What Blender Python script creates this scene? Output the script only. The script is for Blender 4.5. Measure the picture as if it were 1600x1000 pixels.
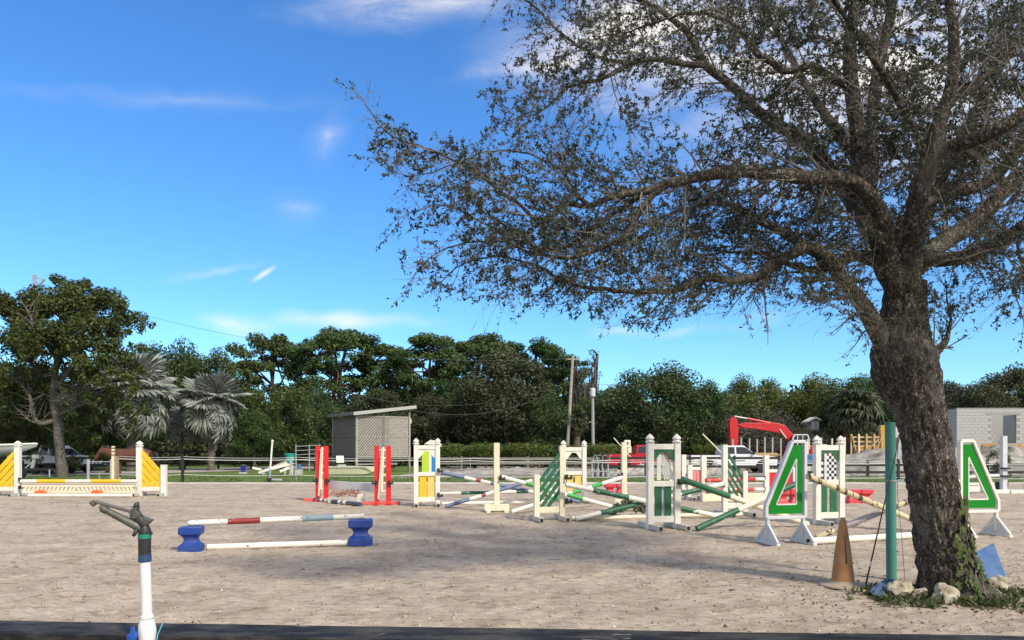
import bpy, bmesh, math, random
import numpy as np
from mathutils import Vector, Matrix, noise
random.seed(7)
R = math.radians
sc = bpy.context.scene
for o in list(bpy.data.objects):
    bpy.data.objects.remove(o, do_unlink=True)
COL = sc.collection

# ------------------------------------------------------------------ camera
FPX, HZ, EYE = 1155.0, 701.0, 1.6
cam = bpy.data.cameras.new('camera')
cam.sensor_width = 36.0
cam.lens = 36.0 * FPX / 1600.0
cam.shift_y = (HZ - 500.0) / 1600.0
cam.clip_start = 0.05
cam.clip_end = 3000
camo = bpy.data.objects.new('camera', cam)
COL.objects.link(camo)
camo.location = (0, 0, EYE)
camo.rotation_euler = (R(90), 0, 0)
sc.camera = camo

# ------------------------------------------------------------------ sun, sky, exposure
SUN_EL = R(40)
SUN_AZ = Vector((0.66, -0.75))            # where the sun stands, seen from above
SUN_AZ.normalize()
sun = bpy.data.lights.new('sun', 'SUN')
sun.energy = 3.8
sun.angle = R(5.0)
sun.color = (1.0, 0.91, 0.77)
suno = bpy.data.objects.new('sun', sun)
COL.objects.link(suno)
sdir = Vector((SUN_AZ.x * math.cos(SUN_EL), SUN_AZ.y * math.cos(SUN_EL), math.sin(SUN_EL)))
suno.rotation_euler = sdir.to_track_quat('Z', 'Y').to_euler()
suno.location = sdir * 60

sc.view_settings.view_transform = 'Standard'
sc.view_settings.look = 'None'
sc.view_settings.exposure = 0.20
sc.view_settings.gamma = 1.0
sc.view_settings.use_curve_mapping = False
sc.cycles.use_denoising = True
sc.cycles.max_bounces = 8
sc.cycles.transparent_max_bounces = 4
sc.cycles.sample_clamp_indirect = 6.0

world = bpy.data.worlds.new('World')
sc.world = world
world.use_nodes = True
wt = world.node_tree
wt.nodes.clear()
def wn(t, **k):
    n = wt.nodes.new(t)
    for a, b in k.items():
        setattr(n, a, b)
    return n
out = wn('ShaderNodeOutputWorld')
bg = wn('ShaderNodeBackground')
bg.inputs['Strength'].default_value = 0.1
sky = wn('ShaderNodeTexSky', sky_type='NISHITA')
sky.sun_disc = False
sky.sun_elevation = SUN_EL
sky.sun_rotation = math.atan2(SUN_AZ.x, SUN_AZ.y)
sky.altitude = 0
sky.air_density = 1.0
sky.dust_density = 0.4
sky.ozone_density = 1.6
hs = wn('ShaderNodeHueSaturation')
hs.inputs['Saturation'].default_value = 1.18
hs.inputs['Value'].default_value = 1.3
tint = wn('ShaderNodeMix', data_type='RGBA', blend_type='MULTIPLY')
tint.inputs[0].default_value = 1.0
tint.inputs[7].default_value = (0.715, 1.125, 1.50, 1)
wt.links.new(sky.outputs[0], hs.inputs['Color'])
wt.links.new(hs.outputs[0], tint.inputs[6])
# thin cirrus, laid out by direction of view
tc = wn('ShaderNodeTexCoord')
sep = wn('ShaderNodeSeparateXYZ')
wt.links.new(tc.outputs['Generated'], sep.inputs[0])
def wmath(op, a, b=None):
    n = wn('ShaderNodeMath', operation=op)
    for i, s in enumerate((a, b)):
        if s is None: continue
        if isinstance(s, (int, float)): n.inputs[i].default_value = s
        else: wt.links.new(s, n.inputs[i])
    return n.outputs[0]
yy = wmath('MAXIMUM', sep.outputs['Y'], 0.02)
gx = wmath('DIVIDE', sep.outputs['X'], yy)
gz = wmath('DIVIDE', sep.outputs['Z'], yy)
comb = wn('ShaderNodeCombineXYZ')
wt.links.new(gx, comb.inputs[0]); wt.links.new(gz, comb.inputs[1])
nz = wn('ShaderNodeTexNoise')
nz.inputs['Scale'].default_value = 6.5
nz.inputs['Detail'].default_value = 10.0
nz.inputs['Roughness'].default_value = 0.62
nz.inputs['Distortion'].default_value = 0.6
mp = wn('ShaderNodeMapping')
mp.inputs['Scale'].default_value = (1.0, 3.4, 1.0)
mp.inputs['Rotation'].default_value = (0, 0, R(-9))
wt.links.new(comb.outputs[0], mp.inputs[0]); wt.links.new(mp.outputs[0], nz.inputs['Vector'])
nr = wn('ShaderNodeMapRange')
nr.inputs['From Min'].default_value = 0.30; nr.inputs['From Max'].default_value = 0.66
wt.links.new(nz.outputs[0], nr.inputs[0])
# warp used to feather the wisps' edges
wv = wn('ShaderNodeVectorMath', operation='MULTIPLY_ADD')
wv.inputs[1].default_value = (0.10, 0.05, 0.0)
nz2 = wn('ShaderNodeTexNoise'); nz2.inputs['Scale'].default_value = 9.0; nz2.inputs['Detail'].default_value = 5.0
wt.links.new(comb.outputs[0], nz2.inputs['Vector'])
wt.links.new(nz2.outputs['Color'], wv.inputs[0]); wt.links.new(comb.outputs[0], wv.inputs[2])
WISPS = [  # px centre x, y, half sizes, tilt deg, strength
    (1000, 60, 330, 150, 8, 1.7), (640, 8, 270, 52, 4, 1.15), (500, 506, 250, 26, 0, 1.2), (350, 496, 80, 22, 0, 0.8),
    (510, 215, 40, 75, -35, 0.40), (462, 322, 60, 40, 20, 0.30), (860, 95, 220, 36, 10, 0.7),
    (1380, 110, 560, 300, 0, 1.9), (260, 152, 380, 26, -2, 0.26), (330, 424, 120, 12, 14, 0.5),
    (1190, 497, 70, 13, 0, 0.9), (1100, 515, 150, 14, 4, 0.5), (960, 520, 80, 14, 0, 0.45), (1560, 230, 220, 120, 0, 0.7)]
acc = None
for (px, py, sx, sy, tilt, st) in WISPS:
    m = wn('ShaderNodeMapping', vector_type='TEXTURE')
    m.inputs['Location'].default_value = ((px - 800) / FPX + 0.05, (HZ - py) / FPX + 0.025, 0)
    m.inputs['Rotation'].default_value = (0, 0, R(tilt))
    m.inputs['Scale'].default_value = (sx / FPX, sy / FPX, 1)
    g = wn('ShaderNodeTexGradient', gradient_type='QUADRATIC_SPHERE')
    wt.links.new(wv.outputs[0], m.inputs[0]); wt.links.new(m.outputs[0], g.inputs[0])
    v = wmath('MULTIPLY', g.outputs['Fac'], st)
    acc = v if acc is None else wmath('ADD', acc, v)
cl = wmath('MULTIPLY', acc, nr.outputs[0])
# the small bright contrail
m = wn('ShaderNodeMapping', vector_type='TEXTURE')
m.inputs['Location'].default_value = ((412 - 800) / FPX, (HZ - 428) / FPX, 0)
m.inputs['Rotation'].default_value = (0, 0, R(33))
m.inputs['Scale'].default_value = (27 / FPX, 6 / FPX, 1)
g = wn('ShaderNodeTexGradient', gradient_type='SPHERICAL')
wt.links.new(comb.outputs[0], m.inputs[0]); wt.links.new(m.outputs[0], g.inputs[0])
cl = wmath('ADD', cl, wmath('MULTIPLY', g.outputs['Fac'], 0.8))
front = wmath('GREATER_THAN', sep.outputs['Y'], 0.05)
cl = wmath('MULTIPLY', wmath('MULTIPLY', cl, front), 0.9)
cl = wmath('MINIMUM', cl, 0.92)
# thin veil as at the top right, added overhead and behind to warm the fill light
def wsmooth(v, a, b):
    r = wn('ShaderNodeMapRange', interpolation_type='SMOOTHSTEP')
    r.inputs[1].default_value = a; r.inputs[2].default_value = b
    wt.links.new(v, r.inputs[0]); return r.outputs[0]
cov = wmath('MAXIMUM', wsmooth(sep.outputs['Z'], .55, .85), wsmooth(sep.outputs['Y'], .15, -.35))
nz3 = wn('ShaderNodeTexNoise'); nz3.inputs['Scale'].default_value = 3.0; nz3.inputs['Detail'].default_value = 6.0
wt.links.new(tc.outputs['Generated'], nz3.inputs['Vector'])
veil = wmath('MULTIPLY', cov, wmath('ADD', wmath('MULTIPLY', nz3.outputs[0], .8), .25))
cl = wmath('MINIMUM', wmath('MAXIMUM', cl, veil), 0.92)
mix = wn('ShaderNodeMix', data_type='RGBA')
mix.inputs[7].default_value = (10.2, 9.6, 8.8, 1)
wt.links.new(cl, mix.inputs[0]); wt.links.new(tint.outputs[2], mix.inputs[6])
wt.links.new(mix.outputs[2], bg.inputs['Color'])
wt.links.new(bg.outputs[0], out.inputs['Surface'])

# ------------------------------------------------------------------ helpers
def W(x, y, D):
    """world point for something seen at photo pixel x, y standing D metres away"""
    return Vector(((x - 800) * D / FPX, D, EYE - (y - HZ) * D / FPX))
def GD(y):
    return EYE * FPX / (y - HZ)
def G(x, y):
    D = GD(y)
    return Vector(((x - 800) * D / FPX, D, 0.0))

class MB:
    def __init__(s): s.v = []; s.f = []
    def add(s, vs, fs):
        n = len(s.v)
        s.v.extend([tuple(p) for p in vs]); s.f.extend([tuple(i + n for i in f) for f in fs]); return s
    def box(s, c, d, rz=0.0, M=None, taper=1.0):
        hx, hy, hz = d[0] / 2, d[1] / 2, d[2] / 2
        vs = []
        for z in (-1, 1):
            t = taper if z > 0 else 1.0
            for (a, b) in ((-1, -1), (1, -1), (1, 1), (-1, 1)):
                vs.append(Vector((a * hx * t, b * hy * t, z * hz)))
        if rz: 
            m = Matrix.Rotation(rz, 3, 'Z'); vs = [m @ p for p in vs]
        if M is not None: vs = [M @ p for p in vs]
        c = Vector(c)
        return s.add([p + c for p in vs], [(0, 3, 2, 1), (4, 5, 6, 7), (0, 1, 5, 4), (1, 2, 6, 5), (2, 3, 7, 6), (3, 0, 4, 7)])
    def beam(s, a, b, w, h, up=(0, 0, 1)):
        """rectangular bar from a to b, w wide sideways, h along up"""
        a, b = Vector(a), Vector(b); d = (b - a); L = d.length; d.normalize()
        up = Vector(up); sd = d.cross(up)
        if sd.length < 1e-5: sd = d.cross(Vector((1, 0, 0)))
        sd.normalize(); u = sd.cross(d).normalized()
        vs = []
        for p in (a, b):
            for (i, j) in ((-1, -1), (1, -1), (1, 1), (-1, 1)):
                vs.append(p + sd * (i * w / 2) + u * (j * h / 2))
        return s.add(vs, [(0, 1, 2, 3), (7, 6, 5, 4), (0, 4, 5, 1), (1, 5, 6, 2), (2, 6, 7, 3), (3, 7, 4, 0)])
    def tube(s, pts, rad, n=8, cap=True):
        pts = [Vector(p) for p in pts]
        if isinstance(rad, (int, float)): rad = [rad] * len(pts)
        base = len(s.v); vs = []; fs = []
        prev = None
        for i, p in enumerate(pts):
            t = (pts[min(i + 1, len(pts) - 1)] - pts[max(i - 1, 0)]).normalized()
            if prev is None:
                ref = Vector((0, 0, 1)) if abs(t.z) < .9 else Vector((1, 0, 0))
                u = t.cross(ref).normalized()
            else:
                u = (prev - t * prev.dot(t))
                u = u.normalized() if u.length > 1e-6 else t.orthogonal().normalized()
            prev = u; w = t.cross(u)
            for k in range(n):
                a = 2 * math.pi * k / n
                vs.append(p + (u * math.cos(a) + w * math.sin(a)) * rad[i])
        for i in range(len(pts) - 1):
            for k in range(n):
                k2 = (k + 1) % n
                fs.append((i * n + k, i * n + k2, (i + 1) * n + k2, (i + 1) * n + k))
        if cap:
            fs.append(tuple(range(n - 1, -1, -1))); fs.append(tuple((len(pts) - 1) * n + k for k in range(n)))
        return s.add(vs, fs)
    def lathe(s, prof, n=16, c=(0, 0, 0), M=None, close=True):
        """prof: (radius, z) from bottom to top, round the z axis"""
        vs = []; fs = []; c = Vector(c)
        for (r, z) in prof:
            for k in range(n):
                a = 2 * math.pi * (k + .5) / n
                p = Vector((r * math.cos(a), r * math.sin(a), z))
                if M is not None: p = M @ p
                vs.append(p + c)
        for i in range(len(prof) - 1):
            for k in range(n):
                k2 = (k + 1) % n
                fs.append((i * n + k, i * n + k2, (i + 1) * n + k2, (i + 1) * n + k))
        if close:
            fs.append(tuple(range(n - 1, -1, -1))); fs.append(tuple((len(prof) - 1) * n + k for k in range(n)))
        return s.add(vs, fs)
    def prism(s, poly, y0, y1, M=None, off=(0, 0, 0), shrink=None):
        """polygon of (x, z) extruded from y0 to y1"""
        n = len(poly); vs = [Vector((x, y0, z)) for x, z in poly] + [Vector((x, y1, z)) for x, z in poly]
        if M is not None: vs = [M @ p for p in vs]
        o = Vector(off); vs = [p + o for p in vs]
        fs = [tuple(range(n)), tuple(range(2 * n - 1, n - 1, -1))] + [(i, n + i, n + (i + 1) % n, (i + 1) % n) for i in range(n)]
        return s.add(vs, fs)
    def mesh(s, name, smooth=False):
        me = bpy.data.meshes.new(name); me.from_pydata(s.v, [], s.f)
        bm = bmesh.new(); bm.from_mesh(me); bmesh.ops.recalc_face_normals(bm, faces=bm.faces); bm.to_mesh(me); bm.free()
        if smooth:
            me.shade_smooth()
        return me
    def build(s, name, mat, parent=None, smooth=False, bevel=0.0, seg=2, loc=None, auto=None):
        me = s.mesh(name, smooth or auto is not None)
        if auto is not None:
            me.set_sharp_from_angle(angle=R(auto))
        me.materials.append(mat)
        o = bpy.data.objects.new(name, me); COL.objects.link(o)
        if parent is not None: o.parent = parent
        if loc is not None: o.location = loc
        if bevel:
            b = o.modifiers.new('bevel', 'BEVEL'); b.width = bevel; b.segments = seg; b.limit_method = 'ANGLE'; b.angle_limit = R(40)
        return o

def tag(o, label, cat, group=None, kind=None):
    if label: o['label'] = label
    if cat: o['category'] = cat
    if group: o['group'] = group
    if kind: o['kind'] = kind
    return o
def thing(name, label, cat, loc=(0, 0, 0), rz=0.0, group=None):
    o = bpy.data.objects.new(name, None); COL.objects.link(o)
    o.location = loc; o.rotation_euler = (0, 0, rz); o.empty_display_size = .2
    return tag(o, label, cat, group)
def dup(o, parent=None):
    c = o.copy(); COL.objects.link(c)
    if parent is not None: c.parent = parent
    for ch in list(o.children): dup(ch, c)
    return c
def inst(me, name, mat_matrix, parent):
    o = bpy.data.objects.new(name, me); COL.objects.link(o); o.parent = parent; o.matrix_local = mat_matrix; return o
def np_mesh(name, V, F4, mat, parent=None, smooth=False):
    """quads from numpy arrays"""
    V = np.asarray(V, dtype=np.float32); F4 = np.asarray(F4, dtype=np.int32)
    me = bpy.data.meshes.new(name)
    me.vertices.add(len(V)); me.vertices.foreach_set('co', V.ravel())
    k = F4.shape[1]
    me.loops.add(F4.size); me.loops.foreach_set('vertex_index', F4.ravel())
    me.polygons.add(len(F4)); me.polygons.foreach_set('loop_start', np.arange(0, F4.size, k, dtype=np.int32))
    me.polygons.foreach_set('loop_total', np.full(len(F4), k, dtype=np.int32))
    me.update(calc_edges=True); me.validate()
    if smooth: me.shade_smooth()
    me.materials.append(mat)
    o = bpy.data.objects.new(name, me); COL.objects.link(o)
    if parent is not None: o.parent = parent
    return o

# ------------------------------------------------------------------ materials
MATS = {}
def mat(name, col, rough=.6, var=.0, scale=8.0, bump=0.0, bscale=40.0, metal=0.0, xs=1.0, dirt=None, dscale=3.0, damt=.5, spec=.5, wear=None, wscale=9.0, wamt=.62, zstretch=1.0):
    """painted or plain surface: base colour, small colour variation, patches of dirt, flaked wear, fine relief"""
    if name in MATS: return MATS[name]
    m = bpy.data.materials.new(name); m.use_nodes = True
    t = m.node_tree; b = t.nodes['Principled BSDF']
    b.inputs['Roughness'].default_value = rough; b.inputs['Metallic'].default_value = metal
    b.inputs['Specular IOR Level'].default_value = spec
    co = t.nodes.new('ShaderNodeTexCoord'); mpn = t.nodes.new('ShaderNodeMapping')
    mpn.inputs['Scale'].default_value = (xs, 1, zstretch)
    oi = t.nodes.new('ShaderNodeObjectInfo')
    ad = t.nodes.new('ShaderNodeVectorMath'); ad.operation = 'ADD'
    t.links.new(co.outputs['Object'], mpn.inputs[0])
    sc_ = t.nodes.new('ShaderNodeVectorMath'); sc_.operation = 'SCALE'; sc_.inputs[3].default_value = 37.0
    cmb = t.nodes.new('ShaderNodeCombineXYZ')
    for i in range(3): t.links.new(oi.outputs['Random'], cmb.inputs[i])
    t.links.new(cmb.outputs[0], sc_.inputs[0])
    t.links.new(mpn.outputs[0], ad.inputs[0]); t.links.new(sc_.outputs[0], ad.inputs[1])
    vec = ad.outputs[0]
    def nse(s, det=5, ro=.6):
        n = t.nodes.new('ShaderNodeTexNoise'); n.inputs['Scale'].default_value = s; n.inputs['Detail'].default_value = det
        n.inputs['Roughness'].default_value = ro; t.links.new(vec, n.inputs['Vector']); return n.outputs[0]
    cur = None
    rgb = t.nodes.new('ShaderNodeRGB'); rgb.outputs[0].default_value = (*col, 1); cur = rgb.outputs[0]
    def mixc(fac, a, bcol):
        x = t.nodes.new('ShaderNodeMix'); x.data_type = 'RGBA'
        t.links.new(fac, x.inputs[0]); t.links.new(a, x.inputs[6])
        if isinstance(bcol, tuple): x.inputs[7].default_value = (*bcol, 1)
        else: t.links.new(bcol, x.inputs[7])
        return x.outputs[2]
    def rng(s, a, b2, lo=0., hi=1.):
        r = t.nodes.new('ShaderNodeMapRange'); r.inputs[1].default_value = a; r.inputs[2].default_value = b2
        r.inputs[3].default_value = lo; r.inputs[4].default_value = hi; t.links.new(s, r.inputs[0]); return r.outputs[0]
    if var:
        hsv = t.nodes.new('ShaderNodeHueSaturation')
        t.links.new(rng(nse(scale), .3, .7, 1 - var, 1 + var), hsv.inputs['Value']); t.links.new(cur, hsv.inputs['Color']); cur = hsv.outputs[0]
    if dirt: cur = mixc(rng(nse(dscale, 6, .7), .42, .75, 0, damt), cur, dirt)
    if wear: cur = mixc(rng(nse(wscale, 4, .55), wamt, wamt + .03), cur, wear)
    t.links.new(cur, b.inputs['Base Color'])
    if bump:
        bn = t.nodes.new('ShaderNodeBump'); bn.inputs['Strength'].default_value = bump; bn.inputs['Distance'].default_value = .01
        t.links.new(nse(bscale, 6, .65), bn.inputs['Height']); t.links.new(bn.outputs[0], b.inputs['Normal'])
    MATS[name] = m; return m

def leafmat(name, col, col2, rough=.5, trans=.3, nscale=.6, spec=.35, under=None):
    m = bpy.data.materials.new(name); m.use_nodes = True
    t = m.node_tree; b = t.nodes['Principled BSDF']; o = t.nodes['Material Output']
    b.inputs['Roughness'].default_value = rough; b.inputs['Specular IOR Level'].default_value = spec
    geo = t.nodes.new('ShaderNodeNewGeometry')
    co = t.nodes.new('ShaderNodeTexCoord')
    n = t.nodes.new('ShaderNodeTexNoise'); n.inputs['Scale'].default_value = nscale; n.inputs['Detail'].default_value = 3
    t.links.new(co.outputs['Object'], n.inputs['Vector'])
    r = t.nodes.new('ShaderNodeMapRange'); r.inputs[1].default_value = .35; r.inputs[2].default_value = .65
    t.links.new(n.outputs[0], r.inputs[0])
    mx = t.nodes.new('ShaderNodeMix'); mx.data_type = 'RGBA'; mx.inputs[6].default_value = (*col, 1); mx.inputs[7].default_value = (*col2, 1)
    t.links.new(r.outputs[0], mx.inputs[0])
    hsv = t.nodes.new('ShaderNodeHueSaturation')
    rr = t.nodes.new('ShaderNodeMapRange'); rr.inputs[3].default_value = .62; rr.inputs[4].default_value = 1.4
    t.links.new(geo.outputs['Random Per Island'], rr.inputs[0]); t.links.new(rr.outputs[0], hsv.inputs['Value'])
    oi = t.nodes.new('ShaderNodeObjectInfo'); r3 = t.nodes.new('ShaderNodeMapRange'); r3.inputs[3].default_value = .475; r3.inputs[4].default_value = .52
    t.links.new(oi.outputs['Random'], r3.inputs[0]); t.links.new(r3.outputs[0], hsv.inputs['Hue'])
    t.links.new(mx.outputs[2], hsv.inputs['Color'])
    cur = hsv.outputs[0]
    if under:
        mu = t.nodes.new('ShaderNodeMix'); mu.data_type = 'RGBA'; mu.inputs[7].default_value = (*under, 1)
        t.links.new(geo.outputs['Backfacing'], mu.inputs[0]); t.links.new(cur, mu.inputs[6]); cur = mu.outputs[2]
    t.links.new(cur, b.inputs['Base Color'])
    tr = t.nodes.new('ShaderNodeBsdfTranslucent'); t.links.new(cur, tr.inputs[0])
    ms = t.nodes.new('ShaderNodeMixShader'); ms.inputs[0].default_value = trans
    t.links.new(b.outputs[0], ms.inputs[1]); t.links.new(tr.outputs[0], ms.inputs[2]); t.links.new(ms.outputs[0], o.inputs['Surface'])
    return m
# ------------------------------------------------------------------ ground
def groundmat(name, cols, scale, bump, bscale, rough=.95, fine=None, big=None, fleck=None):
    m = bpy.data.materials.new(name); m.use_nodes = True; t = m.node_tree; b = t.nodes['Principled BSDF']
    b.inputs['Roughness'].default_value = rough; b.inputs['Specular IOR Level'].default_value = .15
    co = t.nodes.new('ShaderNodeTexCoord')
    def nse(s, det, ro=.6, sx=1., sy=1.):
        mpn = t.nodes.new('ShaderNodeMapping'); mpn.inputs['Scale'].default_value = (sx, sy, 1)
        t.links.new(co.outputs['Object'], mpn.inputs[0])
        n = t.nodes.new('ShaderNodeTexNoise'); n.inputs['Scale'].default_value = s; n.inputs['Detail'].default_value = det; n.inputs['Roughness'].default_value = ro
        t.links.new(mpn.outputs[0], n.inputs['Vector']); return n.outputs[0]
    cr = t.nodes.new('ShaderNodeValToRGB'); cr.color_ramp.elements[0].color = (*cols[0], 1); cr.color_ramp.elements[0].position = .34
    cr.color_ramp.elements[1].color = (*cols[-1], 1); cr.color_ramp.elements[1].position = .68
    if len(cols) == 3:
        e = cr.color_ramp.elements.new(.5); e.color = (*cols[1], 1)
    t.links.new(nse(scale, 8, .68), cr.inputs[0])
    cur = cr.outputs[0]
    if big:
        hsv = t.nodes.new('ShaderNodeHueSaturation'); r = t.nodes.new('ShaderNodeMapRange')
        r.inputs[1].default_value = .35; r.inputs[2].default_value = .65; r.inputs[3].default_value = 1 - big[1]; r.inputs[4].default_value = 1 + big[1]
        t.links.new(nse(big[0], 5, .65, .5, 1.3), r.inputs[0]); t.links.new(r.outputs[0], hsv.inputs['Value']); t.links.new(cur, hsv.inputs['Color']); cur = hsv.outputs[0]
    if fine:
        hsv = t.nodes.new('ShaderNodeHueSaturation'); r = t.nodes.new('ShaderNodeMapRange')
        r.inputs[1].default_value = .3; r.inputs[2].default_value = .7; r.inputs[3].default_value = 1 - fine[1]; r.inputs[4].default_value = 1 + fine[1]
        t.links.new(nse(fine[0], 4, .7, .4, 1.15), r.inputs[0]); t.links.new(r.outputs[0], hsv.inputs['Value']); t.links.new(cur, hsv.inputs['Color']); cur = hsv.outputs[0]
    if fleck:       # sharp darker streaks and crumbs, drawn out sideways
        for (sc_, lo, amt, col_) in fleck:
            r = t.nodes.new('ShaderNodeMapRange'); r.inputs[1].default_value = lo; r.inputs[2].default_value = lo + .05; r.inputs[4].default_value = amt
            t.links.new(nse(sc_, 6, .72, .38, 1.2), r.inputs[0])
            mx = t.nodes.new('ShaderNodeMix'); mx.data_type = 'RGBA'; mx.inputs[7].default_value = (*col_, 1)
            t.links.new(r.outputs[0], mx.inputs[0]); t.links.new(cur, mx.inputs[6]); cur = mx.outputs[2]
    t.links.new(cur, b.inputs['Base Color'])
    bn = t.nodes.new('ShaderNodeBump'); bn.inputs['Strength'].default_value = bump; bn.inputs['Distance'].default_value = .02
    t.links.new(nse(bscale, 6, .7), bn.inputs['Height']); t.links.new(bn.outputs[0], b.inputs['Normal'])
    return m
M_SAND = groundmat('arena_sand', [(.29, .232, .172), (.405, .333, .258), (.465, .395, .315)], 1.3, .75, 26, fine=(17.0, .26), big=(.55, .09), fleck=[(6.0, .565, .62, (.17, .13, .098)), (17.0, .58, .6, (.14, .107, .08))])
M_LOT = groundmat('grey_fill', [(.15, .135, .115), (.27, .25, .22), (.37, .35, .315)], .8, .8, 9, fine=(4.0, .22))
M_PATH = groundmat('pale_path', [(.36, .33, .29), (.47, .44, .39)], .7, .4, 12)
M_TURF = groundmat('turf', [(.075, .12, .03), (.11, .165, .045), (.15, .18, .065)], 1.6, 1.0, 30, fine=(9.0, .4))
M_EARTH = groundmat('earth', [(.035, .05, .018), (.075, .085, .035), (.12, .11, .06)], .5, .8, 14)

def sheet(name, pts, z, m, kind='structure', label=None):
    me = bpy.data.meshes.new(name); me.from_pydata([(p[0], p[1], z) for p in pts], [], [tuple(range(len(pts)))])
    bm = bmesh.new(); bm.from_mesh(me); bmesh.ops.recalc_face_normals(bm, faces=bm.faces)
    if bm.faces and bm.faces[0] if False else None: pass
    bm.to_mesh(me); bm.free()
    if me.polygons[0].normal.z < 0: me.flip_normals()
    me.materials.append(m); o = bpy.data.objects.new(name, me); COL.objects.link(o); o['kind'] = kind
    return o
sheet('ground', [(-700, -100), (700, -100), (700, 1400), (-700, 1400)], -.06, M_EARTH)

def sand_h(x, y):
    a = noise.noise((x * .55, y * .8, 3.1)) * .014
    b = noise.noise((x * 2.3, y * 3.6, 9.7)) * .013
    c = -abs(noise.noise((x * 4.2, y * 7.0, 1.3))) * .036 + .006
    d = noise.noise((x * 14., y * 22., 5.5)) * .010
    return a + b + c + d + .004
NR, NC = 430, 560
D0, D1 = 2.0, 34.0
Ds = D0 * (D1 / D0) ** (np.arange(NR + 1) / NR)
V = np.zeros(((NR + 1) * (NC + 1), 3), dtype=np.float32)
i = 0
for D in Ds:
    w = 5.0 + .80 * D
    fade = 1.0 if D < 33.5 else .2
    for k in range(NC + 1):
        x = (k / NC * 2 - 1) * w
        V[i] = (x, D, sand_h(x, D) * fade); i += 1
idx = np.arange((NR + 1) * (NC + 1)).reshape(NR + 1, NC + 1)
F = np.stack([idx[:-1, :-1], idx[:-1, 1:], idx[1:, 1:], idx[1:, :-1]], -1).reshape(-1, 4)
arena = np_mesh('arena_floor', V, F, M_SAND, smooth=True)
arena['kind'] = 'structure'
# the arena carries on past the sides of the fine mesh
sheet('arena_floor_edge', [(-60, -1), (60, -1), (60, 34.0), (-60, 34.0)], -.045, M_SAND)

# loose clods, shell grit
def clods(name, n, dmin, dmax, smin, smax, m, seed):
    rnd = np.random.RandomState(seed)
    base = np.array([(1, 0, 0), (-.5, .87, 0), (-.5, -.87, 0), (0, 0, .75), (.1, .1, -.6)], dtype=np.float32)
    tri = np.array([(0, 1, 3), (1, 2, 3), (2, 0, 3), (1, 0, 4), (2, 1, 4), (0, 2, 4)])
    Vs, Fs = [], []
    for j in range(n):
        D = dmin * (dmax / dmin) ** rnd.rand()
        x = rnd.uniform(-1, 1) * (D * .78 + .5)
        s = rnd.uniform(smin, smax) * (1 if rnd.rand() < .9 else 1.7)
        p = base * (s * rnd.uniform(.6, 1.4, (5, 3)))
        a = rnd.rand() * 6.28; ca, sa = math.cos(a), math.sin(a)
        p = np.stack([p[:, 0] * ca - p[:, 1] * sa, p[:, 0] * sa + p[:, 1] * ca, p[:, 2]], -1)
        p += (x, D, sand_h(x, D) + s * .1)
        Fs.append(tri + 5 * j); Vs.append(p)
    o = np_mesh(name, np.concatenate(Vs), np.concatenate(Fs), m)
    o['kind'] = 'stuff'; return o
o = clods('sand_clods', 7500, 5.5, 26, .008, .022, M_SAND, 1); tag(o, 'small loose clods scattered over the arena sand', 'sand clods')
o = clods('shell_grit', 240, 5.5, 10, .006, .014, mat('shell', (.62, .58, .52), .7), 2); tag(o, 'pale shell grit lying in the near sand', 'shell grit')
o = clods('dark_debris', 220, 5.8, 24, .007, .017, mat('debris', (.10, .08, .06), .95), 4); tag(o, 'dark scraps of bark and manure in the sand', 'debris')

# strips beyond the arena
def strip(name, pts, m, z=.0, amp=.05, res=.5):
    return sheet(name, pts, z, m)
sheet('grass_verge', [(-70, 34.02), (70, 34.02), (70, 44), (-70, 44)], -.012, M_TURF)
sheet('sand_lot', [(-7, 40.2), (90, 43.0), (90, 95), (-4, 95)], -.006, M_LOT)
sheet('grass_field', [(-90, 44), (-6.5, 44), (-6.5, 78), (-90, 78)], -.016, M_TURF)
sheet('pale_path', [(-70, 39.5), (-40, 41), (-27, 43.5), (-23.2, 47.6), (-18.7, 54.5), (-15.0, 62), (-13, 70), (-19, 72), (-24, 63), (-28.5, 56), (-33, 50), (-70, 46)], .002, M_PATH)
# low sandy border along the far end of the arena
mb = MB(); rows = []
xs = [-45 + .3 * j for j in range(301)]
for j, x in enumerate(xs):
    h = .05 + .035 * noise.noise((x * .9, 2.2, 0)); 
    rows.append([(x, 33.7, -.02), (x, 33.95, h), (x, 34.2, h * .9), (x, 34.45, -.03)])
for r in rows: mb.v.extend(r)
for j in range(len(rows) - 1):
    for k in range(3): mb.f.append((j * 4 + k, j * 4 + 4 + k, j * 4 + 5 + k, j * 4 + 1 + k))
o = mb.build('arena_border', groundmat('border_sand', [(.42, .39, .34), (.56, .53, .48)], 2.0, .5, 20), smooth=True); o['kind'] = 'structure'

# grass blades on the verge, in tufts
def tufts(name, n, xr, yr, h, m, seed, bl=7, zoff=-.012, keep=None):
    rnd = np.random.RandomState(seed); Vs = []; Fs = []; c = 0
    for j in range(n):
        x, y = rnd.uniform(*xr), rnd.uniform(*yr)
        if keep and not keep(x, y): continue
        if noise.noise((x * .35, y * .5, 8)) < -.25: continue
        hh = h * rnd.uniform(.5, 1.3)
        for b in range(bl):
            a = rnd.rand() * 6.28; l = rnd.uniform(.2, .9) * hh; ww = hh * .09
            bx, by = x + rnd.uniform(-1, 1) * hh * .6, y + rnd.uniform(-1, 1) * hh * .6
            dx, dy = math.cos(a), math.sin(a)
            Vs += [(bx - dy * ww, by + dx * ww, zoff), (bx + dy * ww, by - dx * ww, zoff), (bx + dx * l, by + dy * l, zoff + hh * rnd.uniform(.6, 1))]
            Fs.append((c, c + 1, c + 2)); c += 3
    o = np_mesh(name, np.array(Vs), np.array(Fs), m); o['kind'] = 'stuff'; return o
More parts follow.
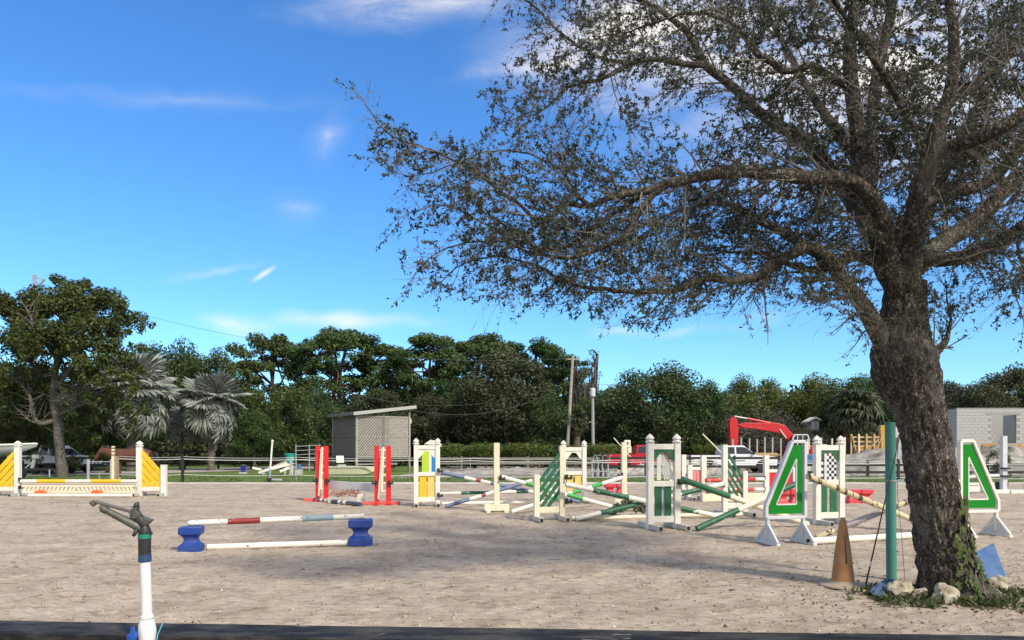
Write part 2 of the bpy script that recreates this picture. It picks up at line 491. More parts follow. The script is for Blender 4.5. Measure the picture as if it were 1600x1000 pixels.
M_BLADE = leafmat('grass_blade', (.10, .165, .04), (.17, .20, .065), .6, .3, 1.2)
o = tufts('verge_grass', 7500, (-40, 45), (34.4, 43), .13, M_BLADE, 5, bl=6); tag(o, 'short green grass on the strip behind the arena', 'grass')

# mounds of sandy fill on the building site
def mound(name, cx, cy, rx, ry, h, m, seed, nx=70, ny=34, kind='structure', rough=.22):
    Vs = []; Fs = []
    for j in range(ny + 1):
        for k in range(nx + 1):
            u, v = k / nx * 2 - 1, j / ny * 2 - 1
            x, y = cx + u * rx, cy + v * ry
            e = max(0.0, 1 - abs(u) ** 2.6) * max(0.0, 1 - abs(v) ** 2.2)
            n1 = noise.fractal((x * .5 + seed, y * .6, seed * 1.7), 1.0, 2.0, 5)
            z = h * e * (.82 + .35 * n1) + rough * e ** .5 * noise.fractal((x * 1.6, y * 1.9, seed), .8, 2.1, 4) * .6 - .03
            Vs.append((x, y, max(z, -.03)))
    idx = np.arange((nx + 1) * (ny + 1)).reshape(ny + 1, nx + 1)
    F = np.stack([idx[:-1, :-1], idx[:-1, 1:], idx[1:, 1:], idx[1:, :-1]], -1).reshape(-1, 4)
    o = np_mesh(name, np.array(Vs), F, m, smooth=False); o['kind'] = kind; return o
mound('dirt_bank', 30.5, 47.4, 13.5, 4.3, 2.0, M_LOT, 3, nx=150, ny=60)
mound('dirt_bank', 10.2, 46.0, 4.2, 2.0, .85, groundmat('limestone_rubble', [(.17, .155, .13), (.36, .34, .30), (.52, .50, .45)], 1.5, 1.0, 7, fine=(3.5, .35)), 5, nx=110, ny=50, rough=.5)
mound('dirt_bank', .5, 48.5, 7.0, 1.7, .42, M_LOT, 9, nx=90, ny=30, rough=.3)
# ------------------------------------------------------------------ the big oak on the right
def barkmat(name, c0, c1, scale=1.0, disp=1.0, pale_patch=None):
    m = bpy.data.materials.new(name); m.use_nodes = True; t = m.node_tree; b = t.nodes['Principled BSDF']
    b.inputs['Roughness'].default_value = .92; b.inputs['Specular IOR Level'].default_value = .2
    co = t.nodes.new('ShaderNodeTexCoord')
    # bark plates: stretched, warped cells cut by furrows, with fine grain on top
    n0 = t.nodes.new('ShaderNodeTexNoise'); n0.inputs['Scale'].default_value = 5 * scale; n0.inputs['Detail'].default_value = 4
    t.links.new(co.outputs['Object'], n0.inputs['Vector'])
    wv_ = t.nodes.new('ShaderNodeVectorMath'); wv_.operation = 'MULTIPLY_ADD'; wv_.inputs[1].default_value = (.09, .09, .12)
    t.links.new(n0.outputs['Color'], wv_.inputs[0]); t.links.new(co.outputs['Object'], wv_.inputs[2])
    mpn = t.nodes.new('ShaderNodeMapping'); mpn.inputs['Scale'].default_value = (scale, scale, scale * .42); t.links.new(wv_.outputs[0], mpn.inputs[0])
    def ridge(sc_, det, w):
        n = t.nodes.new('ShaderNodeTexNoise'); n.inputs['Scale'].default_value = sc_; n.inputs['Detail'].default_value = det; n.inputs['Roughness'].default_value = .55
        t.links.new(mpn.outputs[0], n.inputs['Vector'])
        a = t.nodes.new('ShaderNodeMath'); a.operation = 'SUBTRACT'; a.inputs[1].default_value = .5; t.links.new(n.outputs[0], a.inputs[0])
        b_ = t.nodes.new('ShaderNodeMath'); b_.operation = 'ABSOLUTE'; t.links.new(a.outputs[0], b_.inputs[0])
        r = t.nodes.new('ShaderNodeMapRange'); r.inputs[2].default_value = w; t.links.new(b_.outputs[0], r.inputs[0]); return r.outputs[0]
    def mth(op, a, b_):
        n = t.nodes.new('ShaderNodeMath'); n.operation = op
        for i_, q in enumerate((a, b_)):
            if isinstance(q, float): n.inputs[i_].default_value = q
            else: t.links.new(q, n.inputs[i_])
        return n.outputs[0]
    n1 = t.nodes.new('ShaderNodeTexNoise'); n1.inputs['Scale'].default_value = 70; n1.inputs['Detail'].default_value = 5; n1.inputs['Roughness'].default_value = .7
    t.links.new(mpn.outputs[0], n1.inputs['Vector'])
    r1 = ridge(16, 2, .10); r2 = ridge(38, 2, .13)
    hgt = mth('ADD', mth('MULTIPLY', mth('MULTIPLY', r1, r2), .75), mth('MULTIPLY', n1.outputs[0], .4))
    mu = t.nodes.new('ShaderNodeMath'); mu.operation = 'MULTIPLY'; mu.inputs[1].default_value = 1.0; t.links.new(hgt, mu.inputs[0])
    cr = t.nodes.new('ShaderNodeValToRGB'); cr.color_ramp.elements[0].position = .18; cr.color_ramp.elements[0].color = (*c0, 1)
    cr.color_ramp.elements[1].position = .92; cr.color_ramp.elements[1].color = (*c1, 1); t.links.new(mu.outputs[0], cr.inputs[0])
    cur = cr.outputs[0]
    if pale_patch:  # pale patches scattered over the bark
        n2 = t.nodes.new('ShaderNodeTexNoise'); n2.inputs['Scale'].default_value = 2.2; n2.inputs['Detail'].default_value = 8; n2.inputs['Roughness'].default_value = .72
        t.links.new(co.outputs['Object'], n2.inputs['Vector'])
        r2 = t.nodes.new('ShaderNodeMapRange'); r2.inputs[1].default_value = .52; r2.inputs[2].default_value = .68; r2.inputs[4].default_value = .75; t.links.new(n2.outputs[0], r2.inputs[0])
        mx = t.nodes.new('ShaderNodeMix'); mx.data_type = 'RGBA'; mx.inputs[7].default_value = (*pale_patch, 1)
        t.links.new(r2.outputs[0], mx.inputs[0]); t.links.new(cur, mx.inputs[6]); cur = mx.outputs[2]
    t.links.new(cur, b.inputs['Base Color'])
    bn = t.nodes.new('ShaderNodeBump'); bn.inputs['Strength'].default_value = 1.0; bn.inputs['Distance'].default_value = .022 * disp
    t.links.new(mu.outputs[0], bn.inputs['Height']); t.links.new(bn.outputs[0], b.inputs['Normal'])
    return m
M_BARK = barkmat('oak_bark', (.018, .014, .011), (.235, .198, .16), 1.0, 1.1, pale_patch=(.25, .235, .20))
M_TWIG = mat('oak_twig', (.175, .148, .12), .9, var=.35, scale=3.0)
M_OAKLEAF = leafmat('oak_leaf', (.026, .040, .016), (.050, .060, .024), .48, .22, 1.1, .4, under=(.065, .07, .05))

TD = 8.0
oak = thing('oak_tree', 'large spreading oak with leaning ivy-clad trunk in the right foreground', 'tree', W(1478, 932, TD) * Vector((1, 1, 0)) if False else (W(1478, 932, TD).x, TD, 0))
OB = oak.location.copy()
def LP(lst):      # photo x, y, depth, thickness in photo px -> local points and radii
    P = []; Rr = []
    for (x, y, D, w) in lst:
        P.append(W(x, y, D) - OB); Rr.append(w * D / FPX / 2)
    return P, Rr
def spline(P, Rr, step):
    """Catmull-Rom through the points, resampled"""
    Q = [P[0] * 2 - P[1]] + P + [P[-1] * 2 - P[-2]]; out = []; ro = []
    for i in range(len(P) - 1):
        p0, p1, p2, p3 = Q[i:i + 4]; n = max(2, int((p2 - p1).length / step))
        for k in range(n):
            t = k / n
            out.append(.5 * ((2 * p1) + (p2 - p0) * t + (2 * p0 - 5 * p1 + 4 * p2 - p3) * t * t + (3 * p1 - p0 - 3 * p2 + p3) * t ** 3))
            ro.append(Rr[i] * (1 - t) + Rr[i + 1] * t)
    out.append(P[-1]); ro.append(Rr[-1]); return out, ro

def rough_tube(mbv, pts, rad, n, amp, seed, cap=True, lump=1.0):
    """tapered limb with bark ridges in its surface"""
    prev = None; vs = []; fs = []; L = 0
    for i, p in enumerate(pts):
        t = (pts[min(i + 1, len(pts) - 1)] - pts[max(i - 1, 0)]).normalized()
        if prev is None: u = t.cross(Vector((0, 1, 0.01))).normalized()
        else: u = (prev - t * prev.dot(t)).normalized()
        prev = u; w = t.cross(u)
        if i: L += (pts[i] - pts[i - 1]).length
        for k in range(n):
            a = 2 * math.pi * k / n; d = u * math.cos(a) + w * math.sin(a); q = p + d * rad[i]
            s = noise.noise((q.x * 2.6 + seed, q.y * 2.6, q.z * 1.2)) * .16 * lump
            rg = noise.noise((math.cos(a + L * .35) * 4.2 + seed, math.sin(a + L * .35) * 4.2, L * 1.1)) 
            s += -abs(rg) * .17 * lump + .06
            s += (noise.noise((q.x * 20, q.y * 20, q.z * 8 + seed)) - abs(noise.noise((q.x * 34, q.y * 34, q.z * 13 + seed))) * .9) * amp
            vs.append(p + d * (rad[i] * (1 + s)))
    for i in range(len(pts) - 1):
        for k in range(n):
            k2 = (k + 1) % n; fs.append((i * n + k, i * n + k2, (i + 1) * n + k2, (i + 1) * n + k))
    if cap: fs.append(tuple((len(pts) - 1) * n + k for k in range(n)))
    mbv.add(vs, fs)

# trunk (photo x centre, y, depth, width)
TR = [(1494, 955, 8.0, 152), (1488, 928, 8.0, 112), (1481, 896, 8.0, 90), (1470, 848, 8.0, 79), (1464, 800, 8.0, 75), (1459, 756, 8.0, 73), (1450, 702, 8.0, 71),
      (1442, 662, 8.0, 70), (1431, 620, 8.0, 80), (1421, 592, 8.0, 90), (1414, 570, 8.0, 96), (1411, 547, 8.0, 90), (1411, 515, 8.0, 74), (1413, 478, 8.0, 64), (1417, 440, 8.0, 56)]
mb = MB(); P, Rr = LP(TR); pts, rad = spline(P, Rr, .016)
rough_tube(mb, pts, [r_ * .96 for r_ in rad], 150, .11, 1.7, lump=.7)
trunk = mb.build('trunk', M_BARK, oak, smooth=True)

LIMBS = {
 'low_left': [(1400, 560, 8.0, 40), (1378, 530, 7.95, 34), (1350, 480, 7.9, 28), (1322, 443, 7.85, 25), (1292, 404, 7.75, 24), (1261, 387, 7.7, 22), (1236, 397, 7.65, 20), (1208, 412, 7.6, 19), (1180, 433, 7.5, 16), (1146, 437, 7.45, 14), (1096, 436, 7.4, 13), (1057, 453, 7.35, 11), (1023, 456, 7.3, 10), (978, 456, 7.25, 8), (942, 451, 7.2, 7), (895, 445, 7.1, 6), (862, 427, 7.1, 5), (819, 410, 7.1, 4), (770, 400, 7.0, 3), (720, 415, 7.0, 2.2), (690, 440, 7.0, 1.6)],
 'low_left_up': [(1261, 387, 7.7, 18), (1236, 369, 7.8, 17), (1202, 352, 7.9, 15), (1166, 335, 8.0, 13), (1143, 321, 8.1, 10), (1105, 318, 8.2, 7), (1060, 330, 8.2, 5), (1010, 350, 8.2, 3.5), (960, 360, 8.2, 2)],
 'mid_left': [(1412, 470, 7.95, 34), (1392, 400, 7.8, 30), (1374, 330, 7.6, 28), (1340, 288, 7.4, 25), (1300, 276, 7.2, 24), (1258, 278, 7.1, 24), (1200, 270, 7.0, 23), (1138, 268, 6.9, 22), (1082, 279, 6.8, 19), (1046, 286, 6.75, 17), (1012, 297, 6.7, 15), (967, 304, 6.65, 12), (918, 322, 6.6, 10), (882, 319, 6.6, 9), (862, 339, 6.6, 8), (846, 344, 6.6, 7.5), (829, 336, 6.6, 7), (804, 314, 6.55, 6.5), (778, 297, 6.5, 6), (742, 269, 6.5, 5), (700, 246, 6.5, 4), (652, 227, 6.5, 3.2), (619, 216, 6.5, 2.6), (596, 199, 6.5, 2.2), (577, 174, 6.5, 1.7), (566, 154, 6.5, 1.2)],
 'mid_left_drop': [(1040, 287, 6.75, 13), (1022, 302, 6.7, 12), (1006, 322, 6.65, 12), (989, 346, 6.6, 11), (981, 367, 6.55, 11), (956, 380, 6.55, 9), (922, 395, 6.5, 8), (880, 403, 6.5, 6.5), (830, 395, 6.5, 5), (780, 378, 6.5, 4), (730, 380, 6.5, 3), (680, 395, 6.5, 2), (650, 425, 6.5, 1.2)],
 'mid_left_between': [(1012, 299, 6.7, 10), (970, 327, 6.8, 9), (936, 349, 6.9, 8), (900, 378, 6.9, 6), (860, 392, 6.9, 5), (800, 372, 6.9, 4), (740, 340, 6.9, 3), (690, 320, 6.9, 2), (640, 332, 6.9, 1.3)],
 'mid_left_top': [(918, 322, 6.6, 7), (900, 300, 6.7, 6), (880, 270, 6.8, 5), (850, 250, 6.9, 4), (800, 235, 6.9, 3), (750, 240, 6.9, 2.4), (690, 265, 6.9, 2), (640, 275, 6.9, 1.3), (600, 262, 6.9, 1)],
 'high_left': [(1402, 440, 8.1, 36), (1378, 400, 8.2, 32), (1344, 335, 8.4, 28), (1285, 249, 8.6, 25), (1259, 223, 8.7, 23), (1219, 197, 8.8, 20), (1180, 171, 8.9, 18), (1154, 144, 8.95, 17), (1127, 121, 9.0, 16), (1101, 100, 9.0, 15), (1088, 76, 9.0, 13), (1075, 52, 9.0, 12), (1049, 29, 9.0, 10), (1017, 8, 9.0, 9), (975, -12, 9.0, 7), (930, -40, 9.0, 4)],
 'high_left_flat': [(1101, 102, 9.0, 11), (1070, 100, 8.9, 11), (1022, 92, 8.8, 10), (983, 101, 8.7, 9), (944, 122, 8.6, 8), (917, 129, 8.6, 6), (889, 136, 8.6, 5), (865, 157, 8.6, 4), (839, 178, 8.6, 3), (799, 186, 8.6, 2), (770, 200, 8.6, 1)],
 'high_left_rise': [(983, 99, 8.7, 7), (944, 92, 8.8, 6), (917, 79, 8.8, 5.5), (891, 63, 8.8, 5), (865, 42, 8.8, 4), (839, 13, 8.8, 3), (800, -10, 8.8, 2), (765, -10, 8.8, 1)],
 'upper_left': [(1325, 132, 7.6, 16), (1311, 129, 7.6, 15), (1285, 113, 7.6, 14), (1267, 102, 7.6, 13), (1227, 111, 7.6, 12), (1206, 97, 7.6, 11), (1180, 81, 7.6, 10), (1154, 45, 7.6, 9), (1127, 29, 7.6, 8), (1088, 20, 7.6, 6), (1040, 30, 7.6, 4), (980, 50, 7.6, 2.5), (930, 60, 7.6, 1.5)],
 'stem_left': [(1408, 460, 8.05, 42), (1378, 405, 8.1, 36), (1356, 330, 8.15, 33), (1345, 250, 8.2, 30), (1336, 180, 8.2, 26), (1328, 110, 8.2, 24), (1330, 40, 8.2, 20), (1345, -40, 8.2, 16), (1340, -120, 8.2, 11), (1320, -190, 8.2, 6)],
 'stem_mid': [(1356, 330, 8.15, 22), (1362, 260, 8.4, 24), (1362, 190, 8.6, 23), (1372, 110, 8.8, 20), (1390, 30, 9.0, 17), (1405, -60, 9.2, 13), (1430, -150, 9.3, 7)],
 'stem_front': [(1418, 450, 7.9, 44), (1424, 400, 7.75, 38), (1430, 340, 7.6, 35), (1442, 280, 7.45, 34), (1456, 235, 7.3, 33), (1470, 185, 7.2, 24), (1488, 125, 7.1, 21), (1490, 50, 7.1, 18), (1478, -30, 7.1, 13), (1460, -110, 7.1, 8)],
 'front_right': [(1452, 246, 7.35, 30), (1478, 232, 7.25, 27), (1510, 222, 7.1, 26), (1552, 205, 6.9, 25), (1600, 178, 6.8, 23), (1660, 140, 6.7, 18), (1730, 110, 6.6, 10), (1800, 110, 6.5, 4)],
 'front_up_right': [(1478, 160, 7.2, 18), (1520, 135, 7.4, 18), (1560, 102, 7.6, 17), (1600, 62, 7.8, 15), (1660, 10, 8.0, 11), (1730, -40, 8.2, 6)],
 'right_low': [(1432, 412, 7.95, 38), (1448, 404, 7.8, 31), (1473, 405, 7.7, 28), (1509, 402, 7.6, 26), (1545, 387, 7.5, 24), (1574, 369, 7.4, 22), (1600, 355, 7.3, 20), (1660, 330, 7.2, 16), (1740, 330, 7.1, 10), (1800, 350, 7.0, 5)],
 'right_mid': [(1428, 420, 8.1, 38), (1450, 395, 8.2, 32), (1475, 378, 8.3, 31), (1509, 356, 8.35, 31), (1538, 333, 8.4, 30), (1560, 306, 8.4, 29), (1600, 266, 8.4, 25), (1660, 215, 8.4, 20), (1740, 170, 8.4, 12), (1820, 150, 8.4, 6)],
 'right_back': [(1412, 440, 8.15, 34), (1412, 370, 8.4, 30), (1430, 328, 8.6, 28), (1455, 310, 8.7, 27), (1484, 297, 8.8, 26), (1524, 292, 8.9, 24), (1556, 275, 9.0, 21), (1585, 243, 9.1, 18), (1630, 200, 9.2, 13), (1700, 150, 9.3, 7)],
 'stub_right': [(1447, 575, 8.0, 22), (1460, 552, 8.0, 17), (1474, 538, 8.0, 13), (1482, 520, 8.0, 8), (1484, 490, 8.0, 4), (1480, 450, 8.0, 2)],
 'back_limb': [(1404, 430, 8.3, 26), (1380, 350, 8.9, 22), (1330, 240, 9.6, 18), (1270, 150, 10.2, 14), (1220, 60, 10.7, 10), (1180, -20, 11, 6)],
 'back_right': [(1420, 420, 8.3, 24), (1450, 330, 8.9, 20), (1500, 220, 9.6, 16), (1560, 110, 10.2, 12), (1600, 20, 10.7, 7)],
 'over_front': [(1452, 250, 7.35, 12), (1400, 150, 6.9, 11), (1330, 40, 6.3, 9), (1250, -80, 5.8, 7), (1180, -200, 5.4, 4)],  # limb added for the shade it casts
 'cross': [(1398, 424, 8.1, 22), (1345, 400, 8.0, 21), (1310, 410, 7.9, 18), (1280, 421, 7.9, 13), (1240, 416, 7.8, 10), (1200, 398, 7.8, 7), (1150, 393, 7.8, 5), (1090, 400, 7.8, 3)],
 'spray_trunk': [(1352, 482, 7.9, 7), (1338, 492, 7.7, 5), (1322, 502, 7.6, 3), (1306, 515, 7.6, 2)],
 'spray_trunk_high': [(1335, 460, 7.85, 6), (1310, 466, 7.7, 4), (1285, 470, 7.6, 2.5), (1262, 466, 7.6, 1.5)],
 'spray_a': [(1190, 428, 7.5, 6), (1186, 446, 7.4, 4), (1178, 465, 7.4, 2.5), (1186, 482, 7.4, 1.5)],
 'spray_b': [(1050, 455, 7.35, 5), (1032, 474, 7.3, 3.5), (1012, 492, 7.3, 2.5), (990, 505, 7.3, 1.5)],
 'spray_c': [(1100, 437, 7.4, 5), (1106, 458, 7.4, 3.5), (1090, 478, 7.4, 2.5), (1070, 492, 7.4, 1.5)],
 'spray_d': [(1385, 505, 7.9, 6), (1362, 512, 7.7, 4), (1345, 526, 7.65, 2.5), (1335, 540, 7.6, 1.5)],
 'hang_right': [(1600, 355, 7.3, 7), (1590, 385, 7.2, 6), (1598, 420, 7.2, 4), (1590, 460, 7.2, 2.5), (1600, 500, 7.2, 1.5)],
}
CANOPY = [(560, 150), (575, 150), (640, 200), (700, 205), (760, 230), (830, 215), (760, 205), (765, 60), (755, -260), (1900, -260), (1900, 520), (1560, 520), (1500, 545), (1455, 545), (1440, 440), (1395, 440), (1350, 555), (1310, 480), (1250, 470), (1190, 480), (1110, 480), (1020, 520), (960, 510), (860, 500), (760, 482), (680, 480), (640, 440), (620, 380), (600, 330), (590, 260), (560, 170)]
def inside(x, y):
    c = False; n = len(CANOPY)
    for i in range(n):
        x1, y1 = CANOPY[i]; x2, y2 = CANOPY[i - 1]
        if (y1 > y) != (y2 > y) and x < (x2 - x1) * (y - y1) / (y2 - y1 + 1e-9) + x1: c = not c
    return c
def proj(p):
    q = p + OB; return 800 + q.x / q.y * FPX, HZ - (q.z - EYE) / q.y * FPX

rnd = random.Random(11)
limb_pts = []
for ln, L in LIMBS.items():
    P, Rr = LP(L); Rr = [r_ * .84 for r_ in Rr]; pts, rad = spline(P, Rr, .05)
    # small natural kinks in the finer half of each limb
    for i in range(1, len(pts)):
        k = min(1.0, .014 / max(rad[i], .004)) * .022
        pts[i] = pts[i] + Vector((noise.noise((i * .45, 1.3, len(ln))), noise.noise((i * .45, 7.3, len(ln))), noise.noise((i * .45, 4.1, len(ln))))) * k
    mb = MB(); rough_tube(mb, pts, rad, 26 if max(rad) > .06 else 10, .06, len(ln) * 1.3, lump=.7)
    mb.build('limb', M_BARK, oak, smooth=True)
    limb_pts.append((ln, pts, rad))

TW = MB()                     # twigs
LV = []                       # leaves (pos, dir)
def rdir():
    while True:
        v = Vector((rnd.uniform(-1, 1), rnd.uniform(-1, 1), rnd.uniform(-1, 1)))
        if .05 < v.length < 1: return v.normalized()
def grow(p, d, L, r, lvl, leafy):
    n = max(3, int(L / .09)); pts = [p]; rad = [r]; cur = d.normalized(); q = p.copy(); st = L / n
    bend = rdir() * .35
    for i in range(n):
        cur = (cur + bend * (.5 / n) + rdir() * .16 + Vector((0, 0, -.035 if lvl > 0 else .01))).normalized()
        q = q + cur * st
        pts.append(q); rad.append(max(r * (1 - .8 * (i + 1) / n), .0011))
    x, y = proj(q)
    if not inside(x, y):
        x0, y0 = proj(p)
        if not inside(x0, y0) or rnd.random() < .72:
            # keep only a short bare tip
            if rnd.random() < .55: return
            pts = pts[:max(3, n // 3)]; rad = rad[:len(pts)]; leafy *= .35
    q2 = pts[-1] + OB
    if q2.y < 3.6: return
    TW.tube(pts, rad, 4 if r > .006 else 3, cap=False)
    if lvl < 2:
        m = int(L * (7.6 if lvl == 0 else 9.0)) + 1
        for _ in range(m):
            t = rnd.uniform(.18, 1.0); i = min(len(pts) - 2, int(t * (len(pts) - 1)))
            ax = (pts[i + 1] - pts[i]).normalized()
            s = rdir(); s = (s - ax * s.dot(ax))
            if s.length < .1: continue
            dd = (ax * rnd.uniform(.5, 1.1) + s.normalized() * rnd.uniform(.5, 1.0)).normalized()
            grow(pts[i], dd, L * rnd.uniform(.32, .6), max(rad[i] * .6, .0018), lvl + 1, leafy * (rnd.choice((.05, .3, 1.7, 2.1)) if lvl == 0 else 1.0))
    if lvl >= 1:
        m = int((4 + L * 38) * leafy)
        for _ in range(m):
            t = rnd.uniform(.3, 1.0) ** .8; i = min(len(pts) - 2, int(t * (len(pts) - 1)))
            ax = (pts[i + 1] - pts[i]).normalized()
            LV.append((pts[i] + (pts[i + 1] - pts[i]) * rnd.random(), (ax * .6 + rdir() + Vector((0, 0, -.15))).normalized()))
for ln, pts, rad in limb_pts:
    if ln in ('stub_right',) or ln.startswith('spray'): dens = 15.
    else: dens = 12.0
    tot = 0; last = 0
    for i in range(2, len(pts) - 1):
        sg = (pts[i + 1] - pts[i]).length; tot += sg
        u = i / len(pts)
        if ln in ('low_left', 'mid_left', 'high_left', 'right_low', 'right_mid') and u < .11: continue
        if rad[i] > .095: continue
        pr = dens * sg * (1.0 + (.5 if rad[i] < .03 else 0))
        px_, py_ = proj(pts[i])
        lf = .82
        if px_ > 1180 and py_ < 330: lf = 1.05
        if px_ < 800: lf = .8
        if ln in ('low_left',) : lf = .60
        if py_ > 400 and px_ > 1380: lf *= .8
        while pr > 0:
            if rnd.random() < pr:
                ax = (pts[i + 1] - pts[i]).normalized(); s = rdir(); s = (s - ax * s.dot(ax)).normalized()
                dd = (ax * rnd.uniform(.3, 1.0) + s * rnd.uniform(.5, 1.0) + Vector((0, 0, .12))).normalized()
                if dd.y < -.2 and rnd.random() < .6 and rad[i] > .03: dd.y *= -.6; dd.normalize()
                grow(pts[i], dd, rnd.uniform(.35, 1.0) * (1.0 if rad[i] > .012 else .6), min(max(rad[i] * .32, .004), .014), 0, lf)
            pr -= 1
    # tips
    for _ in range(3):
        grow(pts[-1], ((pts[-1] - pts[-3]).normalized() + rdir() * .5).normalized(), rnd.uniform(.2, .5), max(rad[-1], .003), 1, .8)
print('oak twigs', len(TW.f), 'leaves', len(LV))
np_mesh('twigs', np.array(TW.v), np.array(TW.f), M_TWIG, oak)['kind'] = 'stuff'
def leaves_np(name, LVs, s0, s1, wr, m, parent, seed=3):
    r = np.random.RandomState(seed); n = len(LVs)
    P = np.array([tuple(a[0]) for a in LVs], dtype=np.float32); Dv = np.array([tuple(a[1]) for a in LVs], dtype=np.float32)
    S = np.cross(Dv, r.normal(size=(n, 3))); S /= np.linalg.norm(S, axis=1, keepdims=True) + 1e-9
    N = np.cross(S, Dv)
    L = r.uniform(s0, s1, (n, 1)).astype(np.float32)
    Wd = L * wr
    a = P; b = P + Dv * L * .48 + S * Wd + N * L * .10; c = P + Dv * L; d = P + Dv * L * .48 - S * Wd + N * L * .10
    Vv = np.stack([a, b, c, d], 1).reshape(-1, 3); k = np.arange(n) * 4
    Ff = np.stack([k, k + 1, k + 2, k + 3], 1)
    # two triangles each so that the blade folds along its midrib
    Ft = np.concatenate([np.stack([k, k + 1, k + 2], 1), np.stack([k, k + 2, k + 3], 1)])
    o = np_mesh(name, Vv, Ft, m, parent); o['kind'] = 'stuff'; return o
leaves_np('crown', LV, .022, .044, .23, M_OAKLEAF, oak)
# ------------------------------------------------------------------ trees behind the arena
M_BARK2 = barkmat('grey_bark', (.07, .06, .05), (.27, .245, .21), .7, .8)
M_PINEBARK = barkmat('pine_bark', (.05, .035, .028), (.20, .145, .11), .6, .8)
ML = {
 'oak': leafmat('oak_foliage', (.042, .068, .015), (.082, .10, .024), .5, .25, .35),
 'pine': leafmat('pine_needles', (.042, .084, .022), (.080, .124, .034), .6, .2, .4),
 'dark': leafmat('dark_foliage', (.032, .062, .019), (.064, .096, .030), .55, .2, .3),
 'brown': leafmat('brown_green_foliage', (.042, .054, .022), (.074, .084, .036), .6, .2, .35),
 'mid': leafmat('mid_foliage', (.040, .082, .018), (.080, .120, .032), .5, .28, .35),
 'light': leafmat('bright_foliage', (.075, .12, .020), (.13, .162, .038), .5, .32, .5),
 'grey': leafmat('grey_scrub', (.075, .075, .055), (.115, .105, .085), .8, .15, .5),
 'silver': leafmat('silver_palm', (.20, .22, .195), (.31, .33, .29), .5, .15, .5),
 'palm': leafmat('green_palm', (.035, .05, .02), (.07, .085, .035), .5, .2, .5),
 'dead': leafmat('dead_frond', (.20, .15, .09), (.30, .24, .16), .8, .1, .7),
}
def cards(C, n, s0, s1, rs, up=.35, flat=1.0, ratio=.5, outward=.5):
    """n leaf quads spread through clumps C = [(centre, radius)], biased to each clump's shell"""
    r = rs
    C3 = np.array([(c[0][0], c[0][1], c[0][2], c[1]) for c in C], dtype=np.float32)
    wgt = C3[:, 3] ** 2; wgt /= wgt.sum()
    pick = r.choice(len(C3), n, p=wgt)
    d = r.normal(size=(n, 3)); d /= np.linalg.norm(d, axis=1, keepdims=True)
    rad = r.rand(n) ** .45
    P = C3[pick, :3] + d * (rad * C3[pick, 3])[:, None] * np.array([1, 1, flat])
    N = d * outward + r.normal(size=(n, 3)) * .6; N[:, 2] += up; N /= np.linalg.norm(N, axis=1, keepdims=True)
    T = np.cross(N, r.normal(size=(n, 3))); T /= np.linalg.norm(T, axis=1, keepdims=True) + 1e-9
    B = np.cross(N, T); L = r.uniform(s0, s1, (n, 1)); Wd = L * ratio
    Vv = np.stack([P - T * L * .5, P + B * Wd * .5 + N * L * .08, P + T * L * .5, P - B * Wd * .5 + N * L * .08], 1).reshape(-1, 3)
    k = np.arange(n) * 4
    return Vv, np.stack([k, k + 1, k + 2, k + 3], 1)
def limbs_to(mbv, trunk_pts, targets, rnd, r0):
    for (c, rr) in targets:
        c = Vector(c)
        j = rnd.randint(len(trunk_pts) // 3, len(trunk_pts) - 1); p = trunk_pts[j]
        mid = p.lerp(c, .5) + Vector((rnd.uniform(-.2, .2), rnd.uniform(-.2, .2), rnd.uniform(-.1, .5))) * (c - p).length * .3
        mbv.tube([p, p.lerp(mid, .6), mid, mid.lerp(c, .6), c], [r0, r0 * .8, r0 * .6, r0 * .4, r0 * .18], 5, cap=False)
PROTO = {}
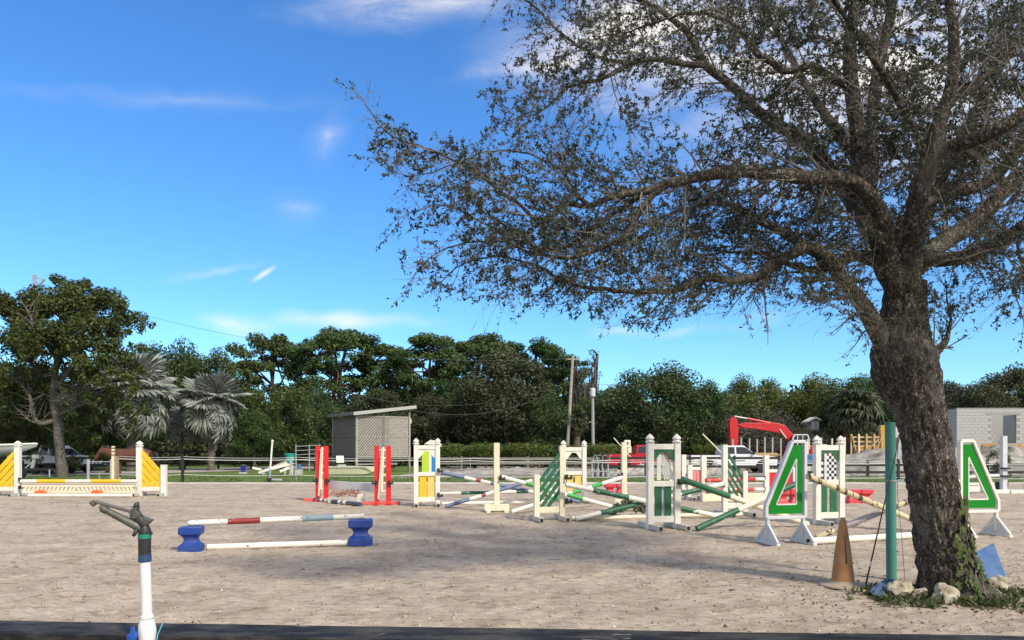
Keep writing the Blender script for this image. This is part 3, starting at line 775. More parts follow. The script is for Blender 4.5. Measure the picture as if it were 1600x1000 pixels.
def proto(kind, seed, h, rx, ry=None, n=6000, leaf=(.2, .4), fine=.72, mtl='dark', bark=None, style='round', trunk_h=.3, clumps=26, cr=(.16, .28), flat=.8, limbs=8, holes=.0):
    key = (kind, seed)
    rs = np.random.RandomState(seed); rnd2 = random.Random(seed); ry = ry or rx
    C = []
    if style == 'round':
        z0 = h * trunk_h; zc = (h + z0) / 2; rz = (h - z0) / 2
        for _ in range(clumps):
            d = Vector((rnd2.gauss(0, 1), rnd2.gauss(0, 1), rnd2.gauss(0, 1) + .25)).normalized(); q = rnd2.uniform(.5, .86)
            c = (d.x * rx * q, d.y * ry * q, zc + d.z * rz * q); C.append((c, rnd2.uniform(*cr) * rx * 1.25))
    elif style == 'pine':
        for j in range(clumps):
            t = rnd2.uniform(trunk_h, 1.0); a = rnd2.uniform(0, 6.28)
            w = rx * math.sqrt(max(.05, 1.0 - ((t - .66) / .38) ** 2)) * rnd2.uniform(.25, 1.0) ** .7
            C.append(((math.cos(a) * w, math.sin(a) * w, h * t - .04 * h), rnd2.uniform(*cr) * rx))
        for j in range(5): C.append(((rnd2.uniform(-.3, .3) * rx, rnd2.uniform(-.3, .3) * rx, h * rnd2.uniform(.88, .97)), cr[1] * rx))
    elif style == 'column':
        for j in range(clumps):
            t = rnd2.uniform(trunk_h, 1.0); a = rnd2.uniform(0, 6.28); w = rx * (1 - t * .7) * rnd2.uniform(.2, 1)
            C.append(((math.cos(a) * w, math.sin(a) * w, h * t), rnd2.uniform(*cr) * rx))
    Vv, Ff = cards(C, int(n * 1.8), leaf[0] * fine, leaf[1] * fine, rs, flat=flat)
    mb = MB(); tp = []
    lean = Vector((rnd2.uniform(-.05, .05), rnd2.uniform(-.05, .05), 0)) * h
    top = h * (.95 if style in ('pine', 'column') else max(.55, trunk_h + .2))
    for i in range(9):
        t = i / 8; tp.append(lean * t * t + Vector((rnd2.uniform(-.04, .04), rnd2.uniform(-.04, .04), 0)) * rx * (t > 0) + Vector((0, 0, top * t)))
    r0 = h * .017 + .06
    mb.tube(tp, [r0 * (1.25 if i == 0 else 1 - .75 * i / 8) for i in range(9)], 8)
    limbs_to(mb, tp, rnd2.sample(C, min(limbs, len(C))), rnd2, r0 * .42)
    me_t = mb.mesh('trunk', True); me_t.materials.append(bark or M_BARK2)
    ob = np_mesh('crown', Vv, Ff, ML[mtl]); me_c = ob.data; bpy.data.objects.remove(ob)
    PROTO[key] = (me_t, me_c); return key
def place(name, key, label, x, ytop_px, D, h, group=None, rz=None, sx=1.0, cat='tree', base_h=None, z=-.05, tint=None):
    """stand a copy so that it is seen at photo x, its top reaching photo y"""
    top = EYE + (HZ - ytop_px) * D / FPX
    s = (top - z) / h
    e = thing(name, label, cat, ((x - 800) * D / FPX, D, z), rz if rz is not None else rnd.uniform(0, 6.28), group)
    e.scale = (s * sx, s * sx, s)
    me_t, me_c = PROTO[key]
    for nm, me in (('trunk', me_t), ('crown', me_c)):
        o = bpy.data.objects.new(nm, me); COL.objects.link(o); o.parent = e
        if nm == 'crown': o['kind'] = 'stuff'
    return e
H = 14.0
pA = proto('pine', 21, H, 4.3, n=9500, leaf=(.28, .55), mtl='pine', bark=M_PINEBARK, style='pine', trunk_h=.50, clumps=70, cr=(.13, .24), flat=.62, limbs=30)
pB = proto('pine', 22, H, 5.2, n=11500, leaf=(.28, .55), mtl='pine', bark=M_PINEBARK, style='pine', trunk_h=.45, clumps=86, cr=(.12, .22), flat=.62, limbs=34)
pC = proto('pine', 23, H, 4.3, n=9500, leaf=(.28, .55), mtl='pine', bark=M_PINEBARK, style='pine', trunk_h=.40, clumps=74, cr=(.14, .25), flat=.62, limbs=30)
dA = proto('dark', 31, 10, 4.6, n=9000, leaf=(.26, .5), mtl='dark', trunk_h=.08, clumps=44)
dB = proto('dark', 32, 10, 4.2, n=9000, leaf=(.26, .5), mtl='brown', trunk_h=.06, clumps=46)
mA = proto('mid', 33, 8, 3.8, n=9000, leaf=(.20, .40), mtl='mid', trunk_h=.04, clumps=46, cr=(.16, .26))
mB_ = proto('mid', 34, 9, 4.0, n=9000, leaf=(.22, .44), mtl='mid', trunk_h=.12, clumps=42)
lA = proto('light', 35, 9, 4.0, n=9000, leaf=(.22, .42), mtl='light', trunk_h=.12, clumps=40)
sA = proto('shrub', 36, 1.8, 1.0, n=1500, leaf=(.10, .22), mtl='light', trunk_h=.0, clumps=18, cr=(.2, .35), limbs=6)
sB = proto('shrub', 37, 1.8, 1.1, n=1500, leaf=(.10, .22), mtl='mid', trunk_h=.0, clumps=18, cr=(.2, .35), limbs=6)
gA = proto('bare', 38, 6, 4.0, n=2600, leaf=(.12, .26), mtl='grey', trunk_h=.05, clumps=46, limbs=46)
cA = proto('thin', 39, 14, 2.3, n=420, leaf=(.16, .34), mtl='grey', style='column', trunk_h=.40, clumps=44, cr=(.16, .34), limbs=44)

PINES = [(425, 518, 82, pA, 'slash pine with flat crown, leftmost of the pines, above the smaller silver palm'), (532, 513, 80, pB, 'widest slash pine, its open crown rising above the left end of the shed'),
         (606, 541, 84, pC, 'lower slash pine behind the right end of the shed roof'), (666, 524, 78, pC, 'slash pine standing just right of the shed'),
         (742, 519, 80, pB, 'slash pine right of the shed beside the dark brownish tree'), (838, 527, 80, pA, 'slash pine crown at the right end of the pine row'),
         (882, 556, 84, pC, 'shortest pine, beside the leaning utility pole')]
for (x, y, D, k, lab) in PINES:
    place('pine_tree', k, lab, x, y, D, H, 'pines in the treeline', sx=1.12)
TREES = [
 (265, 522, 78, dA, 10, 'dark tree rising behind the two silver palms', .75), (335, 538, 76, mB_, 9, 'tree crown behind the smaller silver palm', .7),
 (442, 590, 58, mA, 8, 'bushy bright green tree left of the lattice shed', 1.0), (398, 632, 55, mA, 8, 'low green tree touching the smaller silver palm', .9),
 (495, 600, 66, dA, 10, 'dark tree just behind the left side of the shed', .9), (590, 602, 70, dB, 10, 'brownish dark tree behind the shed roof', 1.1), (678, 612, 70, dB, 10, 'dark low tree right of the shed roof', 1.0),
 (720, 580, 74, dA, 10, 'dark tree under the pine right of the shed', .8), (788, 540, 68, dB, 10, 'tall brownish tree in the middle of the treeline', 1.15), (855, 612, 66, dA, 10, 'dark tree left of the leaning utility pole', 1.0),
 (905, 622, 74, mB_, 9, 'tree in the gap between the two utility poles', .8), (955, 596, 72, dA, 10, 'dark tree right of the straight utility pole', .9),
 (1025, 562, 66, dA, 10, 'large round dark green tree above the red pickup', 1.15), (1095, 590, 68, mB_, 9, 'green tree above the tail of the white pickup', 1.0), (1150, 586, 78, lA, 9, 'light green tree behind the excavator arm', .9),
 (1215, 590, 80, lA, 9, 'yellow-green tree above the excavator boom', .9), (1280, 584, 76, lA, 9, 'bright tree above the small white house', 1.0), (1340, 578, 70, mB_, 9, 'green tree just left of the oak trunk', 1.0),
 (1375, 592, 66, dA, 10, 'dark tree showing beside the oak trunk', .9), (1480, 590, 72, dB, 10, 'scrubby tree rising behind the left corner of the block building', .8), (1530, 590, 64, dB, 10, 'scrubby tree behind the block building doorway', 1.0),
 (1590, 562, 66, dB, 10, 'tall scrubby tree behind the right end of the block building', 1.0), (1650, 580, 66, dA, 10, 'dark tree at the right edge of the picture', 1.0),
 (20, 560, 60, dA, 10, 'dark tree behind the oak at the left edge', 1.0), (38, 596, 53, mB_, 9, 'low green tree behind the boat', .95), (150, 618, 53, mB_, 9, 'low green tree between the left oak and the taller silver palm', .9), (130, 585, 58, mB_, 9, 'green tree behind the grey-limbed oak', 1.1), (-60, 540, 58, dA, 10, 'dark tree beyond the left edge', 1.0), (200, 600, 66, dA, 10, 'dark tree behind the taller silver palm', 1.0),
]
for (x, y, D, k, h, lab, sx) in TREES:
    place('broadleaf_tree', k, lab, x, y, D, h, 'broadleaf trees in the treeline', sx=sx)
place('bare_tree', gA, 'grey leafless scrub tree behind the excavator arm', 1185, 625, 64, 6, sx=1.15)
place('bare_tree', gA, 'grey leafless scrub below the small white house', 1252, 668, 58, 6, sx=1.6)
place('sparse_tree', cA, 'thin half-bare tree behind the straight utility pole', 926, 545, 76, 14)
place('sparse_tree', cA, 'thin half-bare tree behind the leaning utility pole', 896, 560, 78, 14)
place('sparse_tree', cA, 'short thin tree between the two utility poles', 912, 575, 80, 14)
# the wood behind them, one mass
rs = np.random.RandomState(77); C = []
for j in range(430):
    x = rs.uniform(-85, 95); D = rs.uniform(86, 100); hh = 8.0 + 2.0 * noise.noise((x * .09, 3, 0)) + rs.uniform(-1, 1)
    for q in range(3): C.append(((x + rs.uniform(-1.5, 1.5), D, hh * rs.uniform(.1, 1.0)), rs.uniform(1.0, 1.8)))
Vv, Ff = cards(C, 80000, .45, .95, rs)
C2 = [((-88 + j * 1.25 + rs.uniform(-.5, .5), rs.uniform(86, 92), z + rs.uniform(-.4, .4)), 1.7) for j in range(150) for z in (1.0, 2.8, 4.6, 6.2)]
V2, F2 = cards(C2, 52000, .5, .95, rs)
Ff = np.concatenate([Ff, F2 + len(Vv)]); Vv = np.concatenate([Vv, V2])
o = np_mesh('woodland', Vv, Ff, ML['dark']); tag(o, 'dark wood closing the view behind the treeline', 'woodland', kind='stuff')
# undergrowth between the trunks
C = []
for j in range(640):
    x = rs.uniform(-62, 70); D = rs.uniform(66, 74); 
    if -14 < x < -6 and D < 60: continue
    hh = rs.uniform(.8, 5.4)
    C.append(((x, D, hh * rs.uniform(.2, .9)), rs.uniform(.6, 1.25)))
Vv, Ff = cards(C, 60000, .22, .5, rs)
o = np_mesh('undergrowth', Vv, Ff, ML['brown']); tag(o, 'shaggy dark undergrowth along the foot of the treeline', 'undergrowth', kind='stuff')
# young shrubs in a row
SH = [(700, 690), (722, 693), (742, 690), (760, 689), (782, 694), (805, 690), (822, 689), (842, 692), (860, 692), (925, 692), (940, 690), (965, 694), (985, 696), (1120, 690), (1135, 694), (1100, 693), (890, 694), (905, 693)]
SH = sorted(SH)
ordn = ['first', 'second', 'third', 'fourth', 'fifth', 'sixth', 'seventh', 'eighth', 'ninth', 'tenth', 'eleventh', 'twelfth', 'thirteenth', 'fourteenth', 'fifteenth', 'sixteenth', 'seventeenth', 'eighteenth']
for j, (x, y) in enumerate(SH):
    place('young_shrub', (sA, sB)[j % 3 == 2], '%s shrub from the left in the low green row before the treeline' % ordn[j], x, y, 60 + (j % 3), 1.8, 'row of young shrubs', sx=1.25, cat='shrub')

# --- grey-limbed oak at the left
LD = 42.0
lt = thing('oak_tree', 'broad oak with bare grey lower limbs beside the boat', 'tree', ((97 - 800) * LD / FPX, LD, -.05))
LO = lt.location.copy()
def LP2(lst): return [W(x, y, LD + dz) - LO for (x, y, dz, w) in lst], [w * .78 * LD / FPX / 2 for (x, y, dz, w) in lst]
LL = [[(98, 748, 0, 24), (95, 715, 0, 19), (92, 690, 0, 17), (90, 660, 0, 17), (86, 635, 0, 16), (84, 610, 0, 13), (88, 570, 0, 10), (92, 530, 0, 8), (95, 490, 0, 5)],
      [(88, 657, 0, 10), (75, 660, -.3, 9), (62, 662, -.5, 9), (53, 652, -.7, 8), (49, 635, -.8, 7), (46, 618, -.9, 6), (32, 600, -1, 5), (15, 590, -1, 3)],
      [(84, 615, 0, 10), (72, 600, .5, 9), (60, 580, .8, 8), (45, 562, 1, 7), (38, 530, 1, 5), (20, 500, 1, 3)],
      [(84, 612, 0, 9), (100, 590, -.5, 8), (118, 560, -.8, 7), (128, 525, -1, 5), (150, 490, -1, 3)],
      [(86, 632, 0, 8), (105, 622, -.9, 6), (130, 612, -1.4, 5), (160, 600, -1.8, 3), (185, 590, -2, 2)],
      [(90, 650, 0, 6), (110, 640, -1.2, 5), (140, 628, -1.8, 3)], [(60, 580, .8, 5), (30, 575, 0, 4), (0, 570, -.3, 3), (-40, 560, -.5, 2)],
      [(62, 662, -.5, 4), (48, 658, -.8, 3.5), (40, 652, -1, 2.5)], [(88, 560, 0, 7), (60, 520, -1.2, 5), (40, 480, -1.6, 3)], [(90, 540, 0, 7), (120, 500, 1.5, 5), (150, 470, 2, 3)]]
rl = random.Random(5); TWL = MB()
for j, L in enumerate(LL):
    P, Rr = LP2(L); pts, rad = spline(P, Rr, .25); mb = MB(); rough_tube(mb, pts, rad, 10, .03, j + 2.)
    mb.build('trunk' if j == 0 else 'limb', M_BARK2, lt, smooth=True)
    for i in range(3, len(pts)):
        for _ in range(3 if j else 1):
            d = Vector((rl.uniform(-1, 1), rl.uniform(-1, 1), rl.uniform(-.2, 1))).normalized(); l = rl.uniform(.5, 1.5)
            TWL.tube([pts[i], pts[i] + d * l * .5 + Vector((0, 0, .1)), pts[i] + d * l + Vector((rl.uniform(-.3, .3), 0, .2))], [.03, .02, .008], 4, cap=False)
np_mesh('twigs', np.array(TWL.v), np.array(TWL.f), M_BARK2, lt)['kind'] = 'stuff'
C = []
for (x, y, dz, r) in [(95, 470, 0, 34), (60, 480, 1, 34), (30, 490, 0, 34), (0, 485, .5, 36), (-40, 500, 0, 40), (130, 490, -.5, 36), (160, 485, 0, 30), (180, 500, .5, 30), (190, 520, 0, 26), (150, 530, -1, 36), (110, 520, -1.5, 38), (70, 525, -1.2, 36),
        (30, 535, -1, 34), (-10, 540, -.5, 40), (40, 465, .5, 24), (110, 458, 0, 22), (160, 470, .6, 22), (20, 580, -1, 26), (-20, 600, -1, 36), (165, 565, -1.2, 24), (185, 600, -2, 20), (150, 610, -1.6, 20), (205, 560, -.6, 18), (120, 560, 1.5, 26), (60, 560, 2, 26),
        (130, 640, 1.5, 22), (30, 660, 2.2, 26), (80, 680, 2.5, 24), (130, 680, 2.4, 24), (10, 690, 2.6, 26), (60, 700, 2.8, 22), (150, 700, 2.8, 20), (140, 590, -.4, 24), (75, 560, -1.4, 22), (40, 640, .8, 18), (170, 620, 2.2, 22), (60, 640, 2.4, 24), (180, 660, 2.0, 20), (0, 600, 1.8, 28), (110, 600, 2.4, 26), (50, 610, 1.5, 24), (10, 640, 1, 24), (160, 650, 1.5, 18), (80, 590, 2.2, 26), (200, 640, .5, 14), (-30, 660, 1, 30)]:
    q = W(x, y, LD + dz * 1.3) - LO
    for _ in range(9):
        C.append(((q.x + rl.uniform(-.9, .9), q.y + rl.uniform(-1.6, 1.6), q.z + rl.uniform(-.8, .8)), r * LD / FPX * rl.uniform(.25, .6)))
Vv, Ff = cards(C, 66000, .11, .26, np.random.RandomState(4), ratio=.55)
o = np_mesh('crown', Vv, Ff, ML['oak'], lt); o['kind'] = 'stuff'

# --- silver fan palms: each frond a part
def fan_mesh(name, m, nseg=18, stalk=1.0, rad=1.15, droop=.25, arc=265, tilt=14):
    mb = MB()
    mb.beam((0, 0, 0), (stalk, 0, 0), .05, .03)
    for k in range(nseg):
        a = R(-arc / 2 + arc * (k + .5) / nseg); hw = R(arc / nseg) * .52
        c = Vector((stalk, 0, 0))
        def q(r, aa, z): return c + Vector((math.cos(aa) * r, math.sin(aa) * r, z))
        f = .06 * (1 if k % 2 else -1)
        l = rad * (1 - .16 * abs(math.sin(a / 2)) + .05 * math.sin(k * 2.3))
        base = len(mb.v)
        mb.v += [tuple(q(.04, a, .05)), tuple(q(l * .74, a - hw * 1.0, .05 - f * .7)), tuple(q(l * .72, a, .11)), tuple(q(l * .74, a + hw * 1.0, .05 - f * .7)), tuple(q(l, a, .02 - droop * (.5 + .4 * math.sin(k * 1.7))))]
        mb.f += [(base, base + 1, base + 2), (base, base + 2, base + 3), (base + 1, base + 4, base + 2), (base + 2, base + 4, base + 3)]
    nb_ = 8      # the stalk's own vertices stay put; the blade hangs from its end
    tl = Matrix.Rotation(R(tilt), 3, 'Y')
    for i_ in range(nb_, len(mb.v)):
        mb.v[i_] = tuple(tl @ (Vector(mb.v[i_]) - Vector((stalk, 0, 0))) + Vector((stalk, 0, 0)))
    me = mb.mesh(name); me.materials.append(m); return me
FAN_S = [fan_mesh('frond', ML['silver'], 36, 1.05, 1.25, .08, 290, 8), fan_mesh('frond', ML['silver'], 36, 1.0, 1.25, .10, 290, 34), fan_mesh('frond', ML['silver'], 36, .95, 1.2, .12, 290, 66)]
FAN_D = fan_mesh('frond', ML['dead'], 12, .8, .9, .5, 160)
FAN_G = fan_mesh('frond', ML['palm'], 28, .9, .9, .6)
def palm(label, x, ybase, ycrown, D, size, nf, fans, seed, dead=6, tr=.2, name='fan_palm', bark=None, maxel=85):
    rp = random.Random(seed)
    zc = EYE + (HZ - ycrown) * D / FPX
    e = thing(name, label, 'palm', ((x - 800) * D / FPX, D, -.05), rp.uniform(0, 6.28))
    mb = MB(); n = 14
    mb.lathe([(tr * (1.25 - .35 * i / n + .06 * (i % 2)), zc * i / n) for i in range(n + 1)], 10)
    mb.build('trunk', bark or M_BARK2, e)
    for k in range(nf):
        az = k * 2.39996 + rp.uniform(-.2, .2); el = R(maxel - (maxel + 48) * ((k + .5) / nf) ** .85)
        s = size * rp.uniform(.88, 1.1)
        M = Matrix.Translation((0, 0, zc)) @ Matrix.Rotation(az, 4, 'Z') @ Matrix.Rotation(-el, 4, 'Y') @ Matrix.Rotation(rp.uniform(-.45, .45), 4, 'X') @ Matrix.Scale(s, 4)
        fi = (0 if el > R(52) else 1 if el > R(16) else 2) if len(fans) == 3 else k % len(fans)
        inst(fans[fi], 'frond', M, e)
    for k in range(dead):
        az = k * 2.39996; M = Matrix.Translation((0, 0, zc - .1)) @ Matrix.Rotation(az, 4, 'Z') @ Matrix.Rotation(R(rp.uniform(55, 80)), 4, 'Y') @ Matrix.Scale(size * .95, 4)
        inst(FAN_D, 'frond', M, e)
    return e
palm('taller silver fan palm with skirt of dead fronds behind the horse', 205, 720, 622, 52, 1.65, 46, FAN_S, 3, dead=9, tr=.26)
palm('smaller silver fan palm standing free right of the horse', 330, 715, 640, 54, 1.38, 40, FAN_S, 8, dead=2, tr=.2)
palm('slim silver palm stem left of the smaller silver palm', 283, 718, 668, 56, .8, 14, FAN_S, 12, dead=0, tr=.13)
palm('green cabbage palm beside the timber frames', 1335, 700, 648, 58, 1.35, 38, [FAN_G], 14, dead=8, tr=.25, name='cabbage_palm')
palm('small green palm with shaggy trunk between the utility poles', 901, 712, 660, 66, .75, 20, [FAN_G], 19, dead=4, tr=.3, name='cabbage_palm')
# ------------------------------------------------------------------ jumps
PW = mat('white_paint', (.75, .73, .65), .5, var=.07, scale=5, dirt=(.36, .31, .24), dscale=5, damt=.55, bump=.08, bscale=30)
PC = mat('cream_paint', (.76, .70, .52), .5, var=.07, scale=5, dirt=(.40, .33, .22), dscale=5, damt=.5, bump=.08, bscale=30)
PG = mat('grey_foot', (.50, .49, .45), .7, var=.12, scale=6, dirt=(.28, .25, .2), damt=.6)
PGL = mat('grey_and_shaded_white', (.56, .58, .60), .45, var=.05, dirt=(.4, .37, .32), damt=.35)  # grey plastic; also white darkened for shade on the emerald wings
PGR = mat('deep_green_paint', (.012, .115, .048), .45, var=.12, scale=7, dirt=(.10, .17, .10), damt=.35, bump=.05)
PGRW = mat('worn_green_paint', (.014, .105, .050), .5, var=.2, scale=7, wear=(.55, .55, .48), wscale=7, wamt=.63)
PGB = mat('bright_green_paint', (.03, .30, .05), .45, var=.1, dirt=(.1, .25, .1), damt=.3)
PEM = mat('emerald_panel', (.003, .195, .012), .45, var=.06, spec=.25)
PY = mat('yellow_board', (.80, .47, .008), .45, var=.06, dirt=(.5, .33, .05), damt=.3)
PYL = mat('pale_yellow_board', (.78, .52, .14), .5, var=.07, dirt=(.6, .4, .12), damt=.3)
PR = mat('red_paint', (.62, .012, .018), .42, var=.1, scale=5, dirt=(.4, .05, .04), damt=.3)
PPK = mat('faded_pink_board', (.72, .22, .22), .55, var=.12, dirt=(.6, .3, .28), damt=.4)
PRW = mat('worn_red_paint', (.55, .07, .05), .5, var=.2, wear=(.66, .6, .54), wscale=8, wamt=.60)
PMR = mat('maroon_band', (.24, .022, .022), .5, var=.2, wear=(.35, .2, .18), wscale=12, wamt=.64)
PBL = mat('slate_blue_band', (.10, .14, .24), .5, var=.18, wear=(.4, .42, .45), wscale=9, wamt=.66)
PLB = mat('pale_blue_band', (.24, .33, .39), .5, var=.12, wear=(.12, .14, .16), wscale=8, wamt=.63)
PDG = mat('dark_grey_band', (.055, .068, .085), .5, var=.2, wear=(.3, .3, .3), wscale=9, wamt=.66)
PWW = mat('chipped_white_paint', (.74, .71, .63), .5, var=.07, dirt=(.45, .38, .30), damt=.5, wear=(.14, .10, .08), wscale=9, wamt=.66)
PYW = mat('flaking_cream_paint', (.60, .52, .32), .6, var=.15, dirt=(.25, .2, .13), damt=.6, wear=(.075, .05, .03), wscale=8, wamt=.555, zstretch=.3)
PGP = mat('faded_grey_purple', (.27, .24, .25), .6, var=.15, wear=(.5, .42, .25), wscale=8, wamt=.64)
BLK = mat('black_plastic', (.015, .014, .014), .55, var=.2)
HOLE_SHADE = mat('painted_hole_shade', (.02, .018, .015), .9)  # near-black paint for the shade inside open ends and slits
BLUE = mat('blue_plastic', (.006, .040, .25), .42, var=.1, dirt=(.12, .14, .20), dscale=5, damt=.35, bump=.05)
REDP = mat('red_plastic', (.58, .03, .045), .42, var=.1, dirt=(.5, .2, .18), damt=.4)
RESERVED = {}

def pole(label, a, b, r=.047, base=None, bands=(), name='jump_pole', group=None, hollow=False):
    """round rail from a to b; bands = (t0, t1, material) painted sleeves"""
    a, b = Vector(a), Vector(b); d = b - a
    e = thing(name, label, 'pole', a, 0, group)
    mb = MB(); mb.tube([Vector((0, 0, 0)), d * .33, d * .66, d], r, 12); mb.build('shaft', base or PW, e, auto=40)
    for (t0, t1, m) in bands:
        mb = MB(); t1_ = min(max(t1, 0), 1); t0_ = min(max(t0, 0), 1)
        ex0 = -.002 if t0 <= 0 else t0_; ex1 = 1.002 if t1 >= 1 else t1_
        mb.tube([d * ex0, d * ex1], r + .002, 12); mb.build('painted_band', m, e, auto=40)
    if hollow:
        mb = MB(); u = d.normalized(); mb.tube([-u * .003, u * .01], r * .78, 12); mb.build('open_end_shade', HOLE_SHADE, e)
    return e
def finial(mbv, c, w, h):
    """square post cap with an acorn point"""
    k = w / 2 * 1.16
    mbv.lathe([(k * 1.35, 0), (k * 1.35, h * .13), (k * .95, h * .17), (k * .8, h * .30), (k * 1.15, h * .37), (k * 1.22, h * .46), (k * .95, h * .66), (k * .42, h * .88), (.004, h)], 8, c)
def foot(e, x, yl, w=.10, m=None, fr=.55, off=0.0, zc=.055):
    mb = MB(); mb.box((x, off, zc), (w, yl, w)); o = mb.build('foot', m or PG, e, bevel=.006)
    mb = MB(); mb.box((x, off - yl / 2 - .001, zc), (w * .74, .006, w * .74)); mb.build('open_end_shade', HOLE_SHADE, o)  # flat plate on a solid foot, coloured as the shade inside a tube
def cup(e, x, z, s=1, y=-.09, w=.07):
    mb = MB(); mb.box((x, y, z + .02), (w * .9, .05, .11)); mb.box((x + s * .05, y - .035, z - .01), (.13, .07, .05)); mb.box((x + s * .10, y - .035, z + .025), (.03, .08, .06))
    mb.build('jump_cup', BLK, e)
def post(e, x, h, w=.115, m=None, y=0, cap=None, z0=.0):
    mb = MB(); mb.box((x, y, z0 + (h - z0) / 2), (w, w, h - z0)); o = mb.build('post', m or PW, e, bevel=.007)
    if cap:
        mb = MB(); finial(mb, (x, y, h), w, cap); mb.build('finial', m or PW, o, smooth=False)
    else:
        mb = MB(); mb.box((x, y, h + .008), (w * 1.04, w * 1.04, .016)); mb.build('cap', m or PW, o, bevel=.004)
    return o

def frame_standard(label, xl, xr, yb, ytop, rot, boards, brd_m, cupz=None, cup_s=1, cap=.17, mid=.46, fl=1.0, arch=None, wood=None, boards_x=None, foot_m=None):
    """two posts with acorn caps, three rails, arched opening above, upright boards below"""
    D = GD(yb); k = D / FPX; wd = (xr - xl) * k / math.cos(rot) - .12
    loc = G((xl + xr) / 2, yb); h = (yb - ytop) * k
    wood = wood or PW; arch = arch or wood
    e = thing('jump_standard', label, 'jump standard', loc, rot, 'panelled jump standards')
    hx = wd / 2
    for s in (-1, 1):
        post(e, s * hx, h, .125, wood, cap=cap); foot(e, s * hx, fl, m=foot_m)
    iw = wd - .125
    for (z, hh) in ((h - .09, .11), (h * (mid + .06), .11), (.19, .13)):
        mb = MB(); mb.box((0, 0, z), (iw, .07, hh)); mb.build('rail', wood, e, bevel=.006)
    # corner brackets that make the arch
    zt = h - .145; zm = h * (mid + .06) + .055; b = min(.2, iw * .38)
    for s in (-1, 1):
        mb = MB(); mb.prism([(s * iw / 2, zt), (s * iw / 2, zt - b * 1.35), (s * (iw / 2 - .05), zt - b * 1.25), (s * (iw / 2 - b * .95), zt - .06), (s * .0, zt - .05), (0, zt)], -.012 - .004 * s, .012)
        mb.build('arch_bracket', arch, e)
    n = len(boards_x)
    for (bx, bw), bm in zip(boards_x, brd_m):
        mb = MB(); z0 = .255; z1 = h * (mid + .06) - .055
        mb.box((bx * iw, .01, (z0 + z1) / 2), (bw * iw, .025, z1 - z0)); mb.build('board', bm, e, bevel=.003)
    if cupz: 
        for z in cupz: cup(e, cup_s * (hx + .02), z, cup_s)
    return e, wd, h

# A: yellow and white standard, left end of the blue-striped cross rails
stA, wA, hA = frame_standard('white standard with yellow boards and a blue and lime panel behind it', 647, 687, 791, 694, R(8), 2, [PY, PYL], [.98, .3], 1, boards_x=[(-.22, .40), (.25, .40)])
# tall striped panel leaning behind it
pp = thing('striped_panel', 'rounded lime, white and blue plastic panel standing behind the yellow standard', 'panel', G(670, 786.5) + Vector((0, .25, 0)), R(8))
kA = GD(788) / FPX
for (x0, x1, m, nm) in ((-.23, -.02, mat('lime_plastic', (.42, .58, .04), .4, var=.05), 'lime_half'), (-.02, .05, PW, 'white_stripe'), (.05, .27, mat('sky_blue_plastic', (.02, .20, .52), .4, var=.05), 'blue_half')):
    xs_ = [x0 + (x1 - x0) * t / 6 for t in range(7)]
    top = lambda x: 1.50 + .30 * math.sqrt(max(0, 1 - ((x - .02) / .27) ** 2))
    mb = MB(); mb.prism([(x0, .9)] + [(x1, .9)] + [(x, top(x)) for x in reversed(xs_)], 0, .05); mb.build(nm, m, pp)
mb = MB()
mb.prism([(-.16, 1.74), (.02, 1.86), (.22, 1.83), (.34, 1.72), (.34, 1.66), (.2, 1.70)], -.03, .06); mb.build('top_edge', PW, pp)
mb = MB(); mb.box((-.18, .02, .45), (.05, .04, .9)); mb.build('leg', PW, pp)
mb = MB(); mb.box((.22, .02, .45), (.05, .04, .9)); mb.build('leg', PW, pp)
# A right: white and yellow standard in the middle of the field
stA2, wA2, hA2 = frame_standard('white arched standard with pale yellow boards, behind the green slatted wing', 877, 916, 785, 697, R(8), 2, [PYL, PYL], [.3], -1, boards_x=[(-.22, .36), (.26, .36)])
# D left
stD, wD, hD = frame_standard('white standard with dark green boards and arch, left end of the green cross rails', 1010, 1063, 826, 691, R(13), 2, [PGR, PGR], [.92], 1, boards_x=[(-.24, .34), (.24, .30)], arch=PGR, fl=1.05)
stD2, wD2, hD2 = frame_standard('white standard with green boards and a black and white checkered flag panel', 1270, 1320, 819, 693, R(13), 2, [PGR, PGR], [.92], -1, boards_x=[(-.26, .34), (.24, .34)], arch=PGR, fl=1.0)
# checkered flag strips in the arch of D right, plain slats in D left
def chequer(e, wd, h, m0, m1):
    iw = wd - .125; z0 = h * .52 + .06; n = 6; rows = 9; cw = iw * .135; ch = .062
    for i in range(n):
        x = -iw * .34 + i * iw * .135
        if i == 1: continue
        hh = rows - (0 if i in (3, 4) else 1 if i in (2, 5) else 2)
        for j in range(hh):
            mb = MB(); mb.box((x, .0, z0 + ch * (j + .5)), (cw * .92, .014, ch)); mb.build('chequer_square', m0 if (i + j) % 2 else m1, e)
chequer(stD2, wD2, hD2, mat('chequer_white', (.72, .72, .70), .5), mat('chequer_black', (.02, .02, .022), .5))
mb = MB(); mb.box((-.10, -.02, hD2 * .70), (.06, .03, .60)); mb.build('slat', PGL, stD2)
iw = wD - .125
mb = MB(); mb.box((-.075, .05, hD * .52 + .38), (.085, .02, .62)); mb.build('slat', PW, stD)
for j in range(7):
    x0 = -.02 + .028 * j; x1 = .0 + .034 * j
    mb = MB(); mb.beam((x0 - .03, .05, hD * .52 + .67 - .02 * j), (x1 + .05, .05 + .004 * j, hD * .52 + .08), .018, .012, up=(0, 1, 0)); mb.build('slat', PGL if j % 2 else PW, stD)
mb = MB(); mb.box((.02, .055, .52), (.07, .03, .70)); mb.build('slat', PGL, stD)

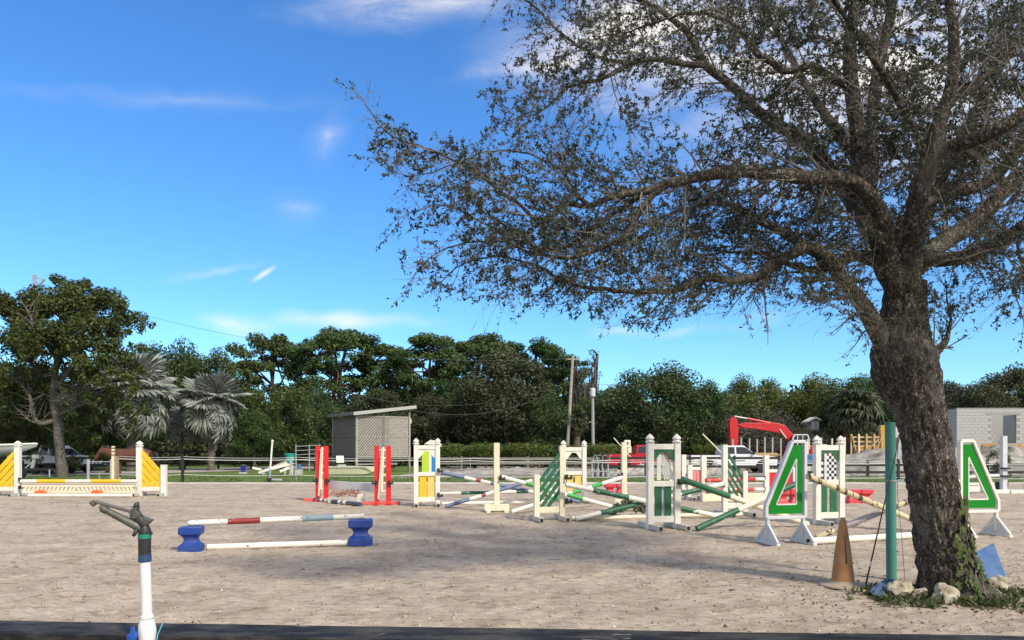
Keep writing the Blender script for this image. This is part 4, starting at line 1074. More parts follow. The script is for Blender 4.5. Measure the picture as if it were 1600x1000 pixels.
def single_post(label, x, yb, ytop, rot, cupz, cs, m=None, fw=.62):
    D = GD(yb); k = D / FPX; h = (yb - ytop) * k; m = m or PC
    e = thing('jump_standard', label, 'jump standard', G(x, yb), rot, 'single post jump standards')
    post(e, 0, h, .14, m)
    mb = MB(); mb.box((0, -.09, .12), (fw, .05, .16)); mb.box((0, .09, .12), (fw, .05, .16)); mb.build('foot', m, e, bevel=.006)
    for s in (-1, 1):
        mb = MB(); mb.box((s * fw * .36, -.02, .03), (.10, .55, .06)); mb.build('skid', m, e, bevel=.005)
    for z in cupz: cup(e, cs * .085, z, cs)
    return e
single_post('cream single post standard right of the yellow and white one', 776, 800, 693, R(6), [.84], 1)
single_post('cream single post standard in front of the red pickup bed', 975, 791, 692, R(6), [.86], -1, fw=.5)

def wing(label, xt, xs, yb, ytop, yshort, rot, slats, sm, wood, cupz, cs, w=.12, diag=True, fl=.95, nsl=5, cap=None, thick=.15):
    """tall post and short outer post joined by slanting slats"""
    D = GD(yb); k = D / FPX; ht = (yb - ytop) * k; hs_ = (yb - yshort) * k
    e = thing('jump_wing', label, 'jump wing', G(xt, yb), rot, 'slatted jump wings')
    dx = (xs - xt) * k / math.cos(rot)
    post(e, 0, ht, w, wood, cap=cap); post(e, dx, hs_, w, wood)
    for x in (0, dx): foot(e, x, fl)
    mb = MB(); mb.box((dx / 2, 0, .24), (abs(dx) - w, .07, .13)); mb.build('rail', wood, e, bevel=.005)
    s = 1 if dx > 0 else -1; x0 = s * w / 2; x1 = dx - s * w / 2
    for j in range(nsl):
        zt = ht - .10 - j * slats; zb = zt - (ht - hs_) * 1.0 
        if diag == 2: zb = zt - abs(dx) * .92
        a = Vector((x0, 0, zt - thick / 2)); b = Vector((x1, 0, zb - thick / 2))
        lo = .31
        poly = [(x0, zt), (x1, zb), (x1, zb - thick), (x0, zt - thick)]
        # clip to the bottom rail
        if min(zt, zb) - thick < lo:
            def cut(p, q):
                t = (lo - p[1]) / (q[1] - p[1]); return (p[0] + (q[0] - p[0]) * t, lo)
            outp = []
            for i_ in range(4):
                p, q = poly[i_], poly[(i_ + 1) % 4]
                if p[1] >= lo: outp.append(p)
                if (p[1] >= lo) != (q[1] >= lo): outp.append(cut(p, q))
            poly = outp
        if len(poly) < 3: continue
        mb = MB(); mb.prism(poly, -.014, .014); mb.build('slat', sm, e)
    for z in cupz: cup(e, -s * (w / 2 + .02), z, -s)
    return e
wing('green slatted wing with cream posts, left end of the worn green cross rails', 878, 838, 813, 698, 742, R(12), .205, PGR, PC, [.95, .42], 1, nsl=5, diag=1, thick=.13)
wing('green slatted wing with white posts, in front of the white pickup', 1132, 1165, 806, 696, 737, R(10), .205, PGR, PW, [.72], 1, nsl=5, diag=1, thick=.10)
# yellow wings far left
wing('yellow boarded wing with white acorn-capped post, right end of the yellow jump', 218, 255, 775, 697, 727, R(4), .262, PY, PW, [.55, .28], 1, w=.17, nsl=6, cap=.18, thick=.222, diag=2)
wing('yellow boarded wing with white acorn-capped post, at the left edge', 28, -12, 775, 697, 727, R(4), .262, PY, PW, [.55, .28], 1, w=.17, nsl=6, cap=.18, thick=.222, diag=2)

# --- yellow jump rails
P1 = W(33, 752, 24.6); P2 = W(216, 752, 24.6)
pole('yellow and white striped rail on the yellow winged jump', P1, P2, .062, PW, [(.14, .385, PY), (.60, .86, PY)])
pl = thing('slotted_plank', 'cream slotted plank hanging under the yellow and white rail', 'plank', W(34, 764, 24.62))
Lp = (P2 - P1).length * .97; zh = .265
for (z, hh) in ((zh / 2 - .035, .07), (-zh / 2 + .035, .07)):
    mb = MB(); mb.box((Lp / 2, 0, z), (Lp, .04, hh)); mb.build('edge', PC, pl)
for j in range(27):
    x = .12 + (Lp - .24) * j / 26; s = .035 if j < 13 else -.035
    mb = MB(); mb.prism([(x - .045 - s, -.064), (x + .045 - s, -.064), (x + .045 + s, .064), (x - .045 + s, .064)], -.015, .015); mb.build('slat', PC, pl)
mb = MB(); mb.box((Lp / 2, .028, 0), (Lp, .012, .20)); mb.build('backing', PG, pl)
pole('white ground rail under the yellow jump', G(45, 777) + Vector((0, 0, .06)), G(206, 777) + Vector((0, 0, .06)), .06, PW)
for (x, lab) in ((63, 'orange rail rest under the left of the yellow jump'), (151, 'orange rail rest under the middle of the yellow jump')):
    e = G(x, 776.7); mb = MB(); mb.prism([(-.20, 0), (.20, 0), (.19, .12), (.12, .21), (0, .24), (-.12, .21), (-.19, .12)], -.08, .10)
    o = mb.build('rail_rest', mat('orange_plastic', (.75, .13, .03), .5, var=.1), None, loc=e, bevel=.02); tag(o, lab, 'rail rest', 'orange rail rests')

# --- blue blocks and their rails
def block_mesh(m, name='spool'):
    mb = MB(); n = 4
    # waisted block: square ends with cut corners, narrow waist
    def ring(w, d, z, c=.16): 
        a, b = w / 2, d / 2; k = c * w
        return [(-a + k, -b, z), (a - k, -b, z), (a, -b + k, z), (a, b - k, z), (a - k, b, z), (-a + k, b, z), (-a, b - k, z), (-a, -b + k, z)]
    prof = [(.365, 0), (.37, .01), (.37, .115), (.315, .135), (.255, .165), (.228, .195), (.222, .215), (.228, .235), (.255, .265), (.315, .295), (.37, .315), (.37, .42), (.365, .43)]
    R_ = [ring(w, w * .95, z, .10 if .12 < z < .3 else .06) for w, z in prof]
    vs = [p for r in R_ for p in r]; fs = [tuple(range(7, -1, -1)), tuple(len(vs) - 8 + i for i in range(8))]
    for i in range(len(R_) - 1):
        for k in range(8): fs.append((i * 8 + k, i * 8 + (k + 1) % 8, i * 8 + 8 + (k + 1) % 8, i * 8 + 8 + k))
    mb.add(vs, fs); me = mb.mesh(name); me.materials.append(m); return me
BM_B = block_mesh(BLUE); BM_R = block_mesh(REDP)
def block(label, pos, rz, me, s=1.0, double=False, group='blue jump blocks', sz=1.0):
    e = thing('jump_block', label, 'jump block', pos, rz, group)
    for dx in ((-.19, .19) if double else (0,)):
        o = bpy.data.objects.new('spool', me); COL.objects.link(o); o.parent = e; o.location = (dx * s, 0, 0); o.scale = (s, s, s * sz)
        b = o.modifiers.new('bevel', 'BEVEL'); b.width = .006; b.segments = 2
    return e
block('blue waisted block under the left end of the low striped rail', G(291.5, 864) + Vector((0, .17, 0)), R(10), BM_B, .89)
block('blue waisted block under the right end of the low striped rail', G(560, 853.5) + Vector((0, .18, 0)), R(10), BM_B, 1.06, sz=.93)
A_ = G(288, 862); B_ = G(577, 852); A_ = Vector((A_.x, A_.y + .14, .428)); B_ = Vector((B_.x - .12, B_.y + .16, .468))
pole('white rail with maroon and pale blue bands resting on the blue blocks', A_, B_, .046, PWW, [(.215, .395, PMR), (.635, .815, PLB)])
A_ = G(324, 860); B_ = G(543, 852.5); A_.z = B_.z = .05
pole('chipped plain white rail on the sand between the blue blocks', A_, B_, .05, PWW)

# --- A rails (blue, white, red)
a = W(690, 738.5, 20.6); b = W(905, 784, 21.4); pole('cross rail with blue ends, falling from the yellow and white standard', a, b, .05, PW, [(0, .16, PBL), (.24, .275, PMR), (.345, .62, PBL), (.72, .76, PMR), (.84, 1, PBL)])
a = G(697, 794) + Vector((0, 0, .05)); b = W(880, 736, 21.2); pole('cross rail with blue ends, rising from the foot of the yellow and white standard', a, b, .05, PW, [(0, .19, PBL), (.285, .32, PMR), (.40, .63, PBL), (.72, .76, PMR), (.84, 1, PBL)])
a = W(688, 771, 20.9); b = W(882, 767, 21.8); pole('level green and white rail behind the blue cross rails', a, b, .045, PW, [(.16, .42, PGRW), (.60, .80, PGRW)])
a = G(690, 789.5) + Vector((0, 0, .05)); b = G(845, 787) + Vector((0, 0, .05)); pole('white ground rail under the blue cross rails', a, b, .05, PW)
# --- B rails (white with green band)
a = W(784, 745, 18.6); b = G(962, 797) + Vector((0, -.02, .06)); pole('white cross rail with bright green band falling from the cream post', a, b, .054, PW, [(.20, .40, PGB), (.56, .70, PGB)])
a = G(799, 803) + Vector((0, 0, .05)); b = W(972, 746, 19.9); pole('white cross rail with bright green band rising towards the red pickup', a, b, .054, PW, [(.31, .40, PGB), (.52, .60, PGB), (.70, .80, PGB)])
# --- C rails (worn dark green)
a = W(884, 757, 16.2); b = G(1122, 810) + Vector((0, 0, .05)); pole('worn cross rail with dark green middle falling from the green slatted wing', a, b, .055, PWW, [(.17, .40, PGRW), (.72, .86, PGRW)])
a = G(900, 814.5) + Vector((0, 0, .05)); b = W(1130, 756, 17.2); pole('worn white and green cross rail resting on the sand by the green slatted wing', a, b, .055, PWW, [(.16, .44, PGRW), (.70, .84, PGRW)])
a = G(893, 814) + Vector((0, .05, .05)); b = G(1160, 807) + Vector((0, .05, .05)); pole('long cream ground rail under the worn green cross rails', a, b, .052, PC)
# --- D rails (green and cream)
a = W(1066, 749, 14.3); b = G(1262, 823) + Vector((0, 0, .05)); pole('cross rail, dark green then cream, falling from the dark green standard', a, b, .058, PC, [(0, .36, PGR)])
a = G(1089, 830) + Vector((0, 0, .05)); b = W(1270, 744, 15.0); pole('cross rail with dark green lower end rising to the checkered standard', a, b, .058, PC, [(0, .345, PGRW), (.72, .84, PGRW)])
# --- F red jump far back
def red_wing(label, xt, xs, yb, ytop, yshort, pm):
    D = GD(yb); k = D / FPX; e = thing('jump_wing', label, 'jump wing', G(xt, yb), R(5), 'red panelled wings')
    ht = (yb - ytop) * k; hs_ = (yb - yshort) * k; dx = (xs - xt) * k
    post(e, 0, ht, .16, PW); post(e, dx, hs_, .14, PW)
    for x in (0, dx): foot(e, x, .9)
    s = 1 if dx > 0 else -1
    for z in (hs_ - .1, .2):
        mb = MB(); mb.box((dx / 2, 0, z), (abs(dx) - .15, .06, .10)); mb.build('rail', PW, e)
    for f in (.3, .72):
        mb = MB(); mb.box((dx * f, .01, (hs_ - .1) / 2 + .1), (abs(dx) * .36, .03, hs_ - .40)); mb.build('board', pm, e)
    cup(e, -s * .1, .62, -s); cup(e, -s * .1, .26, -s)
    return e
red_wing('white wing with faded pink boards left of the green slatted white wing', 1099, 1077, 781, 712, 727, PPK)
red_wing('white wing with red boards partly behind the dark green standard', 1068, 1048, 769, 711, 728, PR)
red_wing('white wing with red and pink boards partly behind the left emerald wing', 1197, 1243, 777, 712, 731, PR)
a = W(1103, 750.5, 22.6); b = W(1193, 748.5, 23.6); pole('upper red rail with white ends on the red jump', a, b, .055, PW, [(0, .42, PRW), (.5, .84, PR)])
a = W(1103, 766, 22.6); b = W(1193, 764.5, 23.6); pole('lower worn red and white rail on the red jump', a, b, .055, PW, [(0, .30, PRW), (.45, .82, PRW)])
a = G(1096, 784) + Vector((0, 0, .12)); b = G(1196, 782) + Vector((0, 0, .12))
mb = MB(); mb.beam((0, 0, 0), b - a, .16, .22); o = mb.build('plank', PC, None, loc=a); tag(o, 'long cream box plank on the sand under the red jump', 'plank')
block('pair of red blocks on the sand left of the dark green standard', G(961, 773.5), R(4), BM_R, 1.0, True, 'red jump blocks', .9)
block('pair of red blocks seen through the left emerald wing', G(1231, 793), R(4), BM_R, .95, True, 'red jump blocks', 1.25)
block('pair of red blocks seen between the checkered standard and the teal pole', G(1341, 786), R(4), BM_R, 1.02, True, 'red jump blocks', .9)

# --- E: emerald wings
def em_wing(label, mirror, xa, yb, ytop, wpx, rot, edge_m):
    D = GD(yb); k = D / FPX; h = (yb - ytop) * k; w = wpx * k
    e = thing('jump_wing', label, 'jump wing', G(xa, yb), rot, 'emerald triangle wings')
    s = -1 if mirror else 1           # vertical edge at x=0, slanting edge towards -s
    def pt(u, v): return (-s * u * w, v * h)
    zb = .26; zt = 1.0
    out_ = [pt(0, zt), pt(.33, zt), pt(1.0, .37), pt(1.0, zb), pt(0, zb)]
    th = .09
    def bar(a, b, wd, nm='edge', dep=th, m=None):
        mb = MB(); mb.beam((a[0], 0, a[1]), (b[0], 0, b[1]), dep, wd, up=(0.0001, 0, 1) if abs(b[0] - a[0]) > abs(b[1] - a[1]) * .2 else (1, 0, 0)); mb.build(nm, m or edge_m, e, bevel=.008)
    for i_ in range(5): bar(out_[i_], out_[(i_ + 1) % 5], .055)
    # emerald face around the triangular window
    I = [pt(.07, zt - .035), pt(.31, zt - .035), pt(.93, .37), pt(.93, zb + .035), pt(.07, zb + .035)]
    T = [pt(.22, .83), pt(.74, .385), pt(.22, .385)]
    tri_v = [(x, -.012, z) for x, z in I + T] + [(x, .012, z) for x, z in I + T]
    fs = [(0, 1, 5), (1, 2, 6, 5), (2, 3, 6), (3, 4, 7, 6), (4, 0, 5, 7)]
    mb = MB(); mb.add(tri_v, fs + [tuple(8 + q for q in reversed(f)) for f in fs] + [(5, 6, 14, 13), (6, 7, 15, 14), (7, 5, 13, 15)]); mb.build('panel', PEM, e)
    for i_ in range(3): bar(T[i_], T[(i_ + 1) % 3], .026, 'window_trim', .034)
    # splayed legs with gussets
    for u in (.04, .96):
        x = pt(u, 0)[0]
        mb = MB(); mb.box((x, 0, (.06 + zb * h) / 2 + .03), (.05, .07, zb * h - .06)); o = mb.build('leg', edge_m, e, bevel=.006)
        mb = MB(); mb.box((x, 0, .025), (.07, .70, .05)); mb.build('foot', edge_m, o, bevel=.008)
        mb = MB()
        for q in (-1, 1): mb.beam((x, q * .03, zb * h * .72), (x, q * .32, .05), .045, .035, up=(1, 0, 0))
        mb.build('strut', edge_m, o)
        mb = MB(); mb.add([(x - .006, -.29, .05), (x - .006, .29, .05), (x - .006, 0, zb * h * .62), (x + .006, -.29, .05), (x + .006, .29, .05), (x + .006, 0, zb * h * .62)], [(0, 1, 2), (5, 4, 3), (0, 2, 5, 3), (1, 4, 5, 2)]); mb.build('gusset', PGL, o)  # gusset greyed to paint in its recessed shade
    return e
em_wing('emerald trapezoid wing with triangular window, left of the traffic cone', False, 1257, 849, 690, 66, R(11), PGL)  # grey edging paints the oak's shade onto white plastic
em_wing('emerald trapezoid wing with triangular window, right of the oak trunk', True, 1500, 838, 689, 66, R(9), PW)
a = W(1262, 744, 12.1); b = G(1478, 838) + Vector((0, 0, .05)); pole('flaking cream cross rail falling from the left emerald wing', a, b, .052, PYW)
a = G(1281, 846) + Vector((0, .15, .05)); b = W(1498, 752, 13.2); pole('flaking cream and grey cross rail rising behind the teal pole', a, b, .052, PYW, [(.12, .44, PGP), (.62, .72, PGP)])
a = G(1263, 851.5) + Vector((0, 0, .06)); b = G(1474, 839) + Vector((0, 0, .06)); pole('white hollow ground rail running behind the traffic cone', a, b, .06, PW, hollow=True)

# --- red schooling frames
def ladder(label, xl, xr, yb, ytop, rot):
    D = GD(yb); k = D / FPX; w = (xr - xl) * k; h = (yb - ytop) * k
    e = thing('jump_standard', label, 'jump standard', G((xl + xr) / 2, yb), rot, 'red schooling standards')
    for s in (-1, 1): post(e, s * w / 2, h, .135, PR, z0=.05)
    mb = MB(); mb.box((-.05, 0, .045), (w + .75, .16, .09)); mb.build('foot', mat('faded_red_foot', (.62, .10, .09), .55, var=.12), e, bevel=.008)
    for s in (-1, 1):
        mb = MB(); mb.box((s * w / 2, 0, .04), (.10, .8, .075)); mb.build('skid', PR, e, bevel=.006)
    for j in range(6):
        z = h - .10 - j * .235; mb = MB(); mb.box((0, -.02, z), (w - .13, .05, .055)); mb.build('rung', PC, e)
    mb = MB(); mb.beam((-.02, -.08, .36), (.02, -.08, h - .02), .05, .06, up=(1, 0, 0)); mb.build('stile', PC, e)
    mb = MB(); mb.beam((-w * .36, -.085, .16), (.0, -.135, h - .08), .05, .05, up=(1, 0, 0)); mb.build('stile', mat('pinkish_wood', (.70, .48, .38), .6, var=.1), e)
    cup(e, w / 2 + .02, .62, 1); cup(e, -w / 2 - .02, .62, -1)
    return e
ladder('red two-post schooling standard with cream rungs, left of the flower box', 497, 509.5, 783, 697.5, R(6))
ladder('red two-post schooling standard with cream rungs, right of the flower box', 589, 607, 788.5, 697.5, R(6))
mb = MB(); a = W(511, 757, 22.9); b = W(587, 762, 21.9); mb.beam((0, 0, 0), b - a, .05, .25); o = mb.build('plank', PGL, None, loc=a, bevel=.006); tag(o, 'pale grey plank hung between the red schooling standards', 'plank')
a = G(492, 783.5) + Vector((0, 0, .06)); b = G(564, 791.5) + Vector((0, 0, .06)); pole('dark grey ground rail with white and maroon bands by the red standards', a, b, .06, PDG, [(.15, .21, PW), (.25, .32, PW), (.21, .25, PMR), (.55, .61, PW), (.61, .65, PMR), (.65, .72, PW)])
fb = thing('flower_box', 'grey flower box with faded red flowers between the red standards', 'flower box', G(538, 786.5), R(-10))
mb = MB(); mb.box((0, 0, .09), (.95, .22, .18)); mb.build('box', PG, fb, bevel=.01)
mb = MB(); mb.box((.52, -.02, .14), (.15, .2, .28)); mb.build('end_block', PW, fb, bevel=.01)
rf = np.random.RandomState(9)
C = [((x, 0, .30 + .03 * math.sin(x * 9)), .12) for x in (-.36, -.2, -.1, .0, .12, .22, .32, .4)]
Vv, Ff = cards(C, 300, .035, .075, rf); o = np_mesh('flowers', Vv, Ff, leafmat('faded_red_flower', (.36, .06, .05), (.42, .14, .12), .7, .2, 4.0), fb); o['kind'] = 'stuff'
# leafy brush lying over the worn rails
bf = thing('brush_filler', 'grey-green leafy brush lying over the worn green rails', 'brush', G(986, 806), 0)
C = [((x, rl.uniform(-.15, .15), rl.uniform(.08, .3)), rl.uniform(.08, .15)) for x in (-.45, -.35, -.25, -.1, 0, .1, .2, .3, .36)]
Vv, Ff = cards(C, 900, .05, .12, rf); o = np_mesh('foliage', Vv, Ff, leafmat('brush_leaf', (.10, .12, .07), (.20, .21, .14), .6, .2, 4.0), bf); o['kind'] = 'stuff'
mb = MB(); mb.tube([(-.5, 0, .05), (-.1, .05, .12), (.3, -.02, .1)], .012, 5); mb.build('stem', M_TWIG, bf)
of = thing('flower_clump', 'orange-red flowers lying under the rails of the red jump', 'flowers', G(1143, 777), 0)
C = [((x, 0, .12), .12) for x in (-.25, -.1, .1, .25)]
Vv, Ff = cards(C, 320, .05, .1, rf); o = np_mesh('petals', Vv, Ff, leafmat('orange_flower', (.50, .10, .04), (.55, .16, .06), .6, .2, 4.0), of); o['kind'] = 'stuff'
mb = MB(); mb.box((0, 0, .03), (.5, .12, .06)); mb.build('tray', PG, of)

# --- far right grey posts
def grey_std(label, x, yb, ytop):
    D = GD(yb); k = D / FPX; h = (yb - ytop) * k; e = thing('jump_standard', label, 'jump standard', G(x, yb), R(3), 'grey post standards')
    post(e, 0, h, .17, PGL)
    mb = MB(); mb.box((.05, -.05, .07), (1.5, .14, .14)); mb.build('foot', PW, e, bevel=.01)
    for z in (.62, .90): 
        mb = MB(); mb.box((0, -.1, z), (.30, .14, .06)); mb.build('jump_cup', BLK, e)
    return e
grey_std('pale grey post standard beside the small potted tree', 1568, 771, 682)
grey_std('pale grey post standard cut by the right edge', 1606, 771, 680)
pt_ = thing('potted_tree', 'small leafy tree in a dark pot behind the grey post standard', 'potted tree', G(1573, 766) + Vector((0, .3, 0)), 0)
mb = MB(); mb.lathe([(.16, 0), (.2, .05), (.23, .3), (.22, .3)], 14); mb.build('pot', BLK, pt_, smooth=False)
mb = MB(); mb.tube([(0, 0, .28), (-.03, 0, .7), (-.06, 0, 1.2)], [.025, .02, .012], 6); mb.build('trunk', M_BARK2, pt_)
C = [((-.1 + rl.uniform(-.4, .35), rl.uniform(-.3, .3), 1.05 + rl.uniform(-.35, .5)), rl.uniform(.1, .2)) for _ in range(16)]
Vv, Ff = cards(C, 700, .06, .13, rf); o = np_mesh('crown', Vv, Ff, leafmat('potted_leaf', (.05, .07, .05), (.10, .12, .09), .5, .2, 4.0), pt_); o['kind'] = 'stuff'
a = G(1518, 772) + Vector((0, .3, .1)); mb = MB(); mb.box((0, 0, .1), (.75, .35, .26)); mb.box((0, 0, .235), (.82, .42, .05)); o = mb.build('planter_box', PW, None, loc=a, bevel=.01); tag(o, 'white planter box seen behind the right emerald wing', 'planter')
a = W(1500, 746, 27); b = W(1566, 743, 27); pole('white rail hung behind the right emerald wing', a, b, .06, PW)
# ------------------------------------------------------------------ foreground things
BLKW = mat('black_fence_paint', (.011, .011, .012), .62, var=.3, scale=6, xs=.22, dirt=(.10, .093, .082), dscale=16, damt=.85, wear=(.17, .16, .14), wscale=22, wamt=.675, bump=.5, bscale=60, spec=.22)
ff = thing('board_fence', 'black board fence along the bottom edge, its top rail crossing the picture', 'fence', (0, 0, 0))
a = W(-500, 972, 3.30); b = W(2100, 1012, 2.96)
mb = MB(); 
d_ = (b - a); n_ = 40; vs = []
for i in range(n_ + 1):
    p = a + d_ * (i / n_); wob = noise.noise((i * .21, 0, 4)) * .003
    vs += [(p.x, p.y + .07, p.z + .012 + wob), (p.x, p.y - .07, p.z - .008 + wob), (p.x, p.y - .072, p.z - .05), (p.x, p.y + .07, p.z - .04)]
fs = []
for i in range(n_):
    for k in range(4): fs.append((i * 4 + k, i * 4 + 4 + k, i * 4 + 4 + (k + 1) % 4, i * 4 + (k + 1) % 4))
fs += [(3, 2, 1, 0), tuple(n_ * 4 + k for k in range(4))]
mb.add(vs, fs); mb.build('rail', BLKW, ff, bevel=.004)
mb = MB(); mb.beam(a + Vector((0, .03, -.32)), b + Vector((0, .03, -.32)), .04, .14); mb.build('rail', BLKW, ff, bevel=.004)
for t in (.02, .26, .5, .74, .98):
    p = a + d_ * t; mb = MB(); mb.box((p.x, p.y + .11, (p.z - .05) / 2), (.10, .10, p.z - .05)); mb.build('post', BLKW, ff, bevel=.006)

# sprinkler on its riser, in front of the rail
SD = 3.0
PVC = mat('pvc_white', (.70, .70, .68), .35, var=.04, dirt=(.5, .48, .42), damt=.3)
GUN = mat('cast_grey', (.14, .132, .115), .48, var=.25, scale=20, metal=.55, dirt=(.10, .09, .07), damt=.6, bump=.3, bscale=90)
GUN2 = mat('dark_cast', (.035, .034, .032), .5, var=.3, metal=.3)
sp = thing('sprinkler', 'white pipe riser with a cast impact sprinkler head, left foreground', 'sprinkler', (W(229, 1000, SD).x, SD, 0))
so = sp.location.copy()
def S(x, y, dy=0.0): return W(x, y, SD) - so + Vector((0, dy, 0))
mb = MB(); mb.tube([Vector((.004, 0, .0)), S(230, 985), S(228.5, 930), S(226.5, 878)], .0212, 20); mb.build('riser_pipe', PVC, sp, smooth=False, auto=50)
mb = MB(); mb.tube([S(229.5, 966), S(229, 961)], .0270, 20); mb.tube([S(230, 1010), S(230, 995), S(230, 985), S(229.5, 975), S(229.5, 967)], [.026, .033, .035, .032, .027], 20); mb.build('ball_valve', PVC, sp, auto=50)
VB = mat('valve_blue', (.01, .07, .34), .4)
mb = MB(); mb.tube([S(217, 1000, -.055), S(217, 989, -.058), S(218, 987, -.04)], [.017, .019, .016], 12); mb.beam(S(219, 996, -.066), S(219.5, 974, -.06), .012, .012, up=(1, 0, 0)); mb.build('valve_handle', VB, sp)
mb = MB(); mb.tube([S(226.5, 877), S(226.2, 866)], .0252, 20); mb.build('collar', mat('collar_blue', (.02, .05, .13), .5), sp, auto=50)
mb = MB(); mb.tube([S(226.2, 866), S(226, 852), S(226, 840)], [.0240, .0243, .0246], 20); mb.tube([S(226, 833), S(226, 828), S(225, 822)], [.0246, .0235, .019], 20); mb.build('adapter', GUN2, sp, auto=50)
mb = MB(); mb.tube([S(226, 841), S(226, 834)], .0252, 20); mb.build('collar', mat('collar_green', (.01, .20, .12), .45), sp, auto=50)
mb = MB(); mb.tube([S(224, 826), S(222, 815), S(217, 806, -.01)], [.022, .021, .018], 14); mb.tube([S(217, 822, -.012), S(217, 832, -.03), S(214, 836, -.03)], [.009, .008, .007], 8); mb.build('swivel_body', GUN2, sp, smooth=True)
mb = MB(); mb.tube([S(222, 826, -.004), S(212, 820, -.008), S(190, 808, -.014), S(170, 797, -.02)], [.0185, .0175, .0145, .0125], 14); mb.tube([S(171, 797.5, -.02), S(164, 793.5, -.022)], [.0155, .0145], 14); mb.build('barrel', GUN, sp, smooth=False, auto=50)
mb = MB(); mb.beam(S(206, 800, .002), S(152, 783, -.02), .020, .011, up=(0, 0, 1)); mb.beam(S(152, 784, -.02), S(147.5, 788, -.02), .022, .022, up=(0, 0, 1)); mb.beam(S(165, 790, -.02), S(162, 795, -.02), .022, .016, up=(0, 0, 1)); mb.build('drive_arm', GUN, sp, bevel=.003)
mb = MB(); mb.add([S(203, 800, -.018), S(214, 793, -.018), S(222, 806, -.018), S(240, 812, -.018), S(230, 821, -.018), S(214, 814, -.018), S(203, 800, .012), S(214, 793, .012), S(222, 806, .012), S(240, 812, .012), S(230, 821, .012), S(214, 814, .012)],
   [(0, 1, 2, 3, 4, 5), (11, 10, 9, 8, 7, 6)] + [(i, i + 6, (i + 1) % 6 + 6, (i + 1) % 6) for i in range(6)]); mb.build('counterweight', GUN, sp, bevel=.003)
mb = MB(); mb.tube([S(208, 812, -.004), S(213, 798, -.004), S(214.5, 788, -.004), S(217, 784, -.004)], [.013, .013, .011, .003], 10); mb.build('spring_housing', GUN2, sp)
mb = MB()
sp_pts = [S(210 + 3.0 * t / 40, 811 - 20 * t / 40, -.004) + Vector((math.cos(t * .9), math.sin(t * .9), 0)) * .016 for t in range(41)]
mb.tube(sp_pts, .0022, 5); mb.build('spring', GUN, sp)
mb = MB(); mb.beam(S(231, 826, -.002), S(236, 836, .0), .012, .014, up=(1, 0, 0)); mb.build('trip_lever', GUN2, sp)
mb = MB(); mb.tube([W(254, 974, 3.05), W(247, 990, 3.04), W(244, 1004, 3.03)], .0022, 5); o = mb.build('twine', mat('cyan_twine', (.10, .50, .55), .6), None); tag(o, 'strand of cyan twine tied over the black rail beside the riser', 'twine')

# teal pole, whip, string, bracket
tp_ = thing('pole', 'faded teal round pole standing left of the oak trunk', 'pole', G(1393, 906))
TEAL = mat('faded_teal', (.040, .20, .165), .6, var=.16, scale=3, dirt=(.11, .26, .22), dscale=2.5, damt=.6, zstretch=.35, bump=.05)
mb = MB(); mb.tube([(0, 0, 0), (-.006, 0, .6), (-.012, 0, 1.3), (-.018, 0, 1.92)], .059, 22); mb.build('shaft', TEAL, tp_, auto=50)
k9 = GD(906) / FPX
mb = MB(); mb.lathe([(.060, 0), (.064, .005), (.064, .022), (.060, .028)], 22, (-.01, 0, 1.19)); mb.beam((.04, -.02, 1.20), (.15, .02, 1.21), .03, .035); mb.build('strap', mat('grey_strap', (.24, .26, .25), .6), tp_)
sgn = thing('paper_box', 'small white box with a hanging white strip fixed behind the teal pole', 'box', W(1402, 683, 9.13))
mb = MB(); mb.box((0, 0, .055), (.11, .05, .125)); mb.build('case', PVC, sgn, bevel=.004)
mb = MB(); mb.beam((.03, -.03, .03), (-.012, -.03, -.27), .012, .045, up=(1, 0, 0)); mb.build('strip', PVC, sgn)
mb = MB(); mb.box((.01, -.027, .07), (.03, .003, .02)); mb.build('mark', PDG, sgn)
wa = W(1352, 917, 8.5); wb = W(1409, 668, 8.75)
wh = thing('lunge_whip', 'thin black whip with a white band leaning across the teal pole', 'whip', wa)
mb = MB(); mb.tube([Vector((0, 0, 0)), (wb - wa) * .3, (wb - wa) * .7, wb - wa], [.0105, .008, .006, .0035], 7); mb.build('shaft', BLK, wh)
mb = MB(); mb.tube([(wb - wa) * .125, (wb - wa) * .155], .0115, 8); mb.build('band', PVC, wh)
mb = MB(); mb.tube([(wb - wa) * 1.0, wb - wa + Vector((-.02, .05, -.12)), W(1402, 770, 9.15) - wa, W(1409, 840, 9.1) - wa, W(1414, 908, 9.0) - wa], .0035, 5); mb.build('lash', mat('brown_cord', (.12, .075, .05), .8), wh)

# traffic cone
tcn = thing('traffic_cone', 'tall dirt-browned traffic cone on a round base beside the oak', 'cone', G(1317, 916), R(12))
CN = mat('dirty_cone', (.33, .16, .055), .75, var=.22, scale=5, dirt=(.30, .22, .14), dscale=3, damt=.75, bump=.15, bscale=25)
mb = MB(); mb.lathe([(.135, .02), (.128, .06), (.113, .2), (.094, .38), (.070, .55), (.044, .72), (.026, .79), (.022, .80), (.016, .795), (.012, .70)], 20, close=False); mb.build('cone', CN, tcn, auto=40)
mb = MB(); mb.lathe([(.24, 0), (.255, .006), (.25, .02), (.17, .035), (.14, .05), (.13, .07)], 20); mb.build('base', mat('cone_base', (.33, .27, .20), .9, var=.15), tcn)
mb = MB(); mb.add([(-.035, -.105, .28), (-.022, -.108, .28), (-.020, -.064, .60), (-.024, -.064, .60), (-.033, -.103, .28), (-.024, -.105, .28)], [(0, 1, 2, 3)]); mb.build('split', HOLE_SHADE, tcn)

